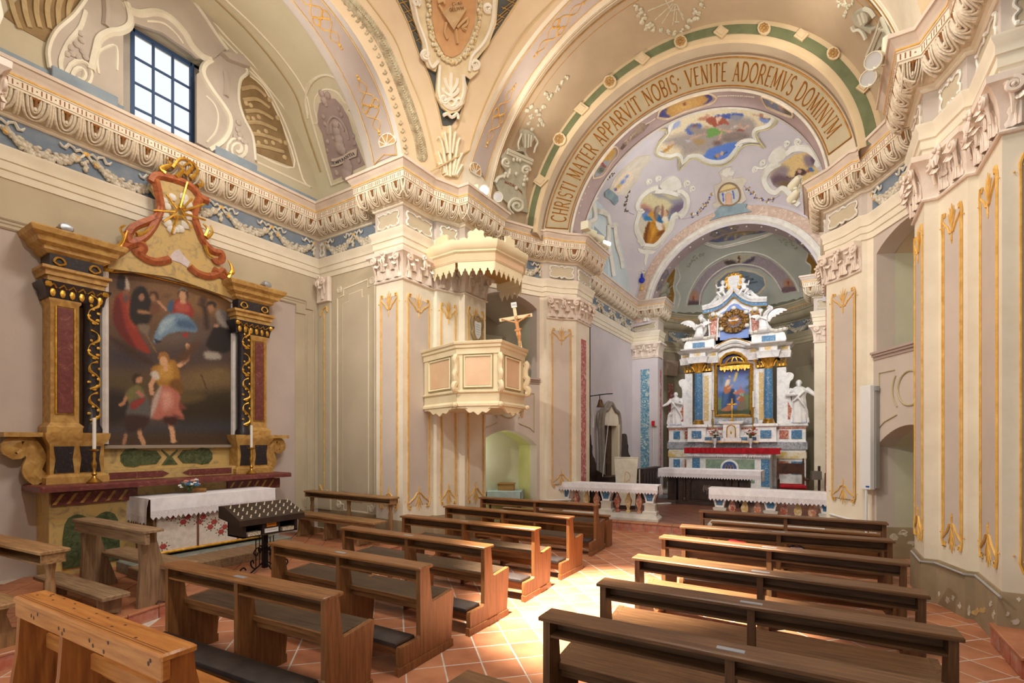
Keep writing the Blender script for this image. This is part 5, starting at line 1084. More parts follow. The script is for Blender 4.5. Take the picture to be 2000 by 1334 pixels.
def capital(root,P,Q,endcap=True):
 P,Q=Vector(P),Vector(Q);d=(Q-P).normalized();L=(Q-P).length;a=atan2(d.y,d.x)
 T=lambda s,z,sc=1,sx=1:Matrix.Translation((P.x+d.x*s,P.y+d.y*s,z))@Matrix.Rotation(a,4,'Z')@Matrix.Diagonal((sc*sx,sc,sc,1))
 k=max(1,round(L/.24))
 for i in range(k):
  s=L*(i+.5)/k;inst(LEAFC,'capital_leaf',root,T(s,5.05,.9))
 inst(FLC,'capital_flower',root,T(L/2,5.47,.9)@Matrix.Translation((0,-.16,0)))
 inst(VOLC,'volute',root,T(.05,5.40)@Matrix.Translation((0,-.11,0))@Matrix.Diagonal((-1,1,1,1)))
 inst(VOLC,'volute',root,T(L-.05,5.40)@Matrix.Translation((0,-.11,0)))
 if k>=2:
  for s in(.3,.7):inst(LEAFC,'capital_leaf',root,T(L*s,5.2,.75)@Matrix.Translation((0,-.03,0)))
gm={}
def gilt(root,P,Q,z0=.95,z1=4.75,inset=.12,panel=LILAC,orn=True):
 """gilt frame with scrolled head and foot on a pilaster face from plan point P to Q (room on the right)"""
 P,Q=Vector(P),Vector(Q);d=(Q-P).normalized();n=Vector((d.y,-d.x,0));L=(Q-P).length;w=L-2*inset;c=(P+Q)/2
 o=Vector((c.x,c.y,0));a=Vector((d.x,d.y,0));h=w/2
 if panel:part('panel_field',MB().prism([(-h,z0),(h,z0),(h,z1),(-h,z1)],0,.006,o,a,(0,0,1),n),panel,root)
 b=MB();pt=lambda u,z,e=.01:o+a*u+Vector((0,0,z))+n*e
 for s in(-1,1):
  b.tube([pt(s*h,z0+.1),pt(s*h,z1-.1)],.011,5);b.tube([pt(s*(h-.03),z0+.12),pt(s*(h-.03),z1-.12)],.006,4)
 part('gilt_border',b,GOLDP,root)
 if not orn:return
 hs=max(h,.12)
 for top in(1,-1):
  zb=z1 if top>0 else z0;b=MB();q=lambda u,v:pt(u*hs,zb+top*v*.2,.012)
  for s in(-1,1):
   b.tube([q(s,-1.0),q(s*1.02,-.2),q(s*.9,.25),q(s*.72,.2),q(s*.74,-.02),q(s*.86,.02)],[.010,.014,.016,.014,.011,.007],5)
   b.tube([q(s*.92,-.25),q(s*.7,-.5),q(s*.42,-.75),q(s*.2,-1.15),q(s*.05,-1.2),q(s*.1,-1.0)],[.009,.014,.016,.014,.010,.006],5)
   b.tube([q(0,-.9),q(s*.2,-.4),q(s*.38,.05)],[.009,.010,.004],5);b.tube([q(0,-.7),q(s*.12,-.1),q(s*.22,.35)],[.008,.009,.004],5)
   b.ball(q(s*1.22,-.55),.010,5,4)
  b.tube([q(0,-1.1),q(0,-.3),q(0,.55)],[.009,.012,.004],5);b.tube([q(0,-1.25),q(0,-1.5),q(0,-1.85)],[.008,.014,.004],5);b.ball(q(0,-1.62),.014,6,4)
  part('gilt_scrollwork',b,GOLDP,root)
def frieze_panel(root,P,Q):
 P,Q=Vector(P),Vector(Q);d=(Q-P).normalized();n=Vector((d.y,-d.x,0));L=(Q-P).length;c=(P+Q)/2;o=Vector((c.x,c.y,6.155));a=Vector((d.x,d.y,0));h=max(.05,L/2-.1);v=.12
 part('frieze_tablet',MB().prism([(-h,-v),(h,-v),(h,v),(-h,v)],.012,.02,o,a,(0,0,1),n),BEIGE,root)
 P2=crom([(-h,-v),(-h*.5,-v-.02),(-h*.2,-v+.015),(0,-v-.03),(h*.2,-v+.015),(h*.5,-v-.02),(h,-v),(h+.02,-v*.4),(h-.015,0),(h+.02,v*.5),(h,v),(h*.5,v+.02),(h*.25,v-.01),(0,v+.035),(-h*.25,v-.01),(-h*.5,v+.02),(-h,v),(-h-.02,v*.5),(-h+.015,0),(-h-.02,-v*.4)],3,True)
 b=MB().tube([o+a*x+Vector((0,0,z))+n*.024 for x,z in P2],.017,5,True)
 for x,z in((0,v+.02),(0,-v-.02),(h,v),(-h,v),(h,-v),(-h,-v)):b.ball(o+a*x+Vector((0,0,z))+n*.03,.026,6,4)
 part('rocaille_frame',b,WHITEST,root)
def garland_meshes():
 random.seed(21);g=MB();L=1.0
 for i in range(46):
  t=i/45;x=(t-.5)*.84;z=-.13+.17*(2*x/.84)**2-.02;w=.035+.055*(1-abs(2*t-1))
  for _ in range(3):
   r=random.uniform(.018,.04)*(1 if _ else 1.2);g.ball((x,-.03-random.random()*.02,z+random.uniform(-w,w)),(r,r,r),6,4)
 rb=MB()
 for s in(-1,1):
  rb.tube([(s*.5,-.03,.1),(s*.44,-.05,.13),(s*.38,-.05,.09),(s*.36,-.04,.13),(s*.30,-.05,.15),(s*.26,-.04,.08),(s*.22,-.04,.09),(s*.19,-.05,.13)],[.012,.02,.024,.02,.022,.024,.018,.008],4)
  rb.tube([(s*.5,-.03,.1),(s*.46,-.04,.04),(s*.41,-.04,.0)],.02,5)
 gd=MB()
 for s in(-1,1):
  gd.ball((s*.5,-.035,.105),(.035,.02,.035),8,5);gd.tube([(s*.43,-.045,.03),(s*.40,-.05,-.01),(s*.37,-.05,-.035)],[.018,.03,.02],6)
 dr=MB()
 for i in range(14):dr.ball((.5+random.uniform(-.05,.05)*(1-i/20),-.035,.0-i*.011),random.uniform(.018,.034),6,4)
 return g.mesh('fruit_garland',M('garland_stucco',(226,218,200),(176,164,140),22,.8),60),rb.mesh('garland_ribbon',WHITEST,60),gd.mesh('gilt_knot',GOLDP,60),dr.mesh('fruit_drop',MATS['garland_stucco'],60)
GAR=garland_meshes()
def blue_frieze(root,P,Q,k=None,gar=True):
 P,Q=Vector(P),Vector(Q);d=(Q-P).normalized();n=Vector((d.y,-d.x));L=(Q-P).length;ang=atan2(d.y,d.x)
 part('blue_frieze',MB().prism([(0,5.96),(L,5.96),(L,6.355),(0,6.355)],.012,.017,(P.x,P.y,0),(d.x,d.y,0),(0,0,1),(n.x,n.y,0)),FRIEZE,root)
 if not gar:return
 k=k or max(1,round(L/1.0));s=L/k
 for i in range(k):
  c=P+d*(s*(i+.5))+n*.005
  Mx=Matrix.Translation((c.x,c.y,6.17))@Matrix.Rotation(ang,4,'Z')@Matrix.Diagonal((s*.97,1,1,1))
  for me,nm in zip(GAR,('fruit_garland','garland_ribbon','gilt_knot','fruit_drop')):
   o=inst(me,nm,root,Mx)
   if nm in('fruit_garland','fruit_drop'):o['kind']='stuff'
mr=lambda p:(2*XC-p[0],p[1])
T1,T2,T3=tr['trim_1'],tr['trim_2'],tr['trim_3']
blue_frieze(T1,(-9.3,.9),(-9.3,6.75),6);blue_frieze(T1,(-9.05,6.91),(-7.25,6.91),2);frieze_panel(T1,(-9.3,6.91),(-9.05,6.91))
faces=[((-7.22,6.63),(-6.52,6.63),'L'),((-6.52,6.63),(-6.52,7.47),'L'),((-6.43,7.47),(-6.26,7.98),'L'),((-6.12,7.98),(-6.12,8.72),'L'),((-5.64,10.62),(-5.12,11.2),'P'),((-5.12,11.2),(-5.12,12.1),'P'),((-5.8,17.6),(-4.87,17.6),'S')]
roots={('L',1):wall_l,('P',1):wall_pl,('S',1):wall_ps,('L',-1):wall_r,('P',-1):wall_pr,('S',-1):wall_ps}
for sg in(1,-1):
 Tm=T1 if sg>0 else T2
 for i,(p,q,k)in enumerate(faces):
  if sg<0:p,q=mr(q),mr(p)
  root=roots[(k,sg)]
  frieze_panel(Tm,p,q)
  capital(root,p,q)
  if k=='L':gilt(root,p,q,.78,4.72,.13 if i==0 else.09+.03*(i==1),orn=True,panel=None if(i in(2,3)and sg>0)else LILAC)if not(i==2 and False)else None
  elif i==4:gilt(root,p,q,.95,4.72,.14)
  if i in(5,6):
   P_,Q_=Vector(p),Vector(q);d=(Q_-P_).normalized();n=Vector((d.y,-d.x,0));c=(P_+Q_)/2;w=(Q_-P_).length
   part('marbled_strip',MB().prism([(-w*.17,.8),(w*.17,.8),(w*.17,4.6),(-w*.17,4.6)],0,.008,(c.x,c.y,0),(d.x,d.y,0),(0,0,1),n),RMARBF if i==5 else BMARBF,root)
 part('capital_core',MB().sweep(CAPP,LA[2:]if sg>0 else mir(LA[2:])),PINK,wall_l if sg>0 else wall_r)
 part('capital_core',MB().sweep(CAPP,LB[2:6]if sg>0 else mir(LB[2:6])),PINK,wall_pl if sg>0 else wall_pr)
 e=[(-5.8,17.6),(-4.87,17.6),(-4.87,18.2)]
 part('capital_core',MB().sweep(CAPP,e if sg>0 else mir(e)),PINK,wall_ps)
 o0,o1=(tuple(OA+dO*.15),tuple(OB))if sg>0 else(mr(OB),mr(OA+dO*.15))
 blue_frieze(Tm,o0,o1,2);p,q=((-5.8,12.2),(-5.8,17.5))if sg>0 else((.8,17.5),(.8,12.2))
 blue_frieze(Tm,p,q,5)
part('marbled_strip',MB().bx(-4.872,-4.86,17.85,18.02,.8,4.6),RMARBF,wall_ps)
S_rw=pY(6.91)
part('beige_field',MB().bx(-9.29,-7.23,6.902,6.91,.53,5.54),BEIGE,wall_l)
outer=[(660,984),(660,583),(672,577),(672,565),(719,546),(719,561),(733,556),(733,991),(719,989),(719,1002),(672,996),(672,985),(660,984)]
inner=[(671,958),(671,594),(683,589),(683,576),(708,566),(708,581),(720,576),(720,965),(709,963),(709,980),(683,977),(683,960),(671,958)]
decal('raised_panel',inner[:-1],S_rw,M('panel_fawn',(198,184,160),(188,174,150),1,.87),.02,40,wall_l)
strokes('panel_moulding',[outer,inner],S_rw,.022,CREAM2,wall_l,k=0,step=0)
for x,y in((664,566),(728,548),(663,985),(727,993)):
 p,n=S_rw(x,y);b=MB()
 for r in(.065,.04):b.tube([(p.x+r*cos(a),p.y-.012,p.z+r*sin(a))for a in np.linspace(0,2*pi,17)[:-1]],.012,5,True)
 b.ball((p.x,p.y-.01,p.z),.02,6,4);part('wall_rosette',b,CREAM2,wall_l)
xa,xb=Y(625,600,6.91).x,Y(648,600,6.91).x
part('corner_pilaster',MB().bx(-9.28,xb,6.86,6.91,.53,5.05),M('corner_pale',(206,196,172),(196,184,160),1,.87),wall_l)
part('corner_capital',MB().cbx(-9.28,xb+.03,6.80,6.91,5.0,5.54,.03),PINK,wall_l)
capital(wall_l,(-9.2,6.84),(xb,6.84))
b=MB().tube([((xa+xb)/2+.02,6.85,1.0),((xa+xb)/2+.02,6.85,4.75)],.012,5)
b.tube([((xa+xb)/2-.10,6.85,4.72),((xa+xb)/2-.02,6.85,4.86),((xa+xb)/2+.1,6.85,4.9),((xa+xb)/2+.13,6.85,4.78)],.02,5)
b.tube([((xa+xb)/2-.12,6.85,1.05),((xa+xb)/2-.02,6.85,.9),((xa+xb)/2+.08,6.85,.85),((xa+xb)/2+.13,6.85,.95)],.02,5);part('gilt_border',b,GOLDP,wall_l)
part('beige_surround',MB().bx(-9.3,-9.292,-3,6.9,4.86,5.54).bx(-9.3,-9.292,X(576,700,-9.3).y,6.9,.53,4.86),BEIGE,wl0)
yr=[X(577,700,-9.3).y,X(597,700,-9.3).y,X(612,700,-9.3).y]
part('wall_moulding',MB().tube([(-9.29,-3,4.88),(-9.29,yr[0],4.88),(-9.29,yr[0],4.7),(-9.29,yr[1],4.7),(-9.29,yr[1],.6)],.022,5).tube([(-9.29,-3,5.0),(-9.29,yr[1],5.0),(-9.29,yr[1],4.83),(-9.29,yr[2],4.83),(-9.29,yr[2],.6)],.022,5).tube([(-9.29,-3,4.94),(-9.29,yr[1],4.94)],.012,5),M('moulding_fawn',(196,182,158),(184,170,146),2,.85),wl0)
for a0,a1 in((.06,.16),(.20,.30),(.70,.80),(.84,.94)):
 for nm,z0,z1,off,m in(('raised_panel',.9,4.7,.02,M('apse_panel',(180,168,140),(168,156,130),1,.87)),):
  part(nm,MB().sweep([(0,z0),(off,z0),(off,z1),(0,z1)],[(XC-3.0*cos(pi*(a0+(a1-a0)*i/6)),18.4+2.9*sin(pi*(a0+(a1-a0)*i/6)))for i in range(7)]),m,wall_ap)
for f in(.18,.82):
 t=pi*f;c=Vector((XC-2.98*cos(t),18.4+2.88*sin(t),0));d=Vector((3.0*sin(t),2.9*cos(t),0)).normalized();n=Vector((d.y,-d.x,0))
 part('marbled_strip',MB().prism([(-.12,.8),(.12,.8),(.12,4.3),(-.12,4.3)],0,.02,c,d,(0,0,1),n),RMARBF,wall_ap)
 part('pilaster_head',MB().prism([(-.26,4.6),(.26,4.6),(.34,5.2),(-.34,5.2)],0,.1,c,d,(0,0,1),n),M('shaded_pink',(196,172,152),(180,156,136),5,.8),wall_ap)
for i in range(3,15):
 a,c=Vector(APSE[i]),Vector(APSE[i+1])
 if i%3==2:frieze_panel(T3,a,c)
 elif i%3==0:
  blue_frieze(T3,a,APSE[i+2],1)if i<14 else None
part('capital_core',MB().sweep(CAPP,NEAR[3:8]),PINK,wall_nl);capital(wall_nl,NEAR[5],NEAR[6]);capital(wall_nl,NEAR[4],NEAR[5])
# SIDE ALTAR
L4=lambda*P:cv(0,430,2.857,P)
L3=lambda*P:cv(0,867,2.857,P)
YC=3.93
sa=thing('side_altar','painted wooden side altar with ochre pilasters, scrolled crest and white-clothed table on the left wall','altar',(-9.3,YC,.15))
def A(name,mb,mat,parent=None,**k):
 return part(name,mb.xf(Matrix.Translation((9.3,-YC,-.15)))if isinstance(mb,MB)else mb,mat,parent or sa,**k)
def B(*a):return MB().bx(*a)
def AY(f):
 return[f(1),f(-1)]
def sy(s,a,b):return(YC+min(s*a,s*b),YC+max(s*a,s*b))
A('back_panel',B(-9.29,-9.2,YC-1.12,YC+1.12,1.35,4.75),OCHREM)
A('altar_body',B(-9.3,-8.8,YC-1.62,YC+1.62,.15,1.33),OCHREM)
for s in(1,-1):
 y0,y1=sy(s,.72,1.6)
 A('green_panel',MB().prism(crom([(y0+.12,.3),(y0+.2,.25),(y1-.2,.25),(y1-.12,.3),(y1-.14,.85),(y1-.28,.98),((y0+y1)/2,.9),(y0+.28,.98),(y0+.14,.85)],3,True),0,.02,(-8.8,0,0),(0,1,0),(0,0,1),(1,0,0)),GREENM)
 A('lozenge_frieze',B(-8.8,-8.76,y0,y1+.1,1.12,1.3),MAROON)
 b=MB()
 for i in range(6):
  t=y0+(y1-y0)*i/6;b.prism([(t,1.14),(t+.04,1.14),(t+.13,1.28),(t+.09,1.28)],0,.008,(-8.76,0,0),(0,1,0),(0,0,1),(1,0,0))
 A('lozenge',b,OCHREG)
 y0,y1=sy(s,.98,1.58)
 A('pedestal',MB().rings([[(x,y,z)for x,y in((-9.29,y0-e),(-8.92+e,y0-e),(-8.92+e,y1+e),(-9.29,y1+e))]for z,e in((1.40,.05),(1.5,.05),(1.54,.0),(1.95,.0),(2.03,.05),(2.08,.06),(2.12,.06))]),OCHREG)
 for a0,a1 in((.04,.26),(.32,.56)):
  A('marbled_inset',MB().prism([(y0+a0,1.56),(y0+a1,1.56),(y0+a1-.02,1.75),(y0+a1,1.93),(y0+a0,1.93),(y0+a0+.02,1.75)],0,.012,(-8.92,0,0),(0,1,0),(0,0,1),(1,0,0)),DARKM)
 c=YC+s*1.62
 A('scroll_bracket',MB().tube(crom([(-9.1,c,1.45),(-9.1,c+s*.1,1.6),(-9.1,c+s*.06,1.8),(-9.1,c+s*.18,2.0),(-9.1,c+s*.3,1.93),(-9.1,c+s*.26,1.83),(-9.1,c+s*.2,1.88)],4),[.065]*19+[.05]*6,6,sq=1.8).bx(-9.29,-8.95,min(c,c+s*.4),max(c,c+s*.4),2.06,2.12),OCHREG)
 y0,y1=sy(s,1.25,1.56)
 A('pilaster',MB().rings([[(x,y,z)for x,y in((-9.29,y0-e),(-8.97+e,y0-e),(-8.97+e,y1+e),(-9.29,y1+e))]for z,e in((2.12,.05),(2.2,.05),(2.26,0),(3.92,0),(3.95,.02),(3.98,.02))]),OCHREG)
 A('maroon_panel',B(-8.972,-8.95,y0+.07,y1-.07,2.4,3.86),MAROON);
 A('panel_border',MB().tube([(-8.96,y0+.055,2.38),(-8.96,y1-.055,2.38),(-8.96,y1-.055,3.88),(-8.96,y0+.055,3.88)],.012,5,True),GOLD)
 y0,y1=sy(s,1.0,1.22);yc=(y0+y1)/2
 A('colonnette',MB().lathe([(.13,2.12),(.13,2.18),(.10,2.24),(.095,2.6),(.10,3.2),(.09,3.95),(.11,3.98)],12,(-8.98,yc,0)),DARKM)
 b=MB()
 for z0,hgt in((2.3,.3),(2.75,.0),(3.2,.4),(3.7,.25)):
  q=1 if z0<3 else-1
  b.tube(crom([(-8.87,yc-q*.05,z0),(-8.87,yc+q*.06,z0+.06),(-8.87,yc+q*.05,z0+.18),(-8.87,yc-q*.05,z0+.26),(-8.87,yc-q*.04,z0+.36),(-8.87,yc+q*.04,z0+.4)],3),[.014+.008*sin(i*.9)for i in range(16)],5)
  for k in range(7):b.ball((-8.87,yc+.06*sin(k*2.4),z0+.05*k),(.015,.03-.002*k,.022),6,4)
 A('gilt_foliage',b,GOLD)
 y0,y1=sy(s,.97,1.6)
 A('capital',MB().rings([[(x,y,z)for x,y in((-9.29,y0-e),(-8.95+e,y0-e),(-8.95+e,y1+e),(-9.29,y1+e))]for z,e in((3.98,.0),(4.1,.02),(4.16,.06),(4.2,.07))]),DARKM)
 b=MB()
 for i in range(6):
  t=y0+(y1-y0)*(i+.5)/6;b.ball((-8.93,t,4.05),(.02,.035,.06),6,4);b.tube([(-8.92,t-.04,4.12),(-8.88,t,4.16),(-8.92,t+.04,4.12)],.012,5)
 for t in(y0,y1):b.ball((-8.9,t,4.15),.045,6,4)
 A('gilt_leaves',b,GOLD)
 A('architrave',MB().rings([[(x,y,z)for x,y in((-9.29,y0-e),(-8.93+e,y0-e),(-8.93+e,y1+e),(-9.29,y1+e))]for z,e in((4.2,0),(4.27,0),(4.28,.03),(4.34,.03),(4.36,.07),(4.40,.07))]),OCHREG)
 A('frieze_block',B(-9.29,-8.92,y0+.02,y1-.02,4.4,4.58),DARKM)
 for t in(y0+.12,y1-.12):
  A('gilt_scroll',MB().tube(crom([(-8.9,t,4.43),(-8.9,t+.06,4.47),(-8.9,t+.03,4.53),(-8.9,t-.03,4.53),(-8.9,t-.06,4.47),(-8.9,t,4.43)],3),.013,5),GOLD)
 A('cornice',MB().rings([[(x,y,z)for x,y in((-9.29,y0-e),(-8.93+e,y0-e),(-8.93+e,y1+e),(-9.29,y1+e))]for z,e in((4.58,0),(4.62,.05),(4.66,.05),(4.70,.12),(4.76,.14),(4.8,.2),(4.86,.22),(4.88,.2))]),OCHREG)
 A('cornice_ornament',MB().lathe([(0,0),(.07,.02),(.09,.05),(.05,.1),(.02,.13),(0,.15)],10,(-8.85,YC+s*1.45,4.88)).ball((-8.76,YC+s*1.45,4.93),(.04,.09,.06),7,5),STEEL)
A('mensa_ledge',MB().cbx(-9.29,-8.5,YC-1.78,YC+1.78,1.33,1.41,.02),MAROON)
A('retable_plinth',B(-9.29,-8.98,YC-.98,YC+.98,1.40,1.56),OCHREM)
for s in(1,-1):
 A('maroon_inset',MB().prism([(YC+s*.1,1.48),(YC+s*.2,1.43),(YC+s*.9,1.43),(YC+s*.9,1.53),(YC+s*.2,1.53)],0,.01,(-8.98,0,0),(0,1,0),(0,0,1),(1,0,0)),MAROON)
 A('green_cartouche',MB().prism([(YC+s*u,1.74+v)for u,v in((.12,0),(.2,.11),(.42,.12),(.5,.15),(.62,.13),(.68,.05),(.68,-.05),(.62,-.13),(.5,-.15),(.42,-.12),(.2,-.11))],0,.012,(-9.2,0,0),(0,1,0),(0,0,1),(1,0,0)),GREENM)
A('green_cartouche',MB().prism([(YC+u,1.74+v)for u,v in((-.12,.13),(0,.02),(.12,.13),(.12,.1),(.03,0),(.12,-.13),(-.12,-.13),(-.03,0),(-.12,.1))],0,.012,(-9.2,0,0),(0,1,0),(0,0,1),(1,0,0)),GREENM)
A('picture_sill',MB().cbx(-9.22,-9.1,YC-.92,YC+.98,1.89,1.94,.01),M('grey_wood',(150,136,120),None))
S_cr=pX(-9.12)
def AT(o):
 o.parent=sa;o.matrix_parent_inverse=Matrix.Translation((9.3,-YC,-.15));return o
AT(decal('crest_panel',[(300,350),(336,346),(380,372),(400,398),(374,420),(377,445),(390,470),(408,490),(428,505),(424,520),(455,556),(460,578),(450,585),(330,543),(205,526),(212,500),(245,480),(243,455),(268,440),(302,420),(305,390),(290,368)],S_cr,OCHREM,.09,10))
AT(strokes('scroll_band',[L4((585,205),(640,190),(700,150),(760,135),(785,165),(755,190),(735,170)),L4((750,190),(800,225),(860,240),(930,225)),L4((700,85),(700,130),(745,125),(800,90),(850,20),(880,-60)),L4((700,85),(730,45),(800,15),(860,-10)),L4((1040,265),(1080,300),(1150,320),(1210,300),(1230,280)),L4((1170,280),(1240,330),(1270,375),(1315,385)),L4((1065,-10),(1090,60),(1120,130),(1170,180),(1215,190),(1220,230),(1190,240),(1175,220)),c1((825,1025),(850,990),(920,1000),(1000,1025),(1060,1060),(1100,1110),(1145,1130)),c1((850,1010),(870,1100),(880,1180),(850,1230)),c1((1105,1100),(1070,1180),(1065,1240))],S_cr,.062,ORANGEM,None,lift=.1))
b=MB();random.seed(4)
for P in(L4((600,165),(640,155),(670,110),(650,60),(680,40)),L4((640,170),(665,130),(690,70)),L4((1120,100),(1135,60),(1110,30)),L4((1130,110),(1160,80),(1150,40)),L4((1250,330),(1270,280),(1250,230)),L4((1240,310),(1280,300),(1265,250)),L4((740,90),(790,80),(850,30)),L4((1120,150),(1140,200),(1170,220)),c1((880,960),(930,930),(900,900)),c1((960,1000),(1000,960),(960,920),(1010,890)),c1((1010,990),(1050,940),(1010,900)),c1((1040,1010),(1080,970),(1050,920),(1000,940)),c1((900,980),(870,950),(920,930)),c1((1080,1050),(1110,1040),(1090,1010)),c1((940,950),(980,900),(1040,910))):
 AT(part('gilt_acanthus',stroke(P,S_cr,(.034,.012),None,k=4,lift=.14),GOLD,None))
AT(lumps('cloud',[p+(r,)for p,r in zip(c1((915,1160),(945,1110),(1010,1110),(1030,1150),(1035,1210),(1020,1260),(990,1285),(940,1290),(915,1250),(905,1210),(900,1130),(970,1290)),(8,8,9,10,10,10,8,9,10,9,8,6))],S_cr,WHITEST,None,.1))
ctr=c1((975,1195))[0]
AT(strokes('gilt_ray',[[(ctr[0]+8*cos(a),ctr[1]+8*sin(a)),(ctr[0]+r*cos(a),ctr[1]+r*sin(a))]for a,r in((-1.3,60),(-2.2,42),(-.3,52),(.3,54),(.9,40),(1.9,44),(2.6,36),(3.2,50),(-.8,36))]+[[(ctr[0]-12,ctr[1]+9),(ctr[0]+12,ctr[1]+9),(ctr[0],ctr[1]-14),(ctr[0]-12,ctr[1]+9)]],S_cr,.018,GOLD,None,k=0,lift=.15))
AT(decal('bare_patch',L4((930,210),(960,175),(985,170),(1010,205),(1045,240),(1030,270),(990,245),(930,225)),S_cr,M('bare_plaster',(216,204,204),(196,182,178),8,.9),.1,8))
ty0,ty1=3.22,5.12
A('table_block',B(-8.8,-8.22,ty0+.08,ty1-.06,.33,1.16),OLDWV)
fr_w=M('rose_brocade',(226,214,202),(206,194,184),16,.8)
A('frontal',B(-8.22,-8.2,ty0+.12,ty1-.1,.36,1.12),fr_w)
b=MB();g=MB();random.seed(8)
for i in range(16):
 y=ty0+.2+(ty1-ty0-.4)*((i*.37)%1);z=.45+.6*((i*.61)%1)
 for q in range(6):b.ball((-8.198,y+.03*cos(q*1.05),z+.025*sin(q*1.05)),(.006,.022,.02),6,4)
 b.ball((-8.196,y,z),(.006,.018,.016),6,4)
 for q in range(7):a=q*.9+i;g.ball((-8.199,y+.075*cos(a),z+.06*sin(a)),(.004,.017,.008),5,4,Matrix.Rotation(a,3,'X'))
A('woven_roses',b,M('rose_red',(168,70,66),None),kind='stuff');A('woven_leaves',g,M('rose_leaf',(92,100,70),None),kind='stuff')
A('braid',B(-8.2,-8.19,ty0+.12,ty1-.1,.93,.96).bx(-8.2,-8.19,3.88,3.91,.36,.95).bx(-8.2,-8.19,4.5,4.53,.36,.95),M('brown_braid',(120,78,60),None))
A('frontal_frame',MB().tube([(-8.19,ty0+.11,.36),(-8.19,ty1-.09,.36)],.022,6).tube([(-8.19,ty1-.09,.36),(-8.19,ty1-.09,1.1)],.018,6),GOLD)
A('gilt_corner_leaf',MB().tube(crom([(-8.17,ty1-.25,.38),(-8.15,ty1-.1,.42),(-8.16,ty1+.02,.55),(-8.15,ty1-.04,.66),(-8.17,ty1-.12,.6)],4),.035,6).tube(crom([(-8.16,ty1-.3,.4),(-8.14,ty1-.15,.5),(-8.16,ty1-.1,.64)],3),.03,6),GOLD)
A('stone_step',MB().cbx(-8.5,-7.98,2.95,5.35,.15,.3,.01),M('grey_green_marble',(112,120,112),(150,152,146),6,.5,dist=2))
A('wooden_step',MB().cbx(-7.98,-7.4,2.9,5.2,.15,.29,.01),OLDW)
pic_poly=L4((597,292),(640,288),(735,292),(900,330),(1190,402),(1225,425),(1290,465),(1290,1262),(597,1262))
S_pic=pX(-9.17)
def Lp(*P):return L4(*P)
e4=lambda x,y,rx,ry,a=0:(x/2.857,430+y/2.857,rx/2.857,ry/2.857,a)
dk=(64,44,34)
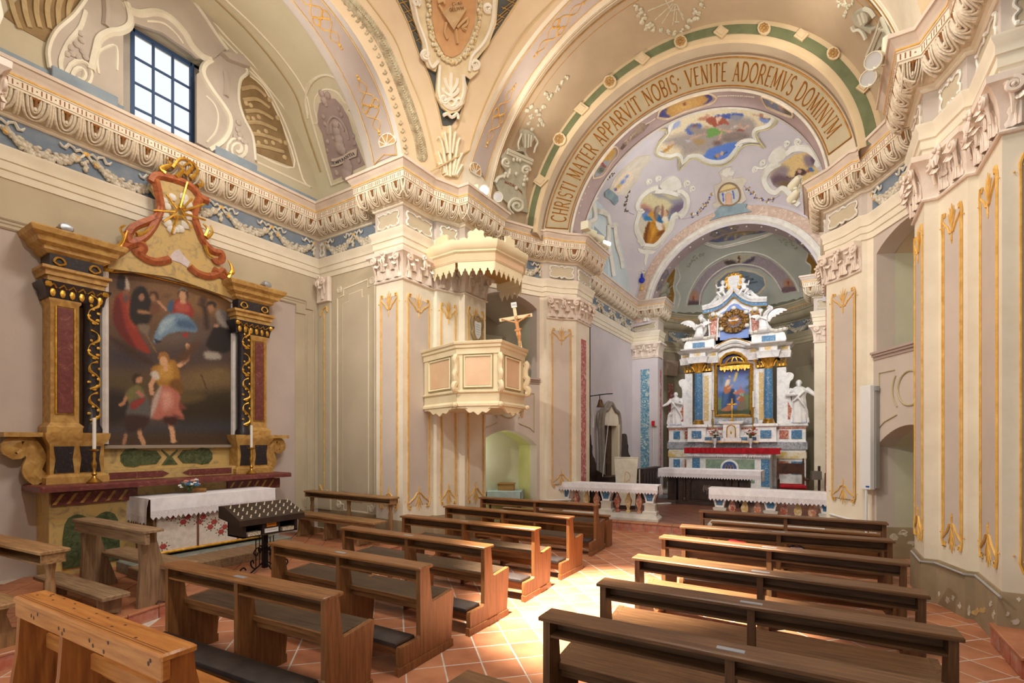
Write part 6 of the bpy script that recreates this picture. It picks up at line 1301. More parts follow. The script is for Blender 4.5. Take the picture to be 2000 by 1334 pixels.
pic=paint('painting',pic_poly,S_pic,(92,68,50),[((118,86,58),Lp((597,290),(1290,290),(1290,520),(1000,560),(597,520)),26),((128,94,58),e4(1180,450,130,60),30,'e'),((72,52,42),e4(660,330,80,50),26,'e'),((76,62,58),Lp((597,700),(800,720),(1000,650),(1290,560),(1290,800),(1000,820),(597,840)),20),((104,88,80),e4(990,650,150,40,-8),14,'e'),((92,78,72),e4(1050,600,60,40),14,'e'),((60,50,54),e4(700,760,110,50,10),16,'e'),((96,76,66),e4(1120,600,50,55),14,'e'),((112,90,60),Lp((1000,860),(1150,820),(1290,830),(1290,960),(1000,950)),10),((84,70,44),Lp((597,860),(760,860),(840,900),(840,960),(597,960)),14),((118,96,62),Lp((1080,900),(1100,860),(1180,850),(1190,830),(1260,840),(1270,900)),3),((56,48,30),Lp((1000,1000),(1150,960),(1290,960),(1290,1100),(1000,1090)),12),((52,40,26),Lp((1000,1060),(1200,1010),(1290,1050),(1290,1210),(1100,1190),(990,1140)),10),((96,78,46),Lp((1010,960),(1140,980),(1100,1010),(1000,1020)),6),((60,60,66),Lp((597,1150),(1290,1120),(1290,1200),(597,1210)),16),((70,52,38),Lp((597,1200),(1290,1190),(1290,1262),(597,1262)),12),((44,34,30),Lp((597,960),(720,980),(730,1100),(597,1140)),12),((140,50,36),Lp((640,440),(700,400),(740,480),(770,620),(840,740),(760,720),(690,660),(640,560)),3),((100,34,28),Lp((640,450),(665,440),(700,600),(760,720),(690,670),(630,560)),3),((164,72,46),Lp((700,440),(730,480),(750,600),(720,560)),4),((176,160,140),Lp((690,380),(700,320),(715,340),(720,390)),1.5),((40,30,30),Lp((650,380),(660,310),(690,310),(695,385)),2),((128,86,62),e4(700,412,18,24),2,'e'),((88,74,66),e4(700,440,14,20),3,'e'),((132,100,62),Lp((735,500),(870,735)),1,'l',1.2),((38,30,28),Lp((720,500),(740,400),(790,370),(830,420),(850,500),(830,570),(770,590),(730,560)),3),((150,108,80),e4(788,430,17,22),2,'e'),((34,28,28),Lp((760,420),(780,375),(810,385),(812,420),(795,405)),2),((150,108,78),e4(855,430,18,24),2,'e'),((70,44,30),Lp((835,420),(840,400),(870,400),(885,430),(880,470),(872,440),(855,412)),2),((106,70,48),Lp((830,500),(850,460),(890,470),(880,520),(840,530)),3),((150,110,76),Lp((770,500),(830,510),(830,525),(770,520)),2),((120,104,90),Lp((770,580),(830,590),(820,640),(780,620)),3),((138,52,46),Lp((960,470),(1000,440),(1060,470),(1080,530),(1030,540),(960,530)),2),((168,78,66),Lp((975,470),(1010,455),(1050,480),(1050,510),(990,510)),3),((112,138,158),Lp((900,560),(960,520),(1040,530),(1095,600),(1090,625),(1010,620),(930,640),(870,690),(855,660)),2),((152,172,182),Lp((900,570),(970,540),(960,570),(890,640)),4),((70,96,124),Lp((980,560),(1060,560),(1095,610),(1000,600)),5),((134,158,174),Lp((905,590),(990,560),(930,620)),3),((66,86,112),Lp((940,460),(965,445),(960,510),(930,500)),2),((192,146,110),e4(1018,420,20,27),1.5,'e'),((70,50,38),Lp((990,430),(995,385),(1030,378),(1048,410),(1045,450),(1036,410),(1015,395),(1000,400)),1.5),((130,128,120),Lp((992,395),(1010,375),(1040,385),(1046,400),(1015,388)),1.2),((196,150,116),Lp((1005,445),(1030,445),(1035,465),(1005,465)),2),((150,50,44),Lp((1010,640),(1050,625),(1040,660)),1.5),((176,130,100),Lp((880,455),(905,480),(925,500)),1.2,'l',2.6),((52,46,46),Lp((900,680),(855,660),(870,690)),1.5),((104,76,54),Lp((905,430),(925,410),(955,420),(930,440)),3),((38,32,30),Lp((1180,620),(1200,590),(1285,600),(1285,720),(1220,740),(1150,700)),3),((140,130,120),Lp((1200,530),(1220,500),(1270,530),(1285,600),(1230,590)),3),((92,84,80),Lp((1230,500),(1285,540),(1285,600),(1255,570)),4),((156,112,84),e4(1172,490,20,24,-15),2,'e'),((50,40,36),Lp((1150,480),(1165,452),(1200,460),(1200,490),(1180,470)),2),((70,50,40),e4(1130,450,22,22),4,'e'),((60,44,36),Lp((1100,470),(1150,480),(1165,600),(1140,600),(1130,500)),4),((160,150,136),Lp((1140,735),(1215,740),(1230,775),(1150,775)),3),((176,132,100),e4(1205,590,14,10),2,'e'),((160,112,44),Lp((840,830),(900,800),(970,780),(1000,850),(1000,930),(1010,965),(930,950),(880,920)),2.5),((188,142,66),Lp((880,830),(950,800),(960,880),(900,890)),5),((116,76,34),Lp((950,900),(1000,890),(1015,960),(950,950)),4),((176,104,88),Lp((880,950),(930,925),(1000,970),(1000,1040),(1025,1110),(960,1100),(850,1110),(870,1010)),2.5),((204,146,128),Lp((900,960),(950,960),(960,1030),(910,1060)),6),((182,160,146),Lp((850,1000),(890,930),(900,940),(870,1050),(835,1110)),3),((120,62,54),Lp((960,1080),(1020,1100),(980,1110)),3),((130,66,56),Lp((1000,1010),(1040,1050),(1000,1060)),3),((204,156,116),e4(912,785,24,30),1.5,'e'),((150,104,50),Lp((880,780),(885,745),(915,735),(940,755),(945,800),(925,765),(900,762)),1.5),((206,158,120),Lp((1000,810),(1040,780),(1050,720),(1045,700)),1.2,'l',4.4),((206,158,120),Lp((925,815),(920,835)),1.5,'l',4),((200,152,116),Lp((860,880),(840,920),(845,965)),1.2,'l',4.6),((196,186,170),Lp((835,860),(870,840),(890,880),(870,890)),2),((88,60,42),Lp((985,770),(1020,730),(1060,700),(1110,680),(1040,790)),6),((62,42,32),Lp((600,650),(700,690),(840,790),(820,800),(700,740)),6),((206,160,122),Lp((940,1110),(960,1180),(965,1230)),1.2,'l',5),((206,160,122),e4(968,1235,16,7),1.5,'e'),((66,36,30),Lp((910,1100),(980,1100),(970,1145),(930,1140)),3),((112,104,62),Lp((700,960),(760,920),(800,950),(820,1040),(760,1060),(710,1010)),2.5),((92,88,84),Lp((730,1010),(820,990),(830,1100),(760,1130),(700,1090)),3),((140,54,46),Lp((730,1020),(800,990),(805,1010),(740,1060)),2),((182,132,98),e4(772,885,22,26),1.5,'e'),((60,42,30),Lp((735,890),(745,860),(780,858),(790,870),(760,880),(750,915)),2),((176,122,90),Lp((700,990),(690,1020),(670,1030)),1.2,'l',3.4),((170,110,96),Lp((770,960),(790,980)),2,'l',4),((190,142,106),Lp((770,1130),(780,1200),(800,1245)),1.2,'l',4.4),((160,116,86),Lp((700,1200),(690,1245)),1.5,'l',3.6),((60,40,34),Lp((700,1090),(830,1100),(800,1160),(710,1180)),4),((70,50,34),Lp((1120,860),(1150,940)),.8,'l',1)],1.7,.012,noise=.035)
pic.parent=None
pth=thing('altarpiece','large dark oil painting of an angel leading a child below clouded saints','painting',tuple(X(325,868,-9.2)))
pic.parent=pth;pic.matrix_parent_inverse=Matrix.Translation(-pth.location)
def PT(o):o.parent=pth;o.matrix_parent_inverse=Matrix.Translation(-pth.location);return o
for P in(L4((578,270),(578,1250)),L4((1300,470),(1300,1250))):PT(part('white_frame',stroke(P,S_pic,.055,None,step=0,n=8,lift=.03),M('frame_white',(222,214,206),(204,194,186),6,.6),None))
PT(strokes('frame_rail',[L4((575,272),(640,270),(735,282),(900,312),(1190,388),(1225,410),(1295,455))],S_pic,.042,M('frame_white',(0,0,0)),None,lift=.03))
b=MB()
for P in(L4((596,290),(735,292),(1190,402),(1225,424),(1290,464)),L4((596,290),(596,1250)),L4((1291,470),(1291,1260))):stroke(P,S_pic,.014,b,lift=.03)
for x,y in L4((575,272),(600,275),(722,265),(1205,390),(1310,455)):p,n=S_pic(x,y);b.ball(p+n*.06,.06,7,5)
PT(part('gilt_knot',b,GOLD,None))
def cloth(name,x0,x1,y0,y1,z,drops,label,lace=.16,n=26,group=None,mat=None,lmat=None,wav=.02,cat='tablecloth'):
 """cloth lying on a table; drops = hanging depth on sides x0, x1, y0, y1; the lace hem is a part"""
 t=thing(name,label,cat,((x0+x1)/2,(y0+y1)/2,z),0,group);cx,cy=(x0+x1)/2,(y0+y1)/2
 b=MB().cbx(x0-cx-.012,x1-cx+.012,y0-cy-.012,y1-cy+.012,.001,.014,.004);lc=MB();rnd=random.Random(len(name)+int(abs(x0*10)))
 sides=(((x0,y0),(x0,y1),(-1,0),drops[0]),((x1,y0),(x1,y1),(1,0),drops[1]),((x0,y0),(x1,y0),(0,-1),drops[2]),((x0,y1),(x1,y1),(0,1),drops[3]))
 for p,q,nn,dr in sides:
  if not dr:continue
  L=hypot(q[0]-p[0],q[1]-p[1]);k=max(6,int(L*n));ph=rnd.random()*6;hem=dr-lace
  def pt(i,zz,e=0):
   s=i/k;w=wav*(sin(s*L*9+ph)+.6*sin(s*L*17+ph*2))*min(1,-zz/.15)if zz<0 else 0
   o=.014+abs(w)+e;return(p[0]+(q[0]-p[0])*s+nn[0]*o-cx,p[1]+(q[1]-p[1])*s+nn[1]*o-cy,zz)
  b.rings([[pt(i,.012)for i in range(k+1)],[pt(i,-hem*.5)for i in range(k+1)],[pt(i,-hem)for i in range(k+1)]],cap=False,closed=False)
  pts=int(L/.07)*4;ring=[pt(i*k/pts,-hem)for i in range(pts+1)];low=[]
  for i in range(pts+1):
   x,y,zz=pt(i*k/pts,-hem+.0);low.append((x,y,-dr+.045*abs(((i%4)/2)-1)))
  lc.rings([ring,low],cap=False,closed=False)
 part('cloth',b,mat or LINEN,t,smooth=60);part('lace_hem',lc,lmat or LACE,t,smooth=60);return t
cloth('altar_cloth',-8.82,-8.12,ty0,ty1,1.165,(0,.3,.38,.2),'white lace-edged cloth on the side altar table by the left wall',.13)
def candlestick(name,loc,h,hc,label,group=None,sc=1.0,mat=None):
 t=thing(name,label,'candlestick',loc,0,group);m=mat or BRASS
 part('base',MB().lathe([(.0,0),(.075*sc,0),(.08*sc,.015),(.06*sc,.04),(.03*sc,.07),(.018*sc,.1)],12),m,t)
 part('stem',MB().lathe([(.016*sc,.1),(.03*sc,.14*h/.5),(.014*sc,.18*h/.5),(.024*sc,.26*h/.5),(.03*sc,.3*h/.5),(.014*sc,.36*h/.5),(.02*sc,.42*h/.5),(.016*sc,h-.02)],12),m,t)
 part('drip_pan',MB().lathe([(.016*sc,h-.02),(.05*sc,h),(.055*sc,h+.015),(.02*sc,h+.012),(.018*sc,h+.03)],12),m,t)
 c=part('candle',MB().lathe([(.0,h+.01),(.019*sc,h+.01),(.019*sc,h+hc-.005),(.014*sc,h+hc),(0,h+hc)],10),WAX,t)
 part('wick',MB().lathe([(.0015,h+hc),(.0015,h+hc+.014)],5),BLACKI,c);return t
candlestick('candlestick',(*X(184,862,-8.7)[:2],1.41),.46,.46,'silver gilt candlestick with white candle at the left end of the side altar ledge',None,1.15)
candlestick('candlestick',(*X(491,862,-8.68)[:2],1.41),.46,.42,'silver gilt candlestick with white candle at the right end of the side altar ledge',None,1.15)
def bouquet(name,loc,label,cols,r=.16,hgt=.3,vase=None,seed=1,n=26,group=None):
 t=thing(name,label,'flowers',loc,0,group);rd=random.Random(seed)
 base=vase or 0
 if vase:part('vase',MB().lathe([(.0,0),(.05,0),(.03,.03),(.02,.08),(.05,.16),(.065,vase),(.055,vase)],12),M('clear_vase',(206,214,216),None,rough=.1),t)
 g=MB()
 for i in range(12):
  a=rd.random()*6.3;q=rd.random()*r;g.tube([(0,0,base*.9),(q*.5*cos(a),q*.5*sin(a),base+hgt*.4),(q*cos(a),q*sin(a),base+hgt*rd.uniform(.6,1))],.006,4);g.ball((q*.8*cos(a),q*.8*sin(a),base+hgt*rd.uniform(.3,.7)),(.035,.02,.03),5,4)
 part('foliage',g,M('dark_leaf',(62,84,46),(88,108,60),9,.7),t)
 for ci,c in enumerate(cols):
  for i in range(n//len(cols)):
   a=rd.random()*6.3;q=r*sqrt(rd.random());z=base+hgt*rd.uniform(.45,1.0);b=MB();s=rd.uniform(.018,.03)
   for k in range(5):b.ball((q*cos(a)+s*.8*cos(k*1.26),q*sin(a)+s*.8*sin(k*1.26),z),(s*.7,s*.7,s*.6),5,4)
   b.ball((q*cos(a),q*sin(a),z+s*.4),s*.5,5,4);part('blossom',b,c,t)
 return t
pk,bl_,wh,rd_=M('pink_petal',(216,150,140),None),M('blue_petal',(62,120,166),None),M('white_petal',(238,232,228),None),M('red_petal',(190,24,34),None)
p=X(372,948,-8.45)
t=bouquet('bouquet',(p.x,p.y,1.19),'small bouquet of pink and blue artificial flowers lying on the side altar cloth',[pk,bl_,wh],.14,.2,None,3,21)
part('straw_base',MB().tube(crom([(-.05,.0,.02),(0,.1,.03),(.02,.22,.02)],4),.035,7),M('straw',(150,106,54),(120,80,40),20,.9),t)
# OLD KNEELERS IN THE SIDE CHAPEL
def kneeler(label,x0,x1,y,ztop,style,z0=.15,rz=0,name='kneeler'):
 L=x1-x0;t=thing(name,label,'kneeler',((x0+x1)/2,y,z0),rz);h=ztop-z0
 W,Wv=(OLDW,OLDWV)if style=='grey' else(M('light_wood',(168,128,84),(124,90,56),3,.6,stretch=(1,12,12),bump=.2),M('light_wood_upright',(160,120,78),(116,84,52),3,.6,stretch=(12,12,1),bump=.2))
 if style=='grey':
  part('arm_rest',MB().cbx(-L/2,L/2,-.07,.13,h-.035,h,.01),W,t);part('front_rail',MB().cbx(-L/2+.02,L/2-.02,-.05,.0,h-.16,h-.035,.008),W,t)
  for s in(-1,1):
   part('leg',MB().prism([(-.06,0),(.10,0),(.14,.05),(.24,0),(.34,0),(.2,.45),(.12,h-.12),(.10,h-.04),(-.04,h-.04),(-.03,h*.5)],-.03,.03,(s*(L/2-.18),0,0),(0,1,0),(0,0,1),(1,0,0)),Wv,t)
  part('seat',MB().cbx(-L/2+.1,L/2+.05,.16,.48,.40,.445,.01),W,t)
  part('kneeling_board',MB().cbx(-L/2-.05,L/2-.05,-.42,-.17,.2,.245,.012),W,t)
  for s in(-1,1):part('board_foot',MB().prism([(-.4,0),(-.3,.03),(-.2,0),(-.19,.2),(-.4,.2)],-.025,.025,(s*(L/2-.22),0,0),(0,1,0),(0,0,1),(1,0,0)),Wv,t)
 else:
  part('arm_rest',MB().cbx(-L/2-.02,L/2+.02,-.1,.13,h-.03,h,.008),W,t)
  part('shelf_box',MB().bx(-L/2,L/2,.085,.1,h-.11,h-.03).bx(-L/2,L/2,-.08,.1,h-.125,h-.11).bx(L/2-.02,L/2,-.08,.1,h-.11,h-.03).bx(-L/2,-L/2+.02,-.08,.1,h-.11,h-.03),W,t)
  for i in range(3 if style=='right' else 2):
   u=(-L/2+.1)+(L-.2)*i/(2 if style=='right' else 1)
   part('turned_post',MB().lathe([(.045,.0),(.045,.18),(.032,.22),(.04,.26),(.04,h*.62),(.028,h*.68),(.042,h-.16),(.045,h-.125)],10,(u,.02,0)),Wv,t)
  part('seat',MB().cbx(-L/2-.05,L/2+.06,-.52,-.2,.42,.46,.01),W,t)
  for s in((-1,1)if style!='right' else(-.9,-.1,.85)):
   part('trestle',MB().prism([(-.5,0),(-.4,.03),(-.28,0),(.12,0),(.08,.08),(-.2,.16),(-.24,.3),(-.2,.42),(-.5,.42),(-.44,.3),(-.46,.12)],-.03,.03,(s*(L/2-.25),0,0),(0,1,0),(0,0,1),(1,0,0)),Wv,t)
  part('apron',MB().cbx(-L/2,L/2,-.48,-.44,.34,.42,.006),W,t)
 return t
kneeler('pale wooden kneeler with turned posts standing along the panelled return wall',-8.95,-6.5,6.38,.99,'right')
kneeler('weathered grey plank kneeler standing in front of the side altar table',-7.95,-6.2,2.42,1.03,'grey',rz=.06)
kneeler('light brown kneeler with a box shelf at the left edge of the chapel platform',-7.9,-5.98,1.5,1.0,'left',rz=.1)
vt=thing('votive_candle_stand','dark brown electric votive candle stand with scrolled iron feet before the side altar','candle stand',(-6.66,4.05,.152))
DKB=M('dark_brown_metal',(58,44,36),(48,36,30),8,.45)
tray=part('sloping_tray',MB().prism([(-.3,.80),(.22,.72),(.22,.80),(-.16,.96),(-.3,.96)],-.48,.48,(0,0,0),(1,0,0),(0,0,1),(0,1,0)),DKB,vt)
part('coin_box',MB().bx(-.22,.16,-.4,-.36,.55,.76).bx(-.22,.16,.36,.4,.55,.76).bx(-.22,.16,-.4,.4,.55,.57).bx(-.22,-.2,-.4,.4,.55,.76).bx(-.2,.155,-.13,.13,.56,.76).bx(-.2,.16,-.4,.4,.74,.76),DKB,vt)
bulb=MB().lathe([(.012,0),(.014,.012),(.008,.02),(.007,.05),(.004,.056),(0,.057)],8).mesh('electric_candle',M('ivory_plastic',(232,222,190),None,rough=.35),40)
for r_ in range(4):
 for c_ in range(8):
  x=-.12+.3*r_/3.2;z=.945-.16*(x+.16)/.38
  o=inst(bulb,'electric_candle',tray,Matrix.Translation((x,-.42+.84*c_/7,z))@Matrix.Rotation(.4,4,'Y'))
for y in(-.25,.25):part('candle_bundle',MB().bx(.06,.17,y-.09,y+.09,.57,.62),M('ivory_bundle',(226,216,190),(120,100,80),60,.5),vt)
part('price_sign',MB().bx(.158,.166,-.07,.07,.66,.72),M('orange_sign',(226,140,40),None),vt);part('white_sign',MB().bx(.158,.166,-.1,.1,.58,.64),WHITEP,vt)
part('sign_lettering',scrawl([(-.05,.05,.685),(-.04,.03,.7),(-.07,.07,.61)],lambda u,v:(.167,u,v)),INK,vt)
part('column',MB().bx(-.03,.03,-.03,.03,.06,.56).bx(-.05,.05,-.05,.05,.3,.34),BLACKI,vt)
for i in range(4):
 a=i*pi/2;c,s=cos(a),sin(a);f=lambda r,z:(r*c,r*s,z)
 part('scroll_foot',MB().tube(crom([f(.03,.14),f(.12,.08),f(.24,.0+.012),f(.33,.03),f(.35,.09),f(.3,.12),f(.27,.08)],4),.011,5).tube(crom([f(.03,.3),f(.1,.36),f(.16,.3),f(.12,.25),f(.1,.29)],4),.009,5).tube([f(.13,.08),f(.13,.5)],.007,5),BLACKI,vt)
 # PULPIT
VB=[Vector(v)for v in((-6.5,7.19),(-5.41,6.83),(-4.68,7.08),(-4.78,8.08),(-5.25,8.75),(-6.05,8.95))]
pu=thing('pulpit','pale yellow polygonal wooden pulpit with pink panels hanging on the left pier','pulpit',(-5.6,7.8,2.5))
PO=Matrix.Translation((5.6,-7.8,-2.5))
def U(name,mb,mat,parent=None,**k):return part(name,mb.xf(PO),mat,parent or pu,**k)
BK=[(0,2.62),(.03,2.62),(.03,2.66),(.0,2.70),(.0,2.84),(.035,2.86),(.035,2.885),(0,2.90),(0,3.52),(.02,3.53),(.02,3.62),(.05,3.64),(.05,3.68),(.08,3.70),(.09,3.735),(.06,3.75),(-.08,3.75),(-.08,2.62)]
path=[tuple(v)for v in VB]
U('basket',MB().sweep(BK,path),PULP)
U('floor_board',MB().prism(path,2.58,2.66,(0,0,0),(1,0,0),(0,1,0),(0,0,1)),PULP)
for i in range(4):
 a,c=VB[i],VB[i+1];d=(c-a).normalized();n=Vector((d.y,-d.x,0));L=(c-a).length;m=(a+c)/2;o=(m.x,m.y,0);dd=(d.x,d.y,0)
 w=L/2-(.24 if L>.85 else.17)
 U('panel',MB().prism([(-w,2.98),(w,2.98),(w,3.46),(-w,3.46)],0,.008,o,dd,(0,0,1),n),PULPP)
 b=MB();pt=lambda u,z:Vector(o)+Vector(dd)*u+Vector((0,0,z))+n*.012
 b.tube([pt(-w-.03,2.95),pt(w+.03,2.95),pt(w+.03,3.49),pt(-w-.03,3.49)],.018,5,True);U('panel_moulding',b,M('cream_moulding_paint',(236,224,188),None))
 U('panel_shadow_line',MB().tube([pt(-w-.055,2.925),pt(w+.055,2.925),pt(w+.055,3.515),pt(-w-.055,3.515)],.007,4,True),M('olive_line',(150,136,90),None))
 ap=crom([(-L/2+.12,2.63),(-L/2+.2,2.56),(-L*.3,2.57),(-L*.2,2.50),(-L*.1,2.52),(0,2.46),(L*.1,2.52),(L*.2,2.50),(L*.3,2.57),(L/2-.2,2.56),(L/2-.12,2.63)],3)
 U('apron',MB().prism(ap,-.03,.01,o,dd,(0,0,1),n),PULP)
for i in range(1,4):
 v=VB[i];d0=(VB[i]-VB[i-1]).normalized();d1=(VB[i+1]-VB[i]).normalized();nn=Vector((d0 .y+d1 .y,-d0 .x-d1 .x)).normalized()
 f=lambda r,z:(v.x+nn.x*r,v.y+nn.y*r,z)
 U('console',MB().tube(crom([f(.02,3.5),f(.06,3.44),f(.03,3.36),f(.03,3.24),f(.07,3.18),f(.05,3.1),f(.03,3.04),f(.09,2.98),f(.08,2.91),f(.03,2.9)],3),.045,7,sq=1.3).ball(f(.06,2.64),.05,7,5),PULP)
VC=[Vector(v)for v in((-6.5,7.22),(-5.77,7.17),(-5.02,7.53),(-4.95,8.54),(-5.4,9.2),(-6.1,9.3))]
ca_=thing('pulpit_canopy','pale yellow sounding board with scalloped valance and cut-out crests above the pulpit','canopy',(-5.7,8.1,5.4))
CO=Matrix.Translation((5.7,-8.1,-5.4))
def Cn(name,mb,mat,parent=None,**k):return part(name,mb.xf(CO),mat,parent or ca_,**k)
CK=[(-.14,5.38),(-.12,5.36),(-.10,5.38),(-.10,5.52),(-.06,5.55),(-.06,5.58),(-.02,5.62),(-.01,5.67),(0,5.70),(0,5.74),(-.04,5.75),(-.2,5.75)]
pc=[tuple(v)for v in VC];Cn('cornice',MB().sweep(CK,pc),PULP)
Cn('frieze_band',MB().sweep([(-.10,5.395),(-.094,5.395),(-.094,5.505),(-.10,5.505)],pc),PULPP)
cx,cy=-5.75,8.15
inn=[((x-cx)*.85+cx,(y-cy)*.85+cy)for x,y in pc]
Cn('soffit',MB().prism(inn,5.5,5.56,(0,0,0),(1,0,0),(0,1,0),(0,0,1)),M('ochre_soffit',(206,166,100),(192,150,86),2,.7))
b=MB()
for i in range(18):
 a=i*pi/9;r=.34 if i%2 else.24;b.prism([(.07*cos(a-.12),.07*sin(a-.12)),(r*cos(a-.02),r*sin(a-.02)),(r*cos(a+.02),r*sin(a+.02)),(.07*cos(a+.12),.07*sin(a+.12))],-.012,.012,(cx+.25,cy-.1,5.49),(1,0,0),(0,1,0),(0,0,1))
b.ball((cx+.25,cy-.1,5.48),(.09,.12,.04),8,5);b.tube([(cx+.18,cy-.1,5.46),(cx+.25,cy-.05,5.44),(cx+.32,cy-.1,5.46)],.02,5)
Cn('carved_dove_and_rays',b,M('dark_ochre_carving',(150,112,58),None))
for i in range(5):
 a,c=VC[i],VC[i+1];d=(c-a).normalized();n=Vector((d.y,-d.x,0));L=(c-a).length-.12;m=(a+c)/2;k=max(2,round(L/.15));w=L/k
 for j in range(k):
  u=-L/2+w*(j+.5);h=w/2
  pts=[(u-h,5.38),(u-h,5.25),(u-h*.8,5.235),(u-h*.72,5.2),(u-h*.4,5.19),(u-h*.32,5.155),(u,5.11),(u+h*.32,5.155),(u+h*.4,5.19),(u+h*.72,5.2),(u+h*.8,5.235),(u+h,5.25),(u+h,5.38)]
  Cn('scallop',MB().prism(pts,-.13,-.115,(m.x,m.y,0),(d.x,d.y,0),(0,0,1),n),PULP)
for i in(0,1,2):
 a,c=VC[i],VC[i+1];d=(c-a).normalized();n=Vector((d.y,-d.x,0));m=(a+c)/2
 P=crom([(-.33,0),(-.3,.06),(-.2,.07),(-.17,.05),(-.14,.12),(-.15,.17),(-.1,.2),(-.05,.19),(0,.24),(.05,.19),(.1,.2),(.15,.17),(.14,.12),(.17,.05),(.2,.07),(.3,.06),(.33,0)],2)
 Cn('cut_out_crest',MB().prism(P,-.12,-.08,(m.x,m.y,5.74),(d.x,d.y,0),(0,0,1),n),PULP)
def crucifix(root,o,a,b,n,h,body,wood):
 """cross of height h with a carved body; a across, b up, n outwards"""
 o,a,b,n=Vector(o),Vector(a),Vector(b),Vector(n);P=lambda u,v,w=0:o+a*(u*h)+b*(v*h)+n*(w*h)
 Mx=frame(o,a,b,n)
 part('cross',MB().xf(Matrix()).join(MB().bx(-.035*h,.035*h,0,h,-.02*h,.0).bx(-.36*h,.36*h,.70*h,.77*h,-.02*h,.0),Mx),wood,root)
 g=MB();g.tube([P(0,.62,.04),P(0,.52,.045),P(.01,.45,.05)],[.045*h,.04*h,.042*h],8);g.ball(P(.01,.70,.05),.034*h,8,6);g.tube([P(0,.6,.04),P(0,.67,.045)],.02*h,6)
 for s in(-1,1):
  g.tube([P(s*.04,.63,.04),P(s*.16,.68,.03),P(s*.29,.74,.02)],[.022*h,.018*h,.013*h],6);g.ball(P(s*.3,.745,.02),.016*h,6,4)
  g.tube([P(s*.02,.46,.05),P(s*.03,.34,.075),P(s*.01,.2,.04),P(s*.01,.17,.05)],[.03*h,.026*h,.016*h,.014*h],6)
 sculpt('carved_figure',g,body,.0065*h,root,1)
 lc=MB();lc.tube([P(-.06,.45,.055),P(0,.43,.08),P(.06,.46,.055),P(0,.475,.0),P(-.06,.45,.055)],.026*h,6);part('loincloth',lc,body,root)
 for u,v in((-.3,.735),(.3,.735),(0,.13)):part('cross_roundel',MB().lathe([(0,0),(.024*h,0),(.02*h,.012*h),(0,.014*h)],10).xf(frame(P(u,v),a,n.cross(a),n)),body,root)
 part('inscription_plate',MB().join(MB().bx(-.06*h,.06*h,.95*h,1.06*h,0,.012*h),Mx),WHITEP,root)
 part('inscription',lettering('INRI',flat_put(P(-.045,.985,.014),a,b,.04*h,n),thick=.001),INK,root)
base=Y(1018,686,8.05);tip=Y(1004,598,7.95)
bv=(tip-base);hC=bv.length*1.0;bv.normalize();av=Vector((cos(.55),sin(.55),0));av=(av-bv*av.dot(bv)).normalized();nv_=av.cross(bv)
cr=thing('crucifix','tilted pale wooden crucifix with carved figure fixed to the pulpit rail','crucifix',tuple(base))
crucifix(cr,(0,0,0),av,bv,nv_,hC*1.02,M('carved_lime_wood',(214,158,104),(190,130,80),8,.55),M('pale_cross_wood',(232,214,170),(216,196,150),4,.6))
part('bracket',MB().cbx(-.07,.07,-.06,.06,-.08,.02,.015),PULP,cr)
def plaque(loc,a,n,label):
 t=thing('wall_cartouche',label,'plaque',loc);a=Vector(a);n=Vector(n);f=lambda u,v,w=0:a*u+Vector((0,0,v))+n*w
 Fp=crom([(0,.32),(.08,.27),(.17,.25),(.2,.12),(.16,.0),(.19,-.08),(.12,-.2),(.06,-.24),(.05,-.38),(0,-.42),(-.05,-.38),(-.06,-.24),(-.12,-.2),(-.19,-.08),(-.16,0),(-.2,.12),(-.17,.25),(-.08,.27)],3,True)
 part('carved_frame',MB().prism(Fp,.0,.04,(0,0,0),a,(0,0,1),n),M('cartouche_tan',(176,152,112),(150,126,88),6,.8),t)
 b=MB().tube([f(u,v,.05)for u,v in Fp],.018,5,True)
 for u,v in((0,.3),(.1,.24),(-.1,.24),(.16,.05),(-.16,.05),(.08,-.18),(-.08,-.18),(0,-.36)):b.ball(f(u,v,.05),.03,6,4)
 part('scroll_edge',b,M('cartouche_tan',(0,0,0)),t)
 part('inscribed_field',MB().prism(crom([(0,.16),(.1,.17),(.11,.05),(.09,-.1),(0,-.19),(-.09,-.1),(-.11,.05),(-.1,.17)],3,True),.04,.055,(0,0,0),a,(0,0,1),n),WHITEP,t)
 b=scrawl([(-.08,.08,.11),(-.075,.08,.06),(-.08,.075,.01),(-.06,.07,-.04),(-.04,.04,-.09)],lambda u,v:f(u,v,.057))
 part('inscription',b,INK,t);return t
p=Vector((-6.12,8.38));plaque((-6.115,8.36,4.33),(0,1,0),(1,0,0),'tan scrolled cartouche with white inscribed field on the pier above the pulpit')
# NICHE TABLE
tb=thing('side_table','small wooden table under a pale blue cloth in the left niche','table',(-6.62,10.28,0),.46)
part('table_top',MB().cbx(-.4,.4,-.32,.32,.74,.77,.01),WALNUT,tb)
for s in(-1,1):
 for r in(-1,1):part('leg',MB().lathe([(.03,0),(.025,.4),(.035,.74)],8,(s*.34,r*.27,0)),WALNUT,tb)
c=cloth('table_cloth',-.41,.41,-.33,.33,.772,(.22,.22,.22,.22),'pale blue flowered cloth hanging over the small table in the left niche',.03,20,None,BLUECL,BLUECL,.02)
c.location=(-6.62,10.28,.772);c.rotation_euler=(0,0,.46)
for o in list(c.children):pass
bx=thing('wooden_box','plain light wood box with a lid on the blue-clothed niche table','box',(-6.6,10.3,.788),.46)
part('box_body',MB().cbx(-.2,.2,-.13,.13,0,.15,.005),M('box_wood',(170,132,78),(146,108,60),3,.6,stretch=(1,10,10)),bx);part('lid',MB().cbx(-.215,.215,-.145,.145,.15,.18,.008),MATS['box_wood'],bx)
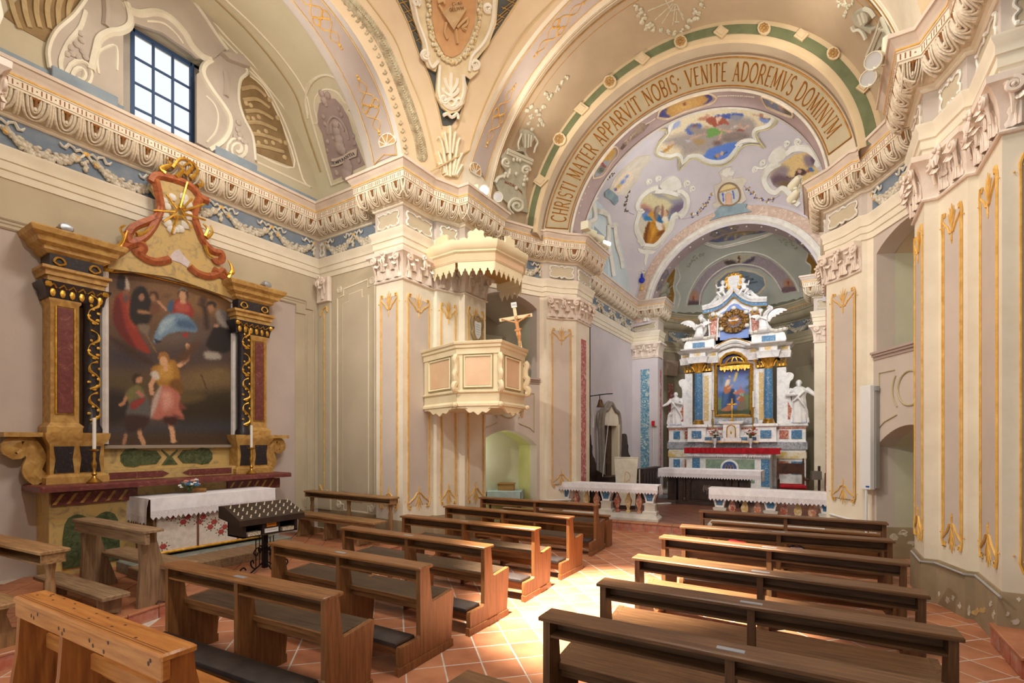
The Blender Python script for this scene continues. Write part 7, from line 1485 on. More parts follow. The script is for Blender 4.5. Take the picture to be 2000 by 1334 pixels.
# LAMPS AND SERVICES
def floodlight(loc,aim,label,group=None):
 t=thing('floodlight',label,'spotlight',loc);d=(Vector(aim)-Vector(loc)).normalized();R=d.to_track_quat('Z','Y').to_matrix().to_4x4()
 part('housing',MB().lathe([(.0,-.16),(.05,-.16),(.08,-.1),(.10,.02),(.105,.1),(.095,.1),(.085,.06)],14).xf(R),CREAME,t)
 part('reflector',MB().lathe([(.0,-.02),(.04,.0),(.088,.07),(.092,.085)],14).xf(R),GLASSM,t);part('bulb',MB().ball((0,0,.03),.03,8,6).xf(R),GLASSM,t)
 part('stirrup',MB().tube([(-.1,0,0),(-.1,0,-.1),(.1,0,-.1),(.1,0,0)],.01,5).bx(-.03,.03,-.03,.03,-.13,-.09),CREAME,t)
 return t
pts=[]
for px,py,lab in((947,372,'twin cream floodlight on the left cornice, the one nearer the pier corner'),(974,385,'twin cream floodlight on the left cornice, the one nearer the green band')):
 p=Z(px,py,7.16);floodlight((p.x-.04,p.y+.02,7.16),(p.x+2.5,p.y-3.0,6.2),lab);pts.append(p)
part_b=tag(obj('lamp_box',MB().cbx(-.1,.1,-.12,.16,0,.22,.02),CREAME,loc=(pts[0].x-.16,pts[0].y-.05,7.03)),'cream ballast box beside the twin floodlights on the left cornice','box')
for px,py,lab in((1714,118,'upper floodlight hanging under the right cornice lip'),(1704,152,'lower floodlight hanging under the right cornice lip')):
 p=Z(px,py,6.98);floodlight((p.x-.02,p.y,6.98+.02),(p.x-1.0,p.y-2.2,5.5),lab)
tag(obj('lamp_box',MB().cbx(-.06,.06,-.1,.1,0,.3,.02),CREAME,loc=(Z(1726,110,7.05).x+.05,Z(1726,110,7.05).y+.1,7.03)),'cream ballast box above the right cornice floodlights','box')
for i,(px,py)in enumerate(((1155,456),(1170,466),(1182,478))):
 p=Z(px,py,7.14);floodlight((p.x,p.y,7.14),(p.x+2.2,p.y+2.8,6.0),('first','middle','last')[i]+' of the three small floodlights on the left presbytery cornice')
tag(obj('lamp_box',MB().cbx(-.1,.1,-.1,.1,0,.2,.02),CREAME,loc=(Z(1144,450,7.03).x,Z(1144,450,7.03).y,7.03)),'cream ballast box beside the three presbytery floodlights','box')
for i,(px,py)in enumerate(((1553,358),(1551,384))):
 p=Y(px,py,11.6);floodlight((p.x,p.y,p.z),(p.x-2.2,p.y+3,p.z-1.4),('upper','lower')[i]+' floodlight on the inner edge of the right presbytery cornice')
ht=thing('wall_heater','tall white radiant heater panel mounted upright beside the right opening','heater',(.74,10.46,1.18),-.9)
part('panel',MB().cbx(-.11,.11,-.1,0,0,1.78,.012),WHITEP,ht);part('back_box',MB().bx(-.1,.13,0,.07,.02,1.76),M('grey_side',(150,146,138),None),ht)
part('blue_label',MB().bx(.03,.1,-.103,-.1,.03,.06),M('label_blue',(40,90,170),None),ht);part('bracket',MB().bx(.1,.16,-.02,.03,1.68,1.74),STEEL,ht)
tag(obj('cable_conduit',MB().tube([(.69,10.42,.3),(.69,10.42,1.2)],.022,6),WHITEP),'white vertical cable conduit below the wall heater','conduit')
P=[(.17,11.12,.62),(.5,10.8,.58),(.69,10.55,.55),(.72,10.42,.54)]
tag(obj('cable_conduit',MB().tube(P,.022,6),WHITEP),'white conduit along the skirting of the right presbytery pier','conduit')
tag(obj('cable_conduit',MB().tube([(2*XC-.72-.0,10.5,.56),(-5.62,10.58,.56),(-5.2,11.08,.56)],.022,6),WHITEP),'white conduit along the skirting behind the left balustrade','conduit')
off=[(1.48,6.5),(1.48,7.42),(1.38,7.42),(1.21,7.92),(1.07,7.93),(1.07,8.6)]
tag(obj('skirting_cable',MB().tube([(x,y,.50)for x,y in off],.012,6),M('grey_cable',(170,168,166),None)),'grey cable clipped under the skirting edge of the right pier','cable')
stp=thing('pier_step','low terracotta-tiled step block at the foot of the right pier','step',(1.75,6.25,0))
part('riser',MB().bx(-.3,.6,-.5,.42,0,.17),TERRB,stp);part('tread',MB().cbx(-.32,.6,-.52,.42,.17,.2,.008),TERRA,stp)
for i in range(3):part('riser_tile',MB().bx(-.308,-.3,-.48+.3*i,-.2+.3*i,.01,.165),TERRB,stp)
# SANCTUARY
FZ=.18
def marble_baluster(m1):return[(.055,0),(.055,.04),(.03,.06),(.035,.10),(.075,.2),(.082,.24),(.078,.27),(.04,.34),(.028,.42),(.05,.46),(.058,.48),(.058,.5)]
def sqlathe(prof,n=4,o=(0,0,0),rot=pi/4,sc=1.35):
 b=MB();R=[[(o[0]+r*sc*cos(rot+2*pi*j/n),o[1]+r*sc*sin(rot+2*pi*j/n),o[2]+z)for j in range(n)]for r,z in prof];return b.rings(R)
def balustrade(x0,x1,y0,y1,label,broken):
 L=hypot(x1-x0,y1-y0);a=atan2(y1-y0,x1-x0)
 t=thing('communion_rail',label,'balustrade',((x0+x1)/2,(y0+y1)/2,FZ),a)
 part('plinth',MB().rings([[(x,y,z)for x,y in((-L/2-e,-.2-e),(L/2+e,-.2-e),(L/2+e,.2+e),(-L/2-e,.2+e))]for z,e in((0,.06),(.05,.06),(.09,.02),(.12,.0),(.14,-.02))]),STONE,t)
 part('handrail',MB().cbx(-L/2-.02,L/2+.02,-.2,.2,.70,.79,.02),STONE,t)
 mats=(RMARB,YMARB,M('rose_marble',(206,140,110),(232,206,176),12,.35,c3=(196,120,92),dist=2))
 i=0;u0=-L/2+.16
 for q in range(9):
  u=u0+(L-.32)*q/8
  if q%4==0:
   b=MB();pf=[(.0,.14),(.17,.14),(.17,.2),(.13,.22),(.13,.36),(.15,.40),(.115,.42)]
   part('pedestal',MB().rings([[(u+s*w,v*w*.9,z)for s,v in((-1,-1),(1,-1),(1,1),(-1,1))]for w,z in((.16,.13),(.16,.2),(.12,.22),(.12,.34),(.14,.38),(.1,.40))]),STONE,t)
   sh=crom([(-.085,0),(-.1,.08),(-.14,.2),(-.14,.28),(-.1,.31),(0,.29),(.1,.31),(.14,.28),(.14,.2),(.1,.08),(.085,0)],3)
   k=part('vase_pedestal',MB().prism(sh,-.12,.12,(u,0,.40),(1,0,0),(0,0,1),(0,-1,0)),WMARB,t)
   part('blue_inlay',MB().prism([(x*.68,.05+z*.72)for x,z in sh],.12,.126,(u,0,.40),(1,0,0),(0,0,1),(0,-1,0)),BMARB,k)
  else:
   part('baluster',sqlathe([(r*.9,z*1.12+.14)for r,z in marble_baluster(0)],4,(u,0,0)),mats[i%3],t);i+=1
 return t
balustrade(-5.5,-3.15,11.12,11.36,'left communion rail of red and yellow marble balusters with blue inlaid pedestals',0)
balustrade(-1.98,.28,11.42,11.5,'right communion rail of red and yellow marble balusters before the red-cushioned chair',0)
c=cloth('rail_cloth',-5.52,-3.1,11.03,11.45,.985,(.24,.24,.2,.2),'white cloth with pointed lace hem on the left communion rail',.1);c.rotation_euler.z=.1
c=cloth('rail_cloth',-2.02,.34,11.25,11.68,.985,(.26,.26,.25,.2),'white cloth with broad lace hem on the right communion rail',.13);c.rotation_euler.z=.035
tag(obj('stone_kerb',MB().cbx(-1.2,1.2,-.12,.12,0,.09,.02),STONE,loc=(-.7,11.0,.188)),'long pale stone kerb on the floor before the right communion rail','kerb').rotation_euler=(0,0,.03)
at=thing('altar_table','dark carved walnut altar table with turned columns in the middle of the sanctuary','table',(-2.7,15.1,FZ),.0)
part('table_top',MB().cbx(-1.3,1.25,-.4,.4,.93,1.0,.01),WALNUT,at);part('plinth',MB().cbx(-.85,.85,-.38,.34,0,.1,.01),WALNUT,at)
part('carcass',MB().bx(-.8,.8,-.3,.3,.1,.93),WALNUT,at)
part('arched_panel',MB().prism([(-.42,.16)]+[(.42*cos(a),.62+.16*sin(a))for a in np.linspace(pi,0,10)]+[(.42,.16)],.0,.03,(0,-.3,0),(1,0,0),(0,0,1),(0,-1,0)),M('carved_walnut',(64,44,36),(38,26,22),5,.5),at)
b=MB()
for s in(-1,1):
 for q in range(4):b.tube(crom([(0,-.34,.42),(s*.06,-.35,.46+.04*q),(s*.1,-.35,.42+.02*q),(s*.06,-.345,.38)],3),.012,5)
b.tube([(0,-.345,.3),(0,-.35,.58)],.014,5);part('carved_emblem',b,M('carved_pewter',(120,108,100),None),at)
part('panel_arch_moulding',MB().tube([(-.46,-.335,.16)]+[(.46*cos(a),-.335,.62+.2*sin(a))for a in np.linspace(pi,0,12)]+[(.46,-.335,.16)],.02,6),WALNUT,at)
for x in(-.62,.62):part('turned_column',MB().lathe([(.06,.1),(.06,.16),(.035,.2),(.05,.32),(.035,.4),(.055,.5),(.03,.62),(.05,.75),(.065,.82),(.07,.93)],10,(x,-.33,0)),WALNUT,at)
for x in(-.99,.95):part('pierced_bracket',MB().prism([(-.12,.1),(.12,.1),(.12,.93),(-.12,.93)],-.28,.2,(x,0,0),(1,0,0),(0,0,1),(0,1,0)),WALNUT,at)
for x in(.95,-.99):part('gothic_panel',MB().prism([(-.07,.3),(.07,.3),(.07,.7),(0,.82),(-.07,.7)],.28,.295,(x,0,0),(1,0,0),(0,0,1),(0,-1,0)),M('carved_walnut',(0,0,0)),at)
cloth('altar_cloth',-4.05,-1.32,14.68,15.5,1.185,(.3,.3,.25,.2),'white lace-edged cloth on the dark walnut altar table',.14)
ch=thing('armchair','dark wooden armchair with red cushion and tall turned back posts right of the altar','chair',(-.68,16.45,FZ),.15)
CW=M('chair_oak',(84,50,34),(56,34,24),4,.45)
for s in(-1,1):
 part('back_post',MB().bx(s*.33-.03,s*.33+.03,.25,.31,0,1.2).lathe([(.02,1.2),(.035,1.23),(.02,1.26),(.03,1.29),(0,1.33)],8,(s*.33,.28,0)),CW,ch)
 part('front_leg',MB().lathe([(.035,0),(.03,.2),(.04,.3),(.03,.45),(.04,.5),(.03,.6),(.035,.7)],8,(s*.36,-.28,0)),CW,ch)
 part('armrest',MB().tube(crom([(s*.34,.28,.78),(s*.36,0,.7),(s*.37,-.25,.74),(s*.37,-.36,.71)],3),.032,6),CW,ch)
part('back_panel',MB().cbx(-.31,.31,.265,.295,.86,1.17,.01),CW,ch);part('seat',MB().cbx(-.36,.36,-.3,.3,.40,.46,.01),CW,ch)
part('stretcher',MB().bx(-.34,.34,-.3,-.26,.12,.17).bx(-.34,.34,.26,.3,.2,.25),CW,ch)
part('cushion',MB().rings([[(x*w,y*w,z)for x,y in((-.34,-.3),(.34,-.3),(.36,0),(.34,.26),(-.34,.26),(-.36,0))]for w,z in((.9,.46),(1,.49),(1,.53),(.9,.57))]),REDCL,ch)
am=thing('ambo','white-draped tapering ambo with gilt monogram behind the left communion rail','lectern',(-4.45,13.0,FZ),.28)
part('body',MB().rings([[(x*w,y,z)for x,y in((-.26,-.18),(.26,-.18),(.26,.18),(-.26,.18))]for w,z in((.85,0),(1,.7),(1.12,1.36))]),WALNUT,am)
part('drape',MB().prism([(-.235,.1),(.235,.1),(.31,1.38),(-.31,1.38)],.185,.2,(0,0,0),(1,0,0),(0,0,1),(0,-1,0)).prism([(-.31,1.36),(.31,1.36),(.31,1.39),(-.31,1.39)],-.1,.2,(0,0,0),(1,0,0),(0,0,1),(0,-1,0)),M('ambo_drape',(236,232,214),(222,216,196),6,.8),am)
part('gilt_monogram',MB().tube(crom([(-.03,-.205,.55),(-.03,-.205,.9),(.0,-.205,1.0),(.09,-.205,.95),(.1,-.205,.82),(.0,-.205,.74)],4),.008,5).tube([(-.07,-.205,.56),(-.07,-.205,.72)],.012,5),GOLDP,am)
part('side_board',MB().bx(.33,.36,-.1,.25,0,1.05),M('pale_board',(206,196,176),None),am)
def stall(y0,y1,label):
 t=thing('choir_stall',label,'choir stall',(-5.75,(y0+y1)/2,FZ),pi/2);L=(y1-y0)/2
 P=[(-L,0),(L,0),(L,1.15),(L*.86,1.2),(L*.8,1.3),(L*.6,1.38),(L*.5,1.5),(L*.54,1.66),(L*.46,1.72),(L*.44,1.66),(L*.34,1.98),(L*.2,2.08),(L*.08,2.06),(0,2.09)]
 P=P+[(-x,z)for x,z in reversed(P[2:-1])]
 part('scrolled_back',MB().prism(P,-.06,0,(0,.04,0),(1,0,0),(0,0,1),(0,1,0)),WALNUT,t)
 part('seat',MB().cbx(-L,L,-.45,-.02,.4,.45,.01),WALNUT,t)
 for s in(-1,1):part('end_panel',MB().prism([(0,0),(.5,0),(.46,.6),(.3,.8),(0,.95)],-.025,.025,(s*L,-.02,0),(0,-1,0),(0,0,1),(1,0,0)),WALNUT,t)
 return t
stall(12.75,14.0,'dark walnut choir stall with scrolled back left of the presbytery door');stall(15.85,17.3,'dark walnut choir stall with scrolled back beyond the presbytery door')
def desk(x,y0,y1,label,h=.95):
 t=thing('stall_desk',label,'desk',(x,(y0+y1)/2,FZ),pi/2);L=(y1-y0)/2
 part('front',MB().bx(-L,L,-.03,.03,0,h),WALNUT,t);part('sloping_top',MB().cbx(-L-.02,L+.02,-.06,.16,h,h+.035,.008),WALNUT,t)
 n=max(1,round(L*2/.35))
 for i in range(n):u=-L+.06+(2*L-.06)*i/n;part('panel',MB().cbx(u,u+(2*L-.06)/n-.06,-.05,-.03,.12,h-.1,.008),M('carved_walnut',(0,0,0)),t)
desk(-5.05,13.2,14.3,'low dark walnut stall desk left of the white ambo',.78);desk(-4.72,15.2,17.2,'dark walnut panelled stall desk right of the white ambo',.92)
d4=struct('door_1',MB().bx(-5.83,-5.78,14.35,15.45,FZ,2.5),M('door_wood',(84,56,40),(56,38,28),4,.55))
for i in range(2):
 for j in range(2):part('door_panel',MB().bx(-5.785,-5.765,14.45+.5*i,14.85+.5*i,.4+1.05*j,1.3+1.0*j),MATS['door_wood'],d4)
part('reveal',MB().bx(-5.8,-5.55,15.42,15.55,FZ,2.55),M('reveal_cream',(222,208,178),None),d4)
part('lintel_face',MB().prism([(14.25,2.5),(15.6,2.5),(15.6,2.85),(15.3,3.05),(14.93,3.15),(14.55,3.0),(14.25,2.85)],0,.2,(-5.8,0,0),(0,1,0),(0,0,1),(1,0,0)),CREAM2,d4)
sp=crom([(14.2,.2),(14.2,1.6),(14.14,2.3),(14.2,2.75),(14.35,2.95),(14.55,2.98),(14.68,3.08),(14.9,3.2),(15.12,3.08),(15.3,2.98),(15.5,2.95),(15.64,2.75),(15.7,2.3),(15.62,1.6),(15.62,.2)],4)
part('moulded_surround',MB().tube([(-5.6,y,z)for y,z in sp],.075,7).tube([(-5.66,y+(.07 if y>14.9 else-.07),z+.04)for y,z in sp],.05,6),M('surround_stone',(150,140,128),(130,122,112),5,.8),d4)
bl=thing('wall_bell','small bronze bell on an iron bracket with a pale rope beside the presbytery door','bell',(-5.6,13.7,3.15))
part('bracket',MB().tube([(-.2,0,.2),(.3,0,.24),(.5,0,.24)],.015,5).tube([(.1,0,.22),(.1,0,.08)],.012,5),BLACKI,bl)
part('bell',MB().lathe([(.02,.1),(.05,.08),(.07,0),(.1,-.1),(.13,-.14),(.11,-.14),(.06,0)],12,(.12,0,0)),M('bronze',(110,80,50),(84,60,40),8,.4,.7),bl)
part('rope',MB().tube([(-.1,.0,.2),(-.11,0,-.3),(-.12,0,-.75)],[.012,.014,.03],6),WAX,bl)
part('pull_rope',MB().tube([(.25,.4,-.3),(.2,.2,-1.4),(.15,.1,-2.2)],.012,5),M('white_rope',(220,218,214),None),bl)
rl=thing('sanctuary_lamp','small red wall lamp with hanging cord on the pilaster beside the apse','lamp',(-5.02,17.57,2.55))
part('lamp_box',MB().cbx(-.05,.05,-.08,.0,0,.18,.01),M('lamp_red',(190,24,34),None),rl);part('cord',MB().tube([(0,-.03,0),(.01,-.03,-.6),(-.02,-.03,-1.5)],.008,5),WAX,rl);part('bracket',MB().bx(-.02,.12,-.04,0,-.03,0),BRASS,rl)
# MAIN ALTAR
AYp=18.25
G4=lambda px,py,yy=AYp:Y(px,py,yy)
ax=lambda px,yy=AYp:Y(px,862,yy).x
az=lambda py,px=1440,yy=AYp:Y(px,py,yy).z
ma=thing('high_altar','tall white marble high altar with blue columns, yellow inlays and gilt capitals in the apse','altar',(XC,AYp,FZ))
MO=Matrix.Translation((-XC,-AYp,-FZ))
def H(name,mb,mat,parent=None,**k):
 mb.v=[(x,y,float(np.interp(z,(0,5.0,5.3,5.75,7.32,7.72,8.42),(0,5.0,5.16,5.5,6.72,7.12,7.74))))for x,y,z in mb.v]
 return part(name,mb.xf(MO),mat,parent or ma,**k)
xl,xr=-4.6,-.36;xc=-2.47
def pr2(f):f(-1);f(1)
H('base_course',MB().bx(xl-.05,xr+.05,18.0,19.2,FZ,.55),GMARB)
H('side_block',MB().bx(xl,xr,18.05,19.2,.55,1.75),WMARB)
H('yellow_course',MB().bx(xl-.02,xr+.02,18.02,19.2,1.44,1.66),M('yellow_inlay',(226,218,196),(216,184,100),5,.35,lo=.45,hi=.6),None)
H('grey_course',MB().bx(xl-.05,xr+.05,18.0,19.2,1.74,1.98),GMARB)
H('predella',MB().rings([[(x,y,z)for x,y in((xl-e,18.05-e),(xr+e,18.05-e),(xr+e,19.2),(xl-e,19.2))]for z,e in((1.98,.02),(2.04,.0),(2.45,.0),(2.5,.06),(2.56,.06),(2.58,.03))]),WMARB)
H('red_course',MB().bx(xl-.01,xr+.01,18.03,18.1,2.40,2.45),RMARB)
for px,w,m in((1322,7,BMARB),(1344,7,RMARB),(1366,8,BMARB),(1497,9,BMARB),(1531,8,RMARB),(1556,9,BMARB)):
 x=ax(px,18.05);w*=.0163
 H('inlay_panel',MB().bx(x-w,x+w,18.03,18.06,2.08,2.36),m)
 if px not in(1366,1497):H('lower_inlay',MB().bx(x-w,x+w,18.03,18.06,.95,1.36),m)
for px in(1353,1488):
 x=ax(px+8,17.9);H('column_pedestal',MB().rings([[(X_,y,z)for X_,y in((x-.3-e,17.85-e),(x+.3+e,17.85-e),(x+.3+e,18.1),(x-.3-e,18.1))]for z,e in((1.98,.02),(2.04,0),(2.45,0),(2.5,.06),(2.58,.05))]),WMARB);H('inlay_panel',MB().bx(x-.16,x+.16,17.83,17.86,2.1,2.36),BMARB)
H('gradine',MB().bx(ax(1378),ax(1484),17.8,18.1,1.98,2.2),WMARB)
for i in range(6):u=ax(1380)+(ax(1482)-ax(1380))*(i+.5)/6;H('blue_inlay',MB().bx(u-.11,u+.11,17.785,17.8,2.04,2.14),BMARB)
xt=ax(1429,17.7)
H('tabernacle',MB().rings([[(xt+s*(w+e),y,z)for s,y in((-1,17.6-e),(1,17.6-e),(1,18.1),(-1,18.1))]for z,w,e in((1.98,.3,0),(2.1,.3,0),(2.12,.25,0),(2.56,.25,0),(2.58,.3,.03),(2.64,.33,.05),(2.66,.33,.05))]),WMARB)
H('tabernacle_door',MB().prism([(-.11,2.14),(.11,2.14)]+[(.11*cos(a),2.40+.12*sin(a))for a in np.linspace(0,pi,9)],.0,.012,(xt,17.6,0),(1,0,0),(0,0,1),(0,-1,0)),WHITEST)
H('gilt_door_frame',MB().tube([(xt-.13,17.585,2.13),(xt-.13,17.585,2.40)]+[(xt+.13*cos(a),17.585,2.40+.14*sin(a))for a in np.linspace(pi,0,10)]+[(xt+.13,17.585,2.13)],.018,6).ball((xt,17.58,2.3),(.03,.01,.06),6,4),GOLD)
H('fluted_shelf',MB().bx(ax(1392),ax(1480),17.95,18.2,2.58,2.78),GMARB)
mx0,mx1=ax(1336,17.1),ax(1508,17.1)
H('mensa_block',MB().bx(mx0+.1,mx1-.05,17.0,18.0,.45,1.62),WMARB);H('mensa_base',MB().bx(mx0+.05,mx1,16.95,18.0,FZ,.45),GMARB);H('mensa_slab',MB().cbx(mx0,mx1+.06,16.9,18.0,1.62,1.72,.015),WMARB)
mc=ax(1425,17)
H('green_marble_field',MB().bx(mc-.72,mc+.72,16.985,17.0,.7,1.42),M('sea_green_marble',(108,136,122),(150,166,140),5,.35,dist=2))
for s in(-1,1):H('blue_panel',MB().bx(mc+s*1.02-.12,mc+s*1.02+.12,16.985,17.0,.6,1.45),BMARB)
H('monogram_disc',MB().lathe([(0,0),(.27,0),(.27,.02),(.24,.03),(.2,.02)],24).xf(Matrix.Translation((mc,16.99,1.15))@Matrix.Rotation(pi/2,4,'X')),WMARB)
H('monogram_field',MB().lathe([(0,.025),(.21,.025),(.21,.03),(0,.03)],24).xf(Matrix.Translation((mc,16.985,1.15))@Matrix.Rotation(pi/2,4,'X')),M('monogram_blue',(60,90,150),None))
H('gilt_monogram',MB().tube([(mc-.14,16.94,1.05),(mc-.1,16.94,1.26),(mc,16.94,1.08),(mc+.1,16.94,1.26),(mc+.14,16.94,1.05)],.016,5).tube([(mc-.08,16.935,1.03),(mc,16.935,1.28),(mc+.08,16.935,1.03)],.014,5),GOLD)
H('gilt_ledge',MB().bx(ax(1378,17.8),ax(1482,17.8),17.72,17.8,1.95,1.98),GOLD)
H('altar_step',MB().bx(-4.4,-1.4,15.9,16.9,FZ+.002,.33),GMARB);H('step_tread',MB().cbx(-4.45,-1.35,15.85,16.95,.33,.36,.01),M('grey_stone_tread',(168,160,146),(146,140,128),4,.6))
for s,pxc,pxi,pxo in((-1,1364,1380,1355),(1,1501,1487,1514)):
 x=ax(pxc,17.95)
 H('column_base',MB().lathe([(.18,2.58),(.18,2.64),(.16,2.66),(.165,2.7),(.14,2.74)],16,(x,17.98,0)),BRASS)
 H('column',MB().lathe([(.128,2.72),(.134,3.2),(.13,3.8),(.118,4.38)],18,(x,17.98,0)),BMARB)
 b=MB().lathe([(.12,4.36),(.135,4.4),(.13,4.44),(.15,4.56),(.2,4.66),(.24,4.7)],14,(x,17.98,0))
 for i in range(8):a=i*pi/4;b.tube([(x+.14*cos(a),17.98+.14*sin(a),4.44),(x+.18*cos(a),17.98+.18*sin(a),4.56),(x+.24*cos(a),17.98+.24*sin(a),4.64),(x+.22*cos(a),17.98+.22*sin(a),4.58)],.024,5)
 H('gilt_capital',b,GOLD)
 xi=ax(pxi,18.1);H('pilaster',MB().bx(xi-.17,xi+.17,18.1,18.5,2.58,4.4),WMARB);H('yellow_inlay',MB().bx(xi-.07,xi+.07,18.08,18.1,2.72,4.28),YMARB)
 b=MB().bx(xi-.18,xi+.18,18.06,18.4,4.44,4.52)
 for q in range(4):b.tube([(xi-.15+.1*q,18.06,4.45),(xi-.15+.1*q,18.03,4.58),(xi-.15+.1*q,17.98,4.64)],.03,5)
 for q in(-1,1):b.ball((xi+q*.19,18.0,4.66),.05,6,4)
 H('gilt_capital',b,GOLD)
 xo=x+s*.36;H('outer_pilaster',MB().bx(xo-.13,xo+.13,18.12,18.6,2.58,4.4),WMARB)
 b=MB().bx(xo-.14,xo+.14,18.08,18.4,4.44,4.52)
 for q in(-1,0,1):b.tube([(xo+.1*q,18.08,4.45),(xo+.11*q,18.04,4.6),(xo+.14*q,18.0,4.65)],.035,5)
 H('gilt_capital',b,GOLD)
 P=crom([(0,2.58),(.62,2.58),(.64,2.8),(.6,3.0),(.45,3.1),(.3,3.02),(.2,3.2),(.12,3.6),(.14,3.9),(.22,4.0),(.24,4.15),(.12,4.22),(0,4.2)],3)
 H('volute_wing',MB().prism([(s*u,z)for u,z in P],0,.25,(xo+s*.1,18.35,0),(1,0,0),(0,0,1),(0,-1,0)),WMARB)
 H('red_inlay',MB().prism([(s*u,z)for u,z in((.08,2.7),(.3,2.72),(.5,2.95),(.4,3.02),(.26,2.94),(.16,3.1),(.08,3.3))],.25,.26,(xo+s*.1,18.35,0),(1,0,0),(0,0,1),(0,-1,0)),RMARB)
 H('volute_scroll',MB().tube([(xo+s*.1+s*(.38+.2*(1-.8*t)*cos(6.28*1.5*t+.6)),18.08,2.82+.2*(1-.8*t)*sin(6.28*1.5*t+.6))for t in np.linspace(0,1,24)],[.05-.02*t for t in np.linspace(0,1,24)],6),WMARB)
 H('entablature_block',MB().rings([[(X_,y,z)for X_,y in((x-.3-e,17.74-e),(x+.3+e,17.74-e),(x+.3+e,18.6),(x-.3-e,18.6))]for z,e in((4.7,0),(4.82,.02),(4.9,.06),(4.93,-.04),(5.12,-.04),(5.14,.04),(5.2,.12),(5.26,.2),(5.32,.22))]),WMARB)
 H('entablature_wing',MB().rings([[(X_,y,z)for X_,y in((x-.62-e*.5,18.0-e),(x+.62+e*.5,18.0-e),(x+.62+e*.5,18.6),(x-.62-e*.5,18.6))]for z,e in((4.7,0),(4.82,.02),(4.9,.05),(4.93,-.03),(5.12,-.03),(5.14,.04),(5.2,.1),(5.28,.18))]),WMARB)
 for u in(-.45,0,.45):H('yellow_frieze',MB().bx(x+u-.1,x+u+.1,(17.755 if u==0 else 17.99)+.01,18.06,4.95,5.1),YMARB)
 H('attic_scroll',MB().prism([(s*u,z)for u,z in crom([(.45,5.3),(.5,5.5),(.42,5.78),(.2,5.9),(-.1,5.92),(-.4,5.9),(-.5,5.75),(-.5,5.3)],3)],0,.4,(x,18.4,0),(1,0,0),(0,0,1),(0,-1,0)),WMARB)
 H('blue_panel',MB().bx(x-.2,x+.2,17.985,18.0,5.42,5.68),BMARB)
 b=MB();rd=random.Random(5)
 for i in range(9):b.ball((x-.5+.12*i,17.98,5.86+rd.uniform(-.02,.02)),(.1,.12,.08),6,4)
 H('cloud_ledge',b,WHITEST)
xp0,xp1=ax(1397,18.1),ax(1470,18.1);xpc=(xp0+xp1)/2
def archpoly(w,z0,zs,r,sh=0):return[(-w,z0),(w,z0),(w,zs),(r,zs)]+[(r*cos(a),zs+r*.95*sin(a))for a in np.linspace(0,pi,13)][1:-1]+[(-r,zs),(-w,zs)]
H('retable_wall',MB().bx(ax(1376),ax(1492),18.35,18.7,2.58,5.4),GMARB)
H('picture_surround',MB().prism(archpoly(.72,2.72,4.75,.6),0,.16,(xpc,18.35,0),(1,0,0),(0,0,1),(0,-1,0)),WMARB)
hood=crom([(-1.1,5.1),(-.8,5.12),(-.5,5.4),(0,5.6),(.5,5.4),(.8,5.12),(1.1,5.1)],5)
H('hood',MB().tube([(xpc+u,18.05,z)for u,z in hood],.11,7).tube([(xpc+u,18.1,z-.16)for u,z in hood],.07,6),WMARB)
H('gilt_hood_rim',MB().tube([(xpc+u*.85,17.97,z+.1)for u,z in hood],.03,6),GOLD)
H('hood_back',MB().prism([(u,z-.05)for u,z in hood]+[(1.1,4.6),(-1.1,4.6)],0,.1,(xpc,18.35,0),(1,0,0),(0,0,1),(0,-1,0)),WMARB)
H('veined_attic',MB().bx(ax(1380),ax(1490),18.3,18.7,5.3,5.9),GMARB)
gx0,gx1=ax(1405,18.2),ax(1462,18.2);gc=(gx0+gx1)/2;gw=(gx1-gx0)/2;gz0,gz1=5.75,7.2
H('attic_frame',MB().prism([(-gw-.3,5.6),(gw+.3,5.6),(gw+.36,7.15),(gw*.7,7.35),(0,7.6),(-gw*.7,7.35),(-gw-.36,7.15)],0,.25,(gc,18.55,0),(1,0,0),(0,0,1),(0,-1,0)),WMARB)
H('blue_field',MB().prism([(-gw,gz0),(gw,gz0),(gw,6.95),(gw*.6,7.05),(gw*.3,7.25),(0,7.32),(-gw*.3,7.25),(-gw*.6,7.05),(-gw,6.95)],0,.015,(gc,18.3,0),(1,0,0),(0,0,1),(0,-1,0)),M('sky_blue_panel',(132,156,212),(116,140,200),3,.6))
gzc=6.52;b=MB();rd=random.Random(2)
for i in range(9):
 a=i*2*pi/9;b.ball((gc+.36*cos(a),18.24,gzc+.4*sin(a)),(.15,.05,.15),8,5)
 for q in range(2):b.ball((gc+.42*cos(a+.3*q),18.21,gzc+.46*sin(a+.3*q)),(.08,.05,.08),6,4)
H('gilt_cloud',b,M('brown_gold',(140,104,56),(100,74,40),8,.45,.5))
b=MB()
for i in range(20):
 a=i*2*pi/20;r=.44 if i%2 else.32;b.tube([(gc+.06*cos(a),18.17,gzc+.06*sin(a)),(gc+r*cos(a),18.16,gzc+r*sin(a))],[.02,.008],4)
H('gilt_ray',b,GOLD)
H('dove',MB().ball((gc,18.13,gzc),(.07,.05,.04),8,5).prism([(0,0),(.14,.07),(.17,.03),(.1,-.03)],-.01,.01,(gc,18.12,gzc),(1,0,0),(0,0,1)).prism([(0,0),(-.14,.07),(-.17,.03),(-.1,-.03)],-.01,.01,(gc,18.12,gzc),(1,0,0),(0,0,1)),WHITEST)
b=MB()
for a in(.6,1.57,2.6,3.7,-.5):b.ball((gc+.47*cos(a),18.16,gzc+.56*sin(a)),(.08,.07,.09),8,6)
H('cherub_head',b,WHITEST)
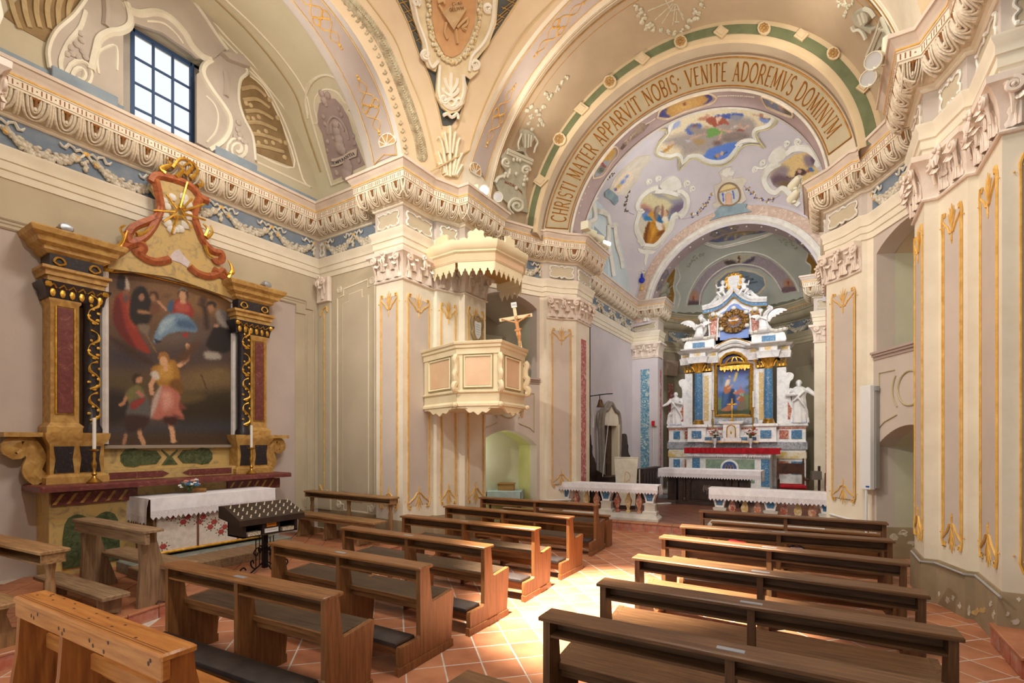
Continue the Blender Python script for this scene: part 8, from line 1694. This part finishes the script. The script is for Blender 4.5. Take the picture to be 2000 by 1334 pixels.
for s in(-1,1):
 x=gc+s*(gw+.2);H('herm_pilaster',MB().rings([[(x+u*w,y,z)for u,y in((-1,18.24),(1,18.24),(1,18.4),(-1,18.4))]for z,w in((5.75,.08),(6.3,.1),(6.75,.13))]),RMARB);H('herm_edge',MB().tube([(x-.11,18.23,5.75),(x-.16,18.23,6.75)],.03,5).tube([(x+.11,18.23,5.75),(x+.16,18.23,6.75)],.03,5),WMARB)
 H('cherub_head',MB().ball((x,18.18,6.92),(.1,.09,.11),8,6).ball((x-.1,18.2,6.85),(.07,.04,.05),6,4).ball((x+.1,18.2,6.85),(.07,.04,.05),6,4),WHITEST)
 H('gilt_swag',MB().tube(crom([(x-.12,18.15,6.85),(x,18.12,6.66),(x+.12,18.15,6.85)],4),.03,5),GOLD)
 H('attic_side_scroll',MB().tube(crom([(gc+s*(gw+.45),18.35,5.75),(gc+s*(gw+.62),18.35,6.0),(gc+s*(gw+.5),18.35,6.3),(gc+s*(gw+.5),18.35,6.7),(gc+s*(gw+.66),18.35,6.9),(gc+s*(gw+.56),18.35,7.0)],4),.08,6),WMARB)
top=crom([(-gw-.55,7.2),(-gw-.1,7.28),(-gw*.5,7.5),(0,7.72),(gw*.5,7.5),(gw+.1,7.28),(gw+.55,7.2)],4)
H('blue_frieze',MB().rings([[(gc+u,18.22,z-.2)for u,z in top],[(gc+u,18.22,z)for u,z in top]],cap=False,closed=False),BMARB)
H('attic_cornice',MB().tube([(gc+u,18.2,z+.03)for u,z in top],.075,6).tube([(gc+u,18.14,z+.1)for u,z in top],.06,6),WMARB)
H('gilt_fillet',MB().tube([(gc+u,18.2,z-.21)for u,z in top],.02,5),GOLD)
for s in(-1,1):H('crest_scroll',MB().tube(crom([(gc+s*.75,18.2,7.35),(gc+s*.6,18.2,7.5),(gc+s*.5,18.2,7.62),(gc+s*.42,18.2,7.58),(gc+s*.46,18.2,7.5)],4),[.06]*17,6),WMARB)
b=MB().prism(crom([(0,8.42),(.12,8.36),(.26,8.28),(.3,8.1),(.24,7.95),(.26,7.85),(.1,7.72),(0,7.68),(-.1,7.72),(-.26,7.85),(-.24,7.95),(-.3,8.1),(-.26,8.28),(-.12,8.36)],2,True),0,.06,(gc,18.25,0),(1,0,0),(0,0,1),(0,-1,0))
for a in np.linspace(0,2*pi,13)[:-1]:b.ball((gc+.28*cos(a),18.18,8.05+.34*sin(a)),.055,6,4)
H('gilt_cartouche',b,GOLD)
H('cartouche_field',MB().prism(crom([(0,8.3),(.17,8.28),(.17,8.1),(.14,7.92),(0,7.78),(-.14,7.92),(-.17,8.1),(-.17,8.28)],3,True),.06,.075,(gc,18.25,0),(1,0,0),(0,0,1),(0,-1,0)),WHITEP)
b=scrawl([(gc-.1,gc+.06,8.2),(gc-.13,gc+.13,8.14),(gc-.04,gc+.05,8.07),(gc-.1,gc+.1,8.02),(gc-.06,gc+.05,7.97),(gc-.05,gc+.06,7.88)],lambda u,v:(u,18.172,v))
H('inscription',b,INK)
S_ap=pY(18.17)
K6=lambda*P:cv(1290,690,4.48,P)
appoly=K6((500,108),(535,108),(545,60),(590,20),(640,8),(690,20),(735,60),(745,105),(785,105),(785,535),(500,535))
e6=lambda x,y,rx,ry,a=0:(1290+x/4.48,690+y/4.48,rx/4.48,ry/4.48,a)
apn=thing('altar_picture','arched painted panel of a crowned lady in blue receiving a model church','painting',(xpc,18.16,2.85))
def APx(o):o.parent=apn;o.matrix_parent_inverse=Matrix.Translation(-apn.location);return o
APx(paint('painted_panel',appoly,S_ap,(90,118,186),[((58,66,116),K6((500,100),(640,5),(790,100),(790,190),(500,190)),6),((120,140,190),K6((520,230),(780,220),(780,330),(520,340)),12),((70,100,160),K6((500,350),(560,340),(600,380),(500,400)),3),((84,104,140),K6((650,360),(780,330),(780,400),(650,400)),4),((104,128,88),K6((500,400),(560,390),(560,500),(500,500)),4),((110,124,80),K6((720,380),(785,360),(785,500),(730,490)),4),((66,76,50),K6((500,500),(785,490),(785,535),(500,535)),3),((70,84,66),e6(770,210,18,10,-30),3,'e'),((70,84,66),e6(765,300,18,10,-30),3,'e'),((78,94,84),e6(535,230,10,30),4,'e'),((84,70,50),K6((780,150),(776,490)),1,'l',.8),((216,190,96),K6((660,170),(640,240),(655,240),(676,178)),2),((44,74,120),K6((550,340),(620,310),(650,330),(655,440),(600,470),(540,500),(535,420)),1),((32,54,92),K6((590,360),(650,330),(650,440),(610,450)),2),((64,96,140),K6((555,350),(600,350),(570,450),(540,480)),3),((178,108,68),K6((555,300),(580,270),(620,300),(600,345),(560,350)),1),((176,110,76),K6((530,500),(600,450),(625,430),(620,500)),1),((226,208,176),K6((565,290),(575,240),(600,230),(605,260),(590,280)),1),((206,162,130),e6(604,235,8,11),.8,'e'),((196,162,90),e6(606,205,10,9),.8,'e'),((206,160,130),K6((590,310),(620,290),(630,275)),.7,'l',1),((190,146,90),K6((635,345),(660,330),(665,350),(650,360)),.8),((178,106,92),K6((650,330),(690,320),(705,280),(712,320),(735,330),(735,350),(660,360)),.8),((190,196,200),e6(657,330,7,9),.8,'e'),((150,92,60),K6((690,380),(720,370),(740,400),(735,430),(700,430),(670,410)),1),((116,104,84),K6((680,440),(740,420),(750,480),(675,500)),1),((200,152,120),e6(700,360,8,10),.8,'e'),((130,160,140),K6((700,345),(725,350),(728,380),(712,375)),1),((206,160,130),K6((675,400),(690,385)),.7,'l',1.4)],1.1,.01,noise=.03))
fr=[(x,y)for x,y in K6((487,100),(527,100),(536,50),(582,10),(640,-4),(698,10),(742,50),(752,98),(797,98),(797,547),(487,547))]
APx(strokes('gilt_frame',[fr+[fr[0]]],S_ap,.06,GOLD,None,k=0,lift=.03));APx(strokes('frame_inner_edge',[[(p[0]+(642/4.48+1290-p[0])*.05,p[1]+(800-p[1])*.03)for p in fr+[fr[0]]]],S_ap,.02,BLACKI,None,k=0,lift=.05))
b=MB();P0=Y(*K6((650,90))[0],18.12)
for i in range(9):u=-.42+.105*i;b.prism([(u-.05,.02),(u+.05,.02),(u+.05,-.1),(u,-.2 if i%2 else-.14),(u-.05,-.1)],0,.03,(P0 .x,18.12,P0 .z-.08),(1,0,0),(0,0,1),(0,-1,0))
b.tube(crom([(P0 .x-.45,18.1,P0 .z-.05),(P0 .x,18.06,P0 .z+.02),(P0 .x+.45,18.1,P0 .z-.05)],4),.05,6)
for u in(-.3,-.1,.1,.3):b.tube(crom([(P0 .x+u,18.1,P0 .z),(P0 .x+u*.7,18.08,P0 .z+.14),(P0 .x+u*.2,18.1,P0 .z+.22)],3),.028,5)
APx(part('gilt_canopy',b,GOLD,None))
r=thing('red_altar_cover','deep red velvet cover with gathered edge along the high altar mensa','cloth',(mc,17.0,1.738))
part('cover',MB().cbx(-(mx1-mx0)/2-.05,(mx1-mx0)/2+.1,-.12,.75,0,.05,.01),REDCL,r)
b=MB();k=120
b.rings([[(-(mx1-mx0)/2-.06+(mx1-mx0+.18)*i/k,-.13-.012*(1+sin(i*1.1)),z)for i in range(k+1)]for z in(.05,-.06,-.13)],cap=False,closed=False);part('gathered_edge',b,REDCL,r)
cloth('altar_cloth',mx0+.06,mx1-.02,16.93,17.4,1.722,(.12,.12,.24,0),'narrow white lace cloth showing below the red velvet cover of the high altar',.09)
crs=thing('altar_cross','gilt altar cross standing on the tabernacle','cross',(xt,17.78,2.665))
part('foot',MB().lathe([(0,0),(.09,0),(.07,.03),(.03,.06),(.02,.1),(.035,.14),(.012,.2),(.012,.42)],10),GOLD,crs)
part('cross',MB().bx(-.016,.016,-.012,.012,.4,.72).bx(-.12,.12,-.012,.012,.55,.585),GOLD,crs)
b=MB()
for x,z in((-.13,.567),(.13,.567),(0,.74)):b.ball((x,0,z),.03,6,4)
for i in range(8):a=i*pi/4+.39;b.tube([(0,0,.567),(.1*cos(a),0,.567+.1*sin(a))],.008,4)
part('rays',b,GOLD,crs)
for px,lab in((1392,'brass candlestick with tall white candle left of the tabernacle'),(1471,'brass candlestick with tall white candle right of the tabernacle')):candlestick('altar_candlestick',(ax(px,17.92),17.92,2.2),.85 if px<1400 else.9,.55,lab,None,1.1)
for px,lab,sd in((1396,'red and white flowers in a clear vase left of the tabernacle',5),(1466,'red and white flowers in a clear vase right of the tabernacle',9)):bouquet('flower_vase',(ax(px,17.5),17.5,1.78),lab,[wh,rd_,wh],.2,.3,.32,sd,33)
# marble figures
def robe(b,h,w,seed,lean=0,k=9,z0=0,n=28):
 rd=random.Random(seed);ph=rd.random()*6
 prof=[(1.0,0),(.98,.04),(.86,.2),(.78,.4),(.74,.52),(.70,.6),(.78,.70),(.80,.78),(.55,.84),(.26,.87)]
 R=[]
 for r,t in prof:
  amp=.13*(1-t)**.7;R.append([((w*r*(1+amp*sin(k*a+ph+3*t)+.05*sin(4*a+ph))*cos(a))+lean*t*h,w*.72*r*(1+amp*sin(k*a+ph+3*t))*sin(a),z0+t*h)for a in np.linspace(0,2*pi,n+1)[:-1]])
 return b.rings(R)
def headm(b,c,r,hair=True):
 c=Vector(c);b.ball(c,(r*.82,r*.95,r*1.12),12,10);b.ball(c+Vector((0,-r*.9,-.05*r)),(r*.16,r*.22,r*.3),6,5);b.ball(c+Vector((0,-r*.62,-.7*r)),(r*.4,r*.35,r*.35),6,5)
 for s in(-1,1):b.ball(c+Vector((s*r*.3,-r*.82,r*.12)),(r*.17,r*.1,r*.1),6,4);b.ball(c+Vector((s*r*.8,0,-.05*r)),(r*.14,r*.2,r*.3),6,4)
 b.tube([c+Vector((0,.1*r,-.8*r)),c+Vector((0,.1*r,-1.7*r))],r*.45,8)
def hand(b,p,d,r):
 p=Vector(p);d=Vector(d).normalized();sd=d.cross(Vector((0,1,.2))).normalized();b.ball(p,r,6,5)
 for i,l in enumerate((1.7,2.1,2.2,1.8)):b.tube([p+sd*(r*.5*(i-1.5)),p+d*(r*l)+sd*(r*.55*(i-1.5))],[r*.3,r*.2],5)
 b.tube([p+sd*r*.7,p+sd*r*1.3+d*r*.9],[r*.32,r*.22],5)
STM=M('statue_marble',(240,238,234),(222,220,218),6,.45)
def saint(px,zb,h,seed,lean,arms,label,mitre=False,beard=False,rz=0):
 x=ax(px,18.0);t=thing('marble_statue',label,'statue',(x,18.15,zb),rz);b=MB();robe(b,h,h*.19,seed,lean)
 hd=Vector((lean*h*.9,-.02*h,h*.93));headm(b,hd,h*.062)
 if beard:b.ball(hd+Vector((0,-.05*h,-.06*h)),(.035*h,.03*h,.05*h),6,5)
 if not mitre:b.ball(hd+Vector((0,.02*h,.015*h)),(.07*h,.07*h,.075*h),8,6)
 else:b.ball(hd+Vector((0,.01*h,.05*h)),(.055*h,.055*h,.04*h),8,5)
 for P in arms:
  Q=[Vector(q)*h for q in P];b.tube(Q,[.06*h,.052*h,.034*h],8);hand(b,Q[-1],Q[-1]-Q[-2],.022*h)
 rd=random.Random(seed+3)
 b.tube(crom([(-.1*h,-.14*h,.72*h),(.05*h,-.17*h,.5*h),(.16*h,-.1*h,.3*h),(.17*h,.0,.1*h)],4),.028*h,6);b.tube(crom([(.12*h,-.1*h,.75*h),(-.02*h,-.15*h,.6*h),(-.12*h,-.12*h,.5*h)],4),.025*h,6)
 sculpt('figure',b,STM,h*.0135,t,1);part('figure_base',MB().cbx(-.2,.2,-.16,.16,-.0,.05,.01),M('bluish_plinth',(196,204,226),None),t);return t
saint(1319,2.58,1.17,3,-.02,(((-.15,0,.8),(-.24,-.08,.66),(-.37,-.12,.6)),((.14,0,.8),(.2,-.12,.62),(.02,-.2,.68))),'white marble veiled saint statue with one arm outstretched, left of the high altar')
saint(1560,2.58,1.36,8,0,(((-.15,0,.8),(-.24,-.1,.66),(-.05,-.2,.66)),((.15,0,.8),(.28,-.06,.68),(.36,-.14,.6))),'white marble bearded saint statue in a wide cloak, right of the high altar',beard=True)
def wing(s,sc):return[(s*u*sc,v*sc)for u,v in crom([(0,0),(.1,.28),(.3,.46),(.62,.5),(.9,.38),(.82,.33),(.7,.34),(.72,.26),(.56,.26),(.56,.18),(.42,.2),(.38,.1),(.24,.1),(.12,-.12)],2,True)]
def angel(px,py,s,h,label):
 p=Y(px,py,18.0);t=thing('marble_angel',label,'statue',(p.x,17.98,p.z));b=MB()
 robe(b,h*.72,h*.2,4+s,s*.1,8);hd=Vector((s*.12*h,-.08*h,h*.83));headm(b,hd,h*.075);b.ball(hd+Vector((0,.03*h,.02*h)),(.085*h,.08*h,.08*h),8,6)
 b.ball((s*.02*h,-.14*h,.1*h),(.2*h,.2*h,.12*h),8,6)
 for q in(-1,1):b.tube([(q*.12*h+s*.05*h,-.02*h,.62*h),(q*.17*h+s*.1*h,-.14*h,.48*h),(s*.16*h,-.22*h,.58*h)],[.05*h,.045*h,.03*h],7)
 hand(b,(s*.16*h,-.22*h,.6*h),(0,-.2,1),.026*h)
 sculpt('figure',b,STM,h*.016,t,1)
 part('wing',MB().prism(wing(-s,h*.75),-.02,.025,(-s*.08*h,.08,.5*h),(1,0,0),(0,0,1),(0,-1,0)),STM,t);part('wing',MB().prism(wing(s,h*.5),-.02,.02,(s*.05*h,.12,.5*h),(1,0,0),(0,0,1),(0,-1,0)),STM,t)
 part('feather',MB().tube([(-s*.2*h,.055,.6*h),(-s*.5*h,.055,.8*h)],.012,4).tube([(-s*.2*h,.055,.55*h),(-s*.4*h,.055,.68*h)],.012,4),STM,t);return t
angel(1364,663,1,.82,'white marble kneeling angel with raised wing on the left shoulder of the high altar');angel(1493,650,-1,.86,'white marble kneeling angel with raised wing on the right shoulder of the high altar')
def putto(px,py,s,label):
 p=Y(px,py,18.05);t=thing('marble_putto',label,'statue',(p.x,18.05,p.z));b=MB();h=.5
 b.ball((0,0,.2),(.085,.08,.12),8,6);b.ball((0,0,.12),(.09,.085,.08),8,6);headm(b,(-s*.03,-.03,.40),.075);b.ball((-s*.03,0,.42),(.08,.08,.07),8,6)
 b.tube([(.07,0,.27),(.13*1,-.06,.22),(.16,-.1,.3)],[.035,.03,.022],6);b.tube([(-.07,0,.27),(-.14,-.06,.24),(-.17,-.1,.32)],[.035,.03,.022],6);hand(b,(.16,-.1,.31),(.3,0,1),.02);hand(b,(-.17,-.1,.33),(-.3,0,1),.02)
 for q in(-1,1):b.tube([(q*.05,-.02,.1),(q*.09+s*.04,-.14,.06),(q*.08-s*.06,-.13,-.08)],[.05,.045,.026],6);b.ball((q*.08-s*.06,-.16,-.1),(.024,.045,.02),6,4)
 sculpt('figure',b,STM,.009,t,1);return t
putto(1410,576,-1,'small white marble putto seated left of the gilt cartouche on top of the high altar');putto(1453,571,1,'small white marble putto seated right of the gilt cartouche on top of the high altar')
ks=thing('folded_stand','dark folded wooden stand leaning in the corner right of the armchair','stand',(.0,16.9,FZ),.2)
part('upright',MB().bx(-.03,.03,-.03,.03,0,1.1).bx(.14,.19,-.03,.02,0,.9),WALNUT,ks);part('box',MB().cbx(-.2,.05,-.1,.15,.7,.95,.01),M('grey_box',(110,100,90),None),ks);part('bag',MB().ball((.22,0,.2),(.12,.1,.2),8,6),M('black_cloth',(24,22,24),None),ks)
tag(obj('marble_threshold',MB().cbx(-.5,.5,-.06,.06,0,.03,.005),M('white_slab',(216,212,204),None),loc=(-4.0,14.2,FZ+.005)),'narrow white marble strip set on the sanctuary floor left of the altar table','slab').rotation_euler=(0,0,.9)
# PEWS
PW=M('pew_plaque',(176,182,190),None,rough=.35,metal=.6)
PANEL=[(-.275,0),(-.275,.075),(-.255,.075),(-.262,.2),(-.25,.235),(-.02,.235),(0,.255),(0,.845),(.125,.845),(.16,.56),(.172,.512),(.49,.548),(.50,.535),(.455,.078),(.468,.075),(.468,0)]
def pew(L,label,dark,x,y,rz,group,cushion=True):
 W,V=(OAKD,OAKDV)if dark else(OAK,OAKV)
 t=thing('pew',label,'pew',(x,y,.001),rz,group);h=L/2
 for i,u in enumerate((-h+.025,.0,h-.025)):
  nm='middle_panel' if i==1 else 'end_panel'
  P=PANEL if i!=1 else PANEL[:1]+[(-.05,0),(-.02,.235)]+PANEL[6:]
  e=part(nm,MB().prism(P if i!=1 else[(-.02,0),(0,.255),(0,.845)]+PANEL[8:],-.024,.024,(u,0,0),(0,1,0),(0,0,1),(1,0,0)),V,t)
  if i!=1:s=-1 if i==0 else 1;part('base_board',MB().bx(u+s*.024,u+s*.034,-.285,.475,0,.07),V,e)
 part('top_ledge',MB().cbx(-h-.02,h+.02,-.035,.16,.845,.872,.008),W,t)
 part('book_shelf',MB().bx(-h+.05,h-.05,.005,.14,.735,.752),W,t)
 part('shelf_back',MB().bx(-h+.05,h-.05,.118,.134,.735,.845),OAKD,t)
 part('seat',MB().prism([(.15,.485),(.49,.515),(.485,.545),(.15,.52)],-h+.05,h-.05,(0,0,0),(0,1,0),(0,0,1),(1,0,0)),W if dark else SEATD,t)
 part('seat_edge',MB().cbx(-h+.05,h-.05,.135,.152,.483,.523,.004),W,t)
 part('seat_rail',MB().bx(-h+.05,h-.05,.17,.19,.42,.485),OAKD if dark else W,t)
 part('kneeling_board',MB().bx(-h+.05,h-.05,-.24,-.03,.195,.222),W,t)
 part('kneeler_rail',MB().bx(-h+.05,h-.05,-.2,-.18,.12,.195),W,t)
 if cushion:part('kneeler_cushion',MB().rings([[(s*(h-.06-e),y,z)for s,y in((-1,-.255+e),(1,-.255+e),(1,-.02-e),(-1,-.02-e))]for z,e in((.222,.0),(.24,-.006),(.262,.0),(.278,.03))]),CUSH,t)
 part('name_plaque',MB().bx(-.07,.07,.02,.06,.872,.875),PW,t)
 return t
ordn=('first','second','third','fourth','fifth','sixth')
LP=[((-5.13,2.12),(-3.03,2.28)),((-5.20,3.2),(-3.02,3.27)),((-5.32,4.26),(-3.03,4.28)),((-5.39,5.42),(-3.1,5.5)),((-5.56,6.64),(-3.14,6.62)),((-5.82,8.05),(-3.36,8.2))]
RP=[((-1.53,2.78),(.72,2.84)),((-1.5,3.68),(.70,3.76)),((-1.54,4.68),(.68,4.65)),((-1.6,5.86),(.70,5.76)),((-1.57,6.74),(.72,7.0)),((-1.66,8.40),(.8,8.46))]
def lab(i,side,n=6):
 if i==0:return 'dark brown oak pew nearest the camera in the %s row, behind the others'%side if side=='right' else 'brown oak pew nearest the camera in the left row, beside the pine pew'
 if i==n-1:return '%s oak pew at the front of the %s row, nearest the communion rail'%('dark brown' if side=='right' else 'brown',side)
 return '%s oak pew, %s from the camera in the %s row'%('dark brown' if side=='right' else 'brown',ordn[i],side)
for i,(a,c)in enumerate(LP):
 pew(hypot(c[0]-a[0],c[1]-a[1])-.02,lab(i,'left'),False,(a[0]+c[0])/2,(a[1]+c[1])/2+.03,atan2(c[1]-a[1],c[0]-a[0]),'oak pews left of the aisle')
for i,(a,c)in enumerate(RP):
 pew(hypot(c[0]-a[0],c[1]-a[1])-.02,lab(i,'right'),True,(a[0]+c[0])/2,(a[1]+c[1])/2+.03,atan2(c[1]-a[1],c[0]-a[0]),'oak pews right of the aisle',i!=5)
q=pew(2.2,'brown oak pew cut off by the lower picture edge, only its ledge end showing',True,-.36,1.79,0,'oak pews right of the aisle')
for x0,x1,y,s in((-5.75,-3.4,8.9,'left'),(-1.6,.78,9.25,'right')):
 t=thing('front_kneeler','low brown oak kneeler front standing before the %s row of pews'%s,'kneeler',((x0+x1)/2,y,.001),.02);h=(x1-x0)/2
 part('front_board',MB().bx(-h,h,-.015,.015,.05,.56),OAK,t);part('top_rail',MB().cbx(-h-.02,h+.02,-.05,.06,.56,.59,.008),OAK,t)
 for u in(-h,0,h):part('foot',MB().bx(u-.025,u+.025,-.12,.12,0,.5),OAKV,t)
pn=thing('pine_pew','honey coloured knotty pine pew at the lower left corner','pew',(-3.86,1.185,.001),.05);h=1.0
part('top_ledge',MB().cbx(-h,h,-.055,.13,.865,.90,.012),PINE,pn)
part('rear_rail',MB().cbx(-h+.01,h-.01,-.045,.0,.76,.865,.006),PINE,pn)
for i,u in enumerate((-h+.05,-.25,h-.05)):
 part('trestle_leg',MB().prism([(-.12,0),(.5,0),(.46,.43),(.2,.45),(.13,.76),(.12,.86),(-.03,.86),(-.05,.5)],-.025,.025,(u,0,0),(0,1,0),(0,0,1),(1,0,0)),PINEV,pn)
part('seat',MB().cbx(-h+.06,h-.06,.17,.5,.42,.455,.008),PINE,pn);part('back_slat',MB().cbx(-h+.08,-.29,.10,.125,.50,.60,.006).cbx(-.21,h-.08,.10,.125,.50,.60,.006),PINE,pn)
part('groove_shade_strip',MB().bx(-h+.02,h-.02,-.03,-.026,.9,.9015).bx(-h+.02,h-.02,-.014,-.010,.9,.9015),M('groove_shadow',(120,72,34),None),pn)  # dark strips on the ledge, shade of its grooves put in as colour
rd=random.Random(12);b=MB()
for i in range(14):b.ball((rd.uniform(-h+.1,h-.1),rd.uniform(-.0,.11),.9),(.016,.007,.002),7,4)
for i in range(12):b.ball((rd.uniform(-h+.1,h-.1),-.0455,rd.uniform(.78,.85)),(.012,.002,.014),7,4)
for u in(-h+.05,-.25,h-.05):
 for i in range(5):b.ball((u-.025,rd.uniform(0,.3),rd.uniform(.1,.7)),(.002,.012,.016),6,4)
part('knots',b,KNOT,pn,kind='stuff')
tag(obj('floor_bench',MB().cbx(-1.05,1.05,-.13,.13,.12,.17,.012).bx(-1,-.9,-.1,.1,0,.12).bx(.9,1,-.1,.1,0,.12),WALNUT,loc=(-3.55,1.83,.001)),'low dark brown kneeling plank beside the pine pew','bench').rotation_euler=(0,0,.08)
jk=thing('jacket','red and black jacket lying on a right-row pew seat, below the red cushion chair','clothing',(-.95,7.13,.55),.1)
part('red_panel',MB().grid(lambda u,v:(-.26+.52*u,-.1+.25*v,.03+.10*sin(u*3.1)*sin(v*3.1)+.008*sin(u*19)),16,8),M('jacket_red',(206,26,40),None),jk,smooth=60);part('black_panel',MB().grid(lambda u,v:(-.32+.9*u,-.12+.28*v,.012+.09*sin(u*3.1)*sin(v*3.1)+.008*sin(u*15+1)),18,8),M('jacket_black',(26,26,32),None),jk,smooth=60)
bg_=thing('handbag','small lilac and black bag lying beside the red jacket','bag',(-.25,7.2,.55),.1);part('bag_body',MB().cbx(-.1,.12,-.08,.1,0,.09,.03),M('bag_lilac',(130,120,150),None),bg_);part('strap',MB().tube(crom([(-.1,0,.08),(0,.02,.14),(.12,0,.08)],4),.01,5),M('jacket_black',(0,0,0)),bg_)
S_bb=bvh(bpy.data.objects['baseboard_right'],7);S_nr=bvh(bpy.data.objects['baseboard_niche_right'],10)
FLK=M('flaked_whitewash',(214,206,192),(188,172,146),22,.9,bump=.2);OCF=M('flaked_ochre',(206,172,108),(190,160,104),12,.9)
rd=random.Random(31)
def flake(x,y,r,S,m,root,sx=1):
 decal('flaked_patch',[(x+r*sx*rd.uniform(.35,1.1)*cos(a),y+r*rd.uniform(.35,1.1)*sin(a))for a in np.linspace(0,2*pi,12)[:-1]],S,m,.003,6,root,k=2)
bb=bpy.data.objects['baseboard_right'];bn=bpy.data.objects['baseboard_niche_right']
for x,y,r,sx in((1852,1172,9,.7),(1862,1168,6,.8),(1893,1192,10,.5),(1834,1160,6,.5),(1941,1200,10,.4),(1935,1180,7,.5),(1985,1215,8,1.6),(1990,1170,6,1),(1968,1200,6,.8),(1875,1183,7,.6)):flake(x,y,r,S_bb,FLK,bb,sx)
for x,y,r in((1906,1195,9),(1920,1192,7)):flake(x,y,r,S_bb,OCF,bb)
for x,y,r,sx in((1745,1050,9,1.6),(1765,1042,8,1.4),(1780,1060,7,1.2),(1735,1062,6,1)):flake(x,y,r,S_nr,FLK,bn,sx)
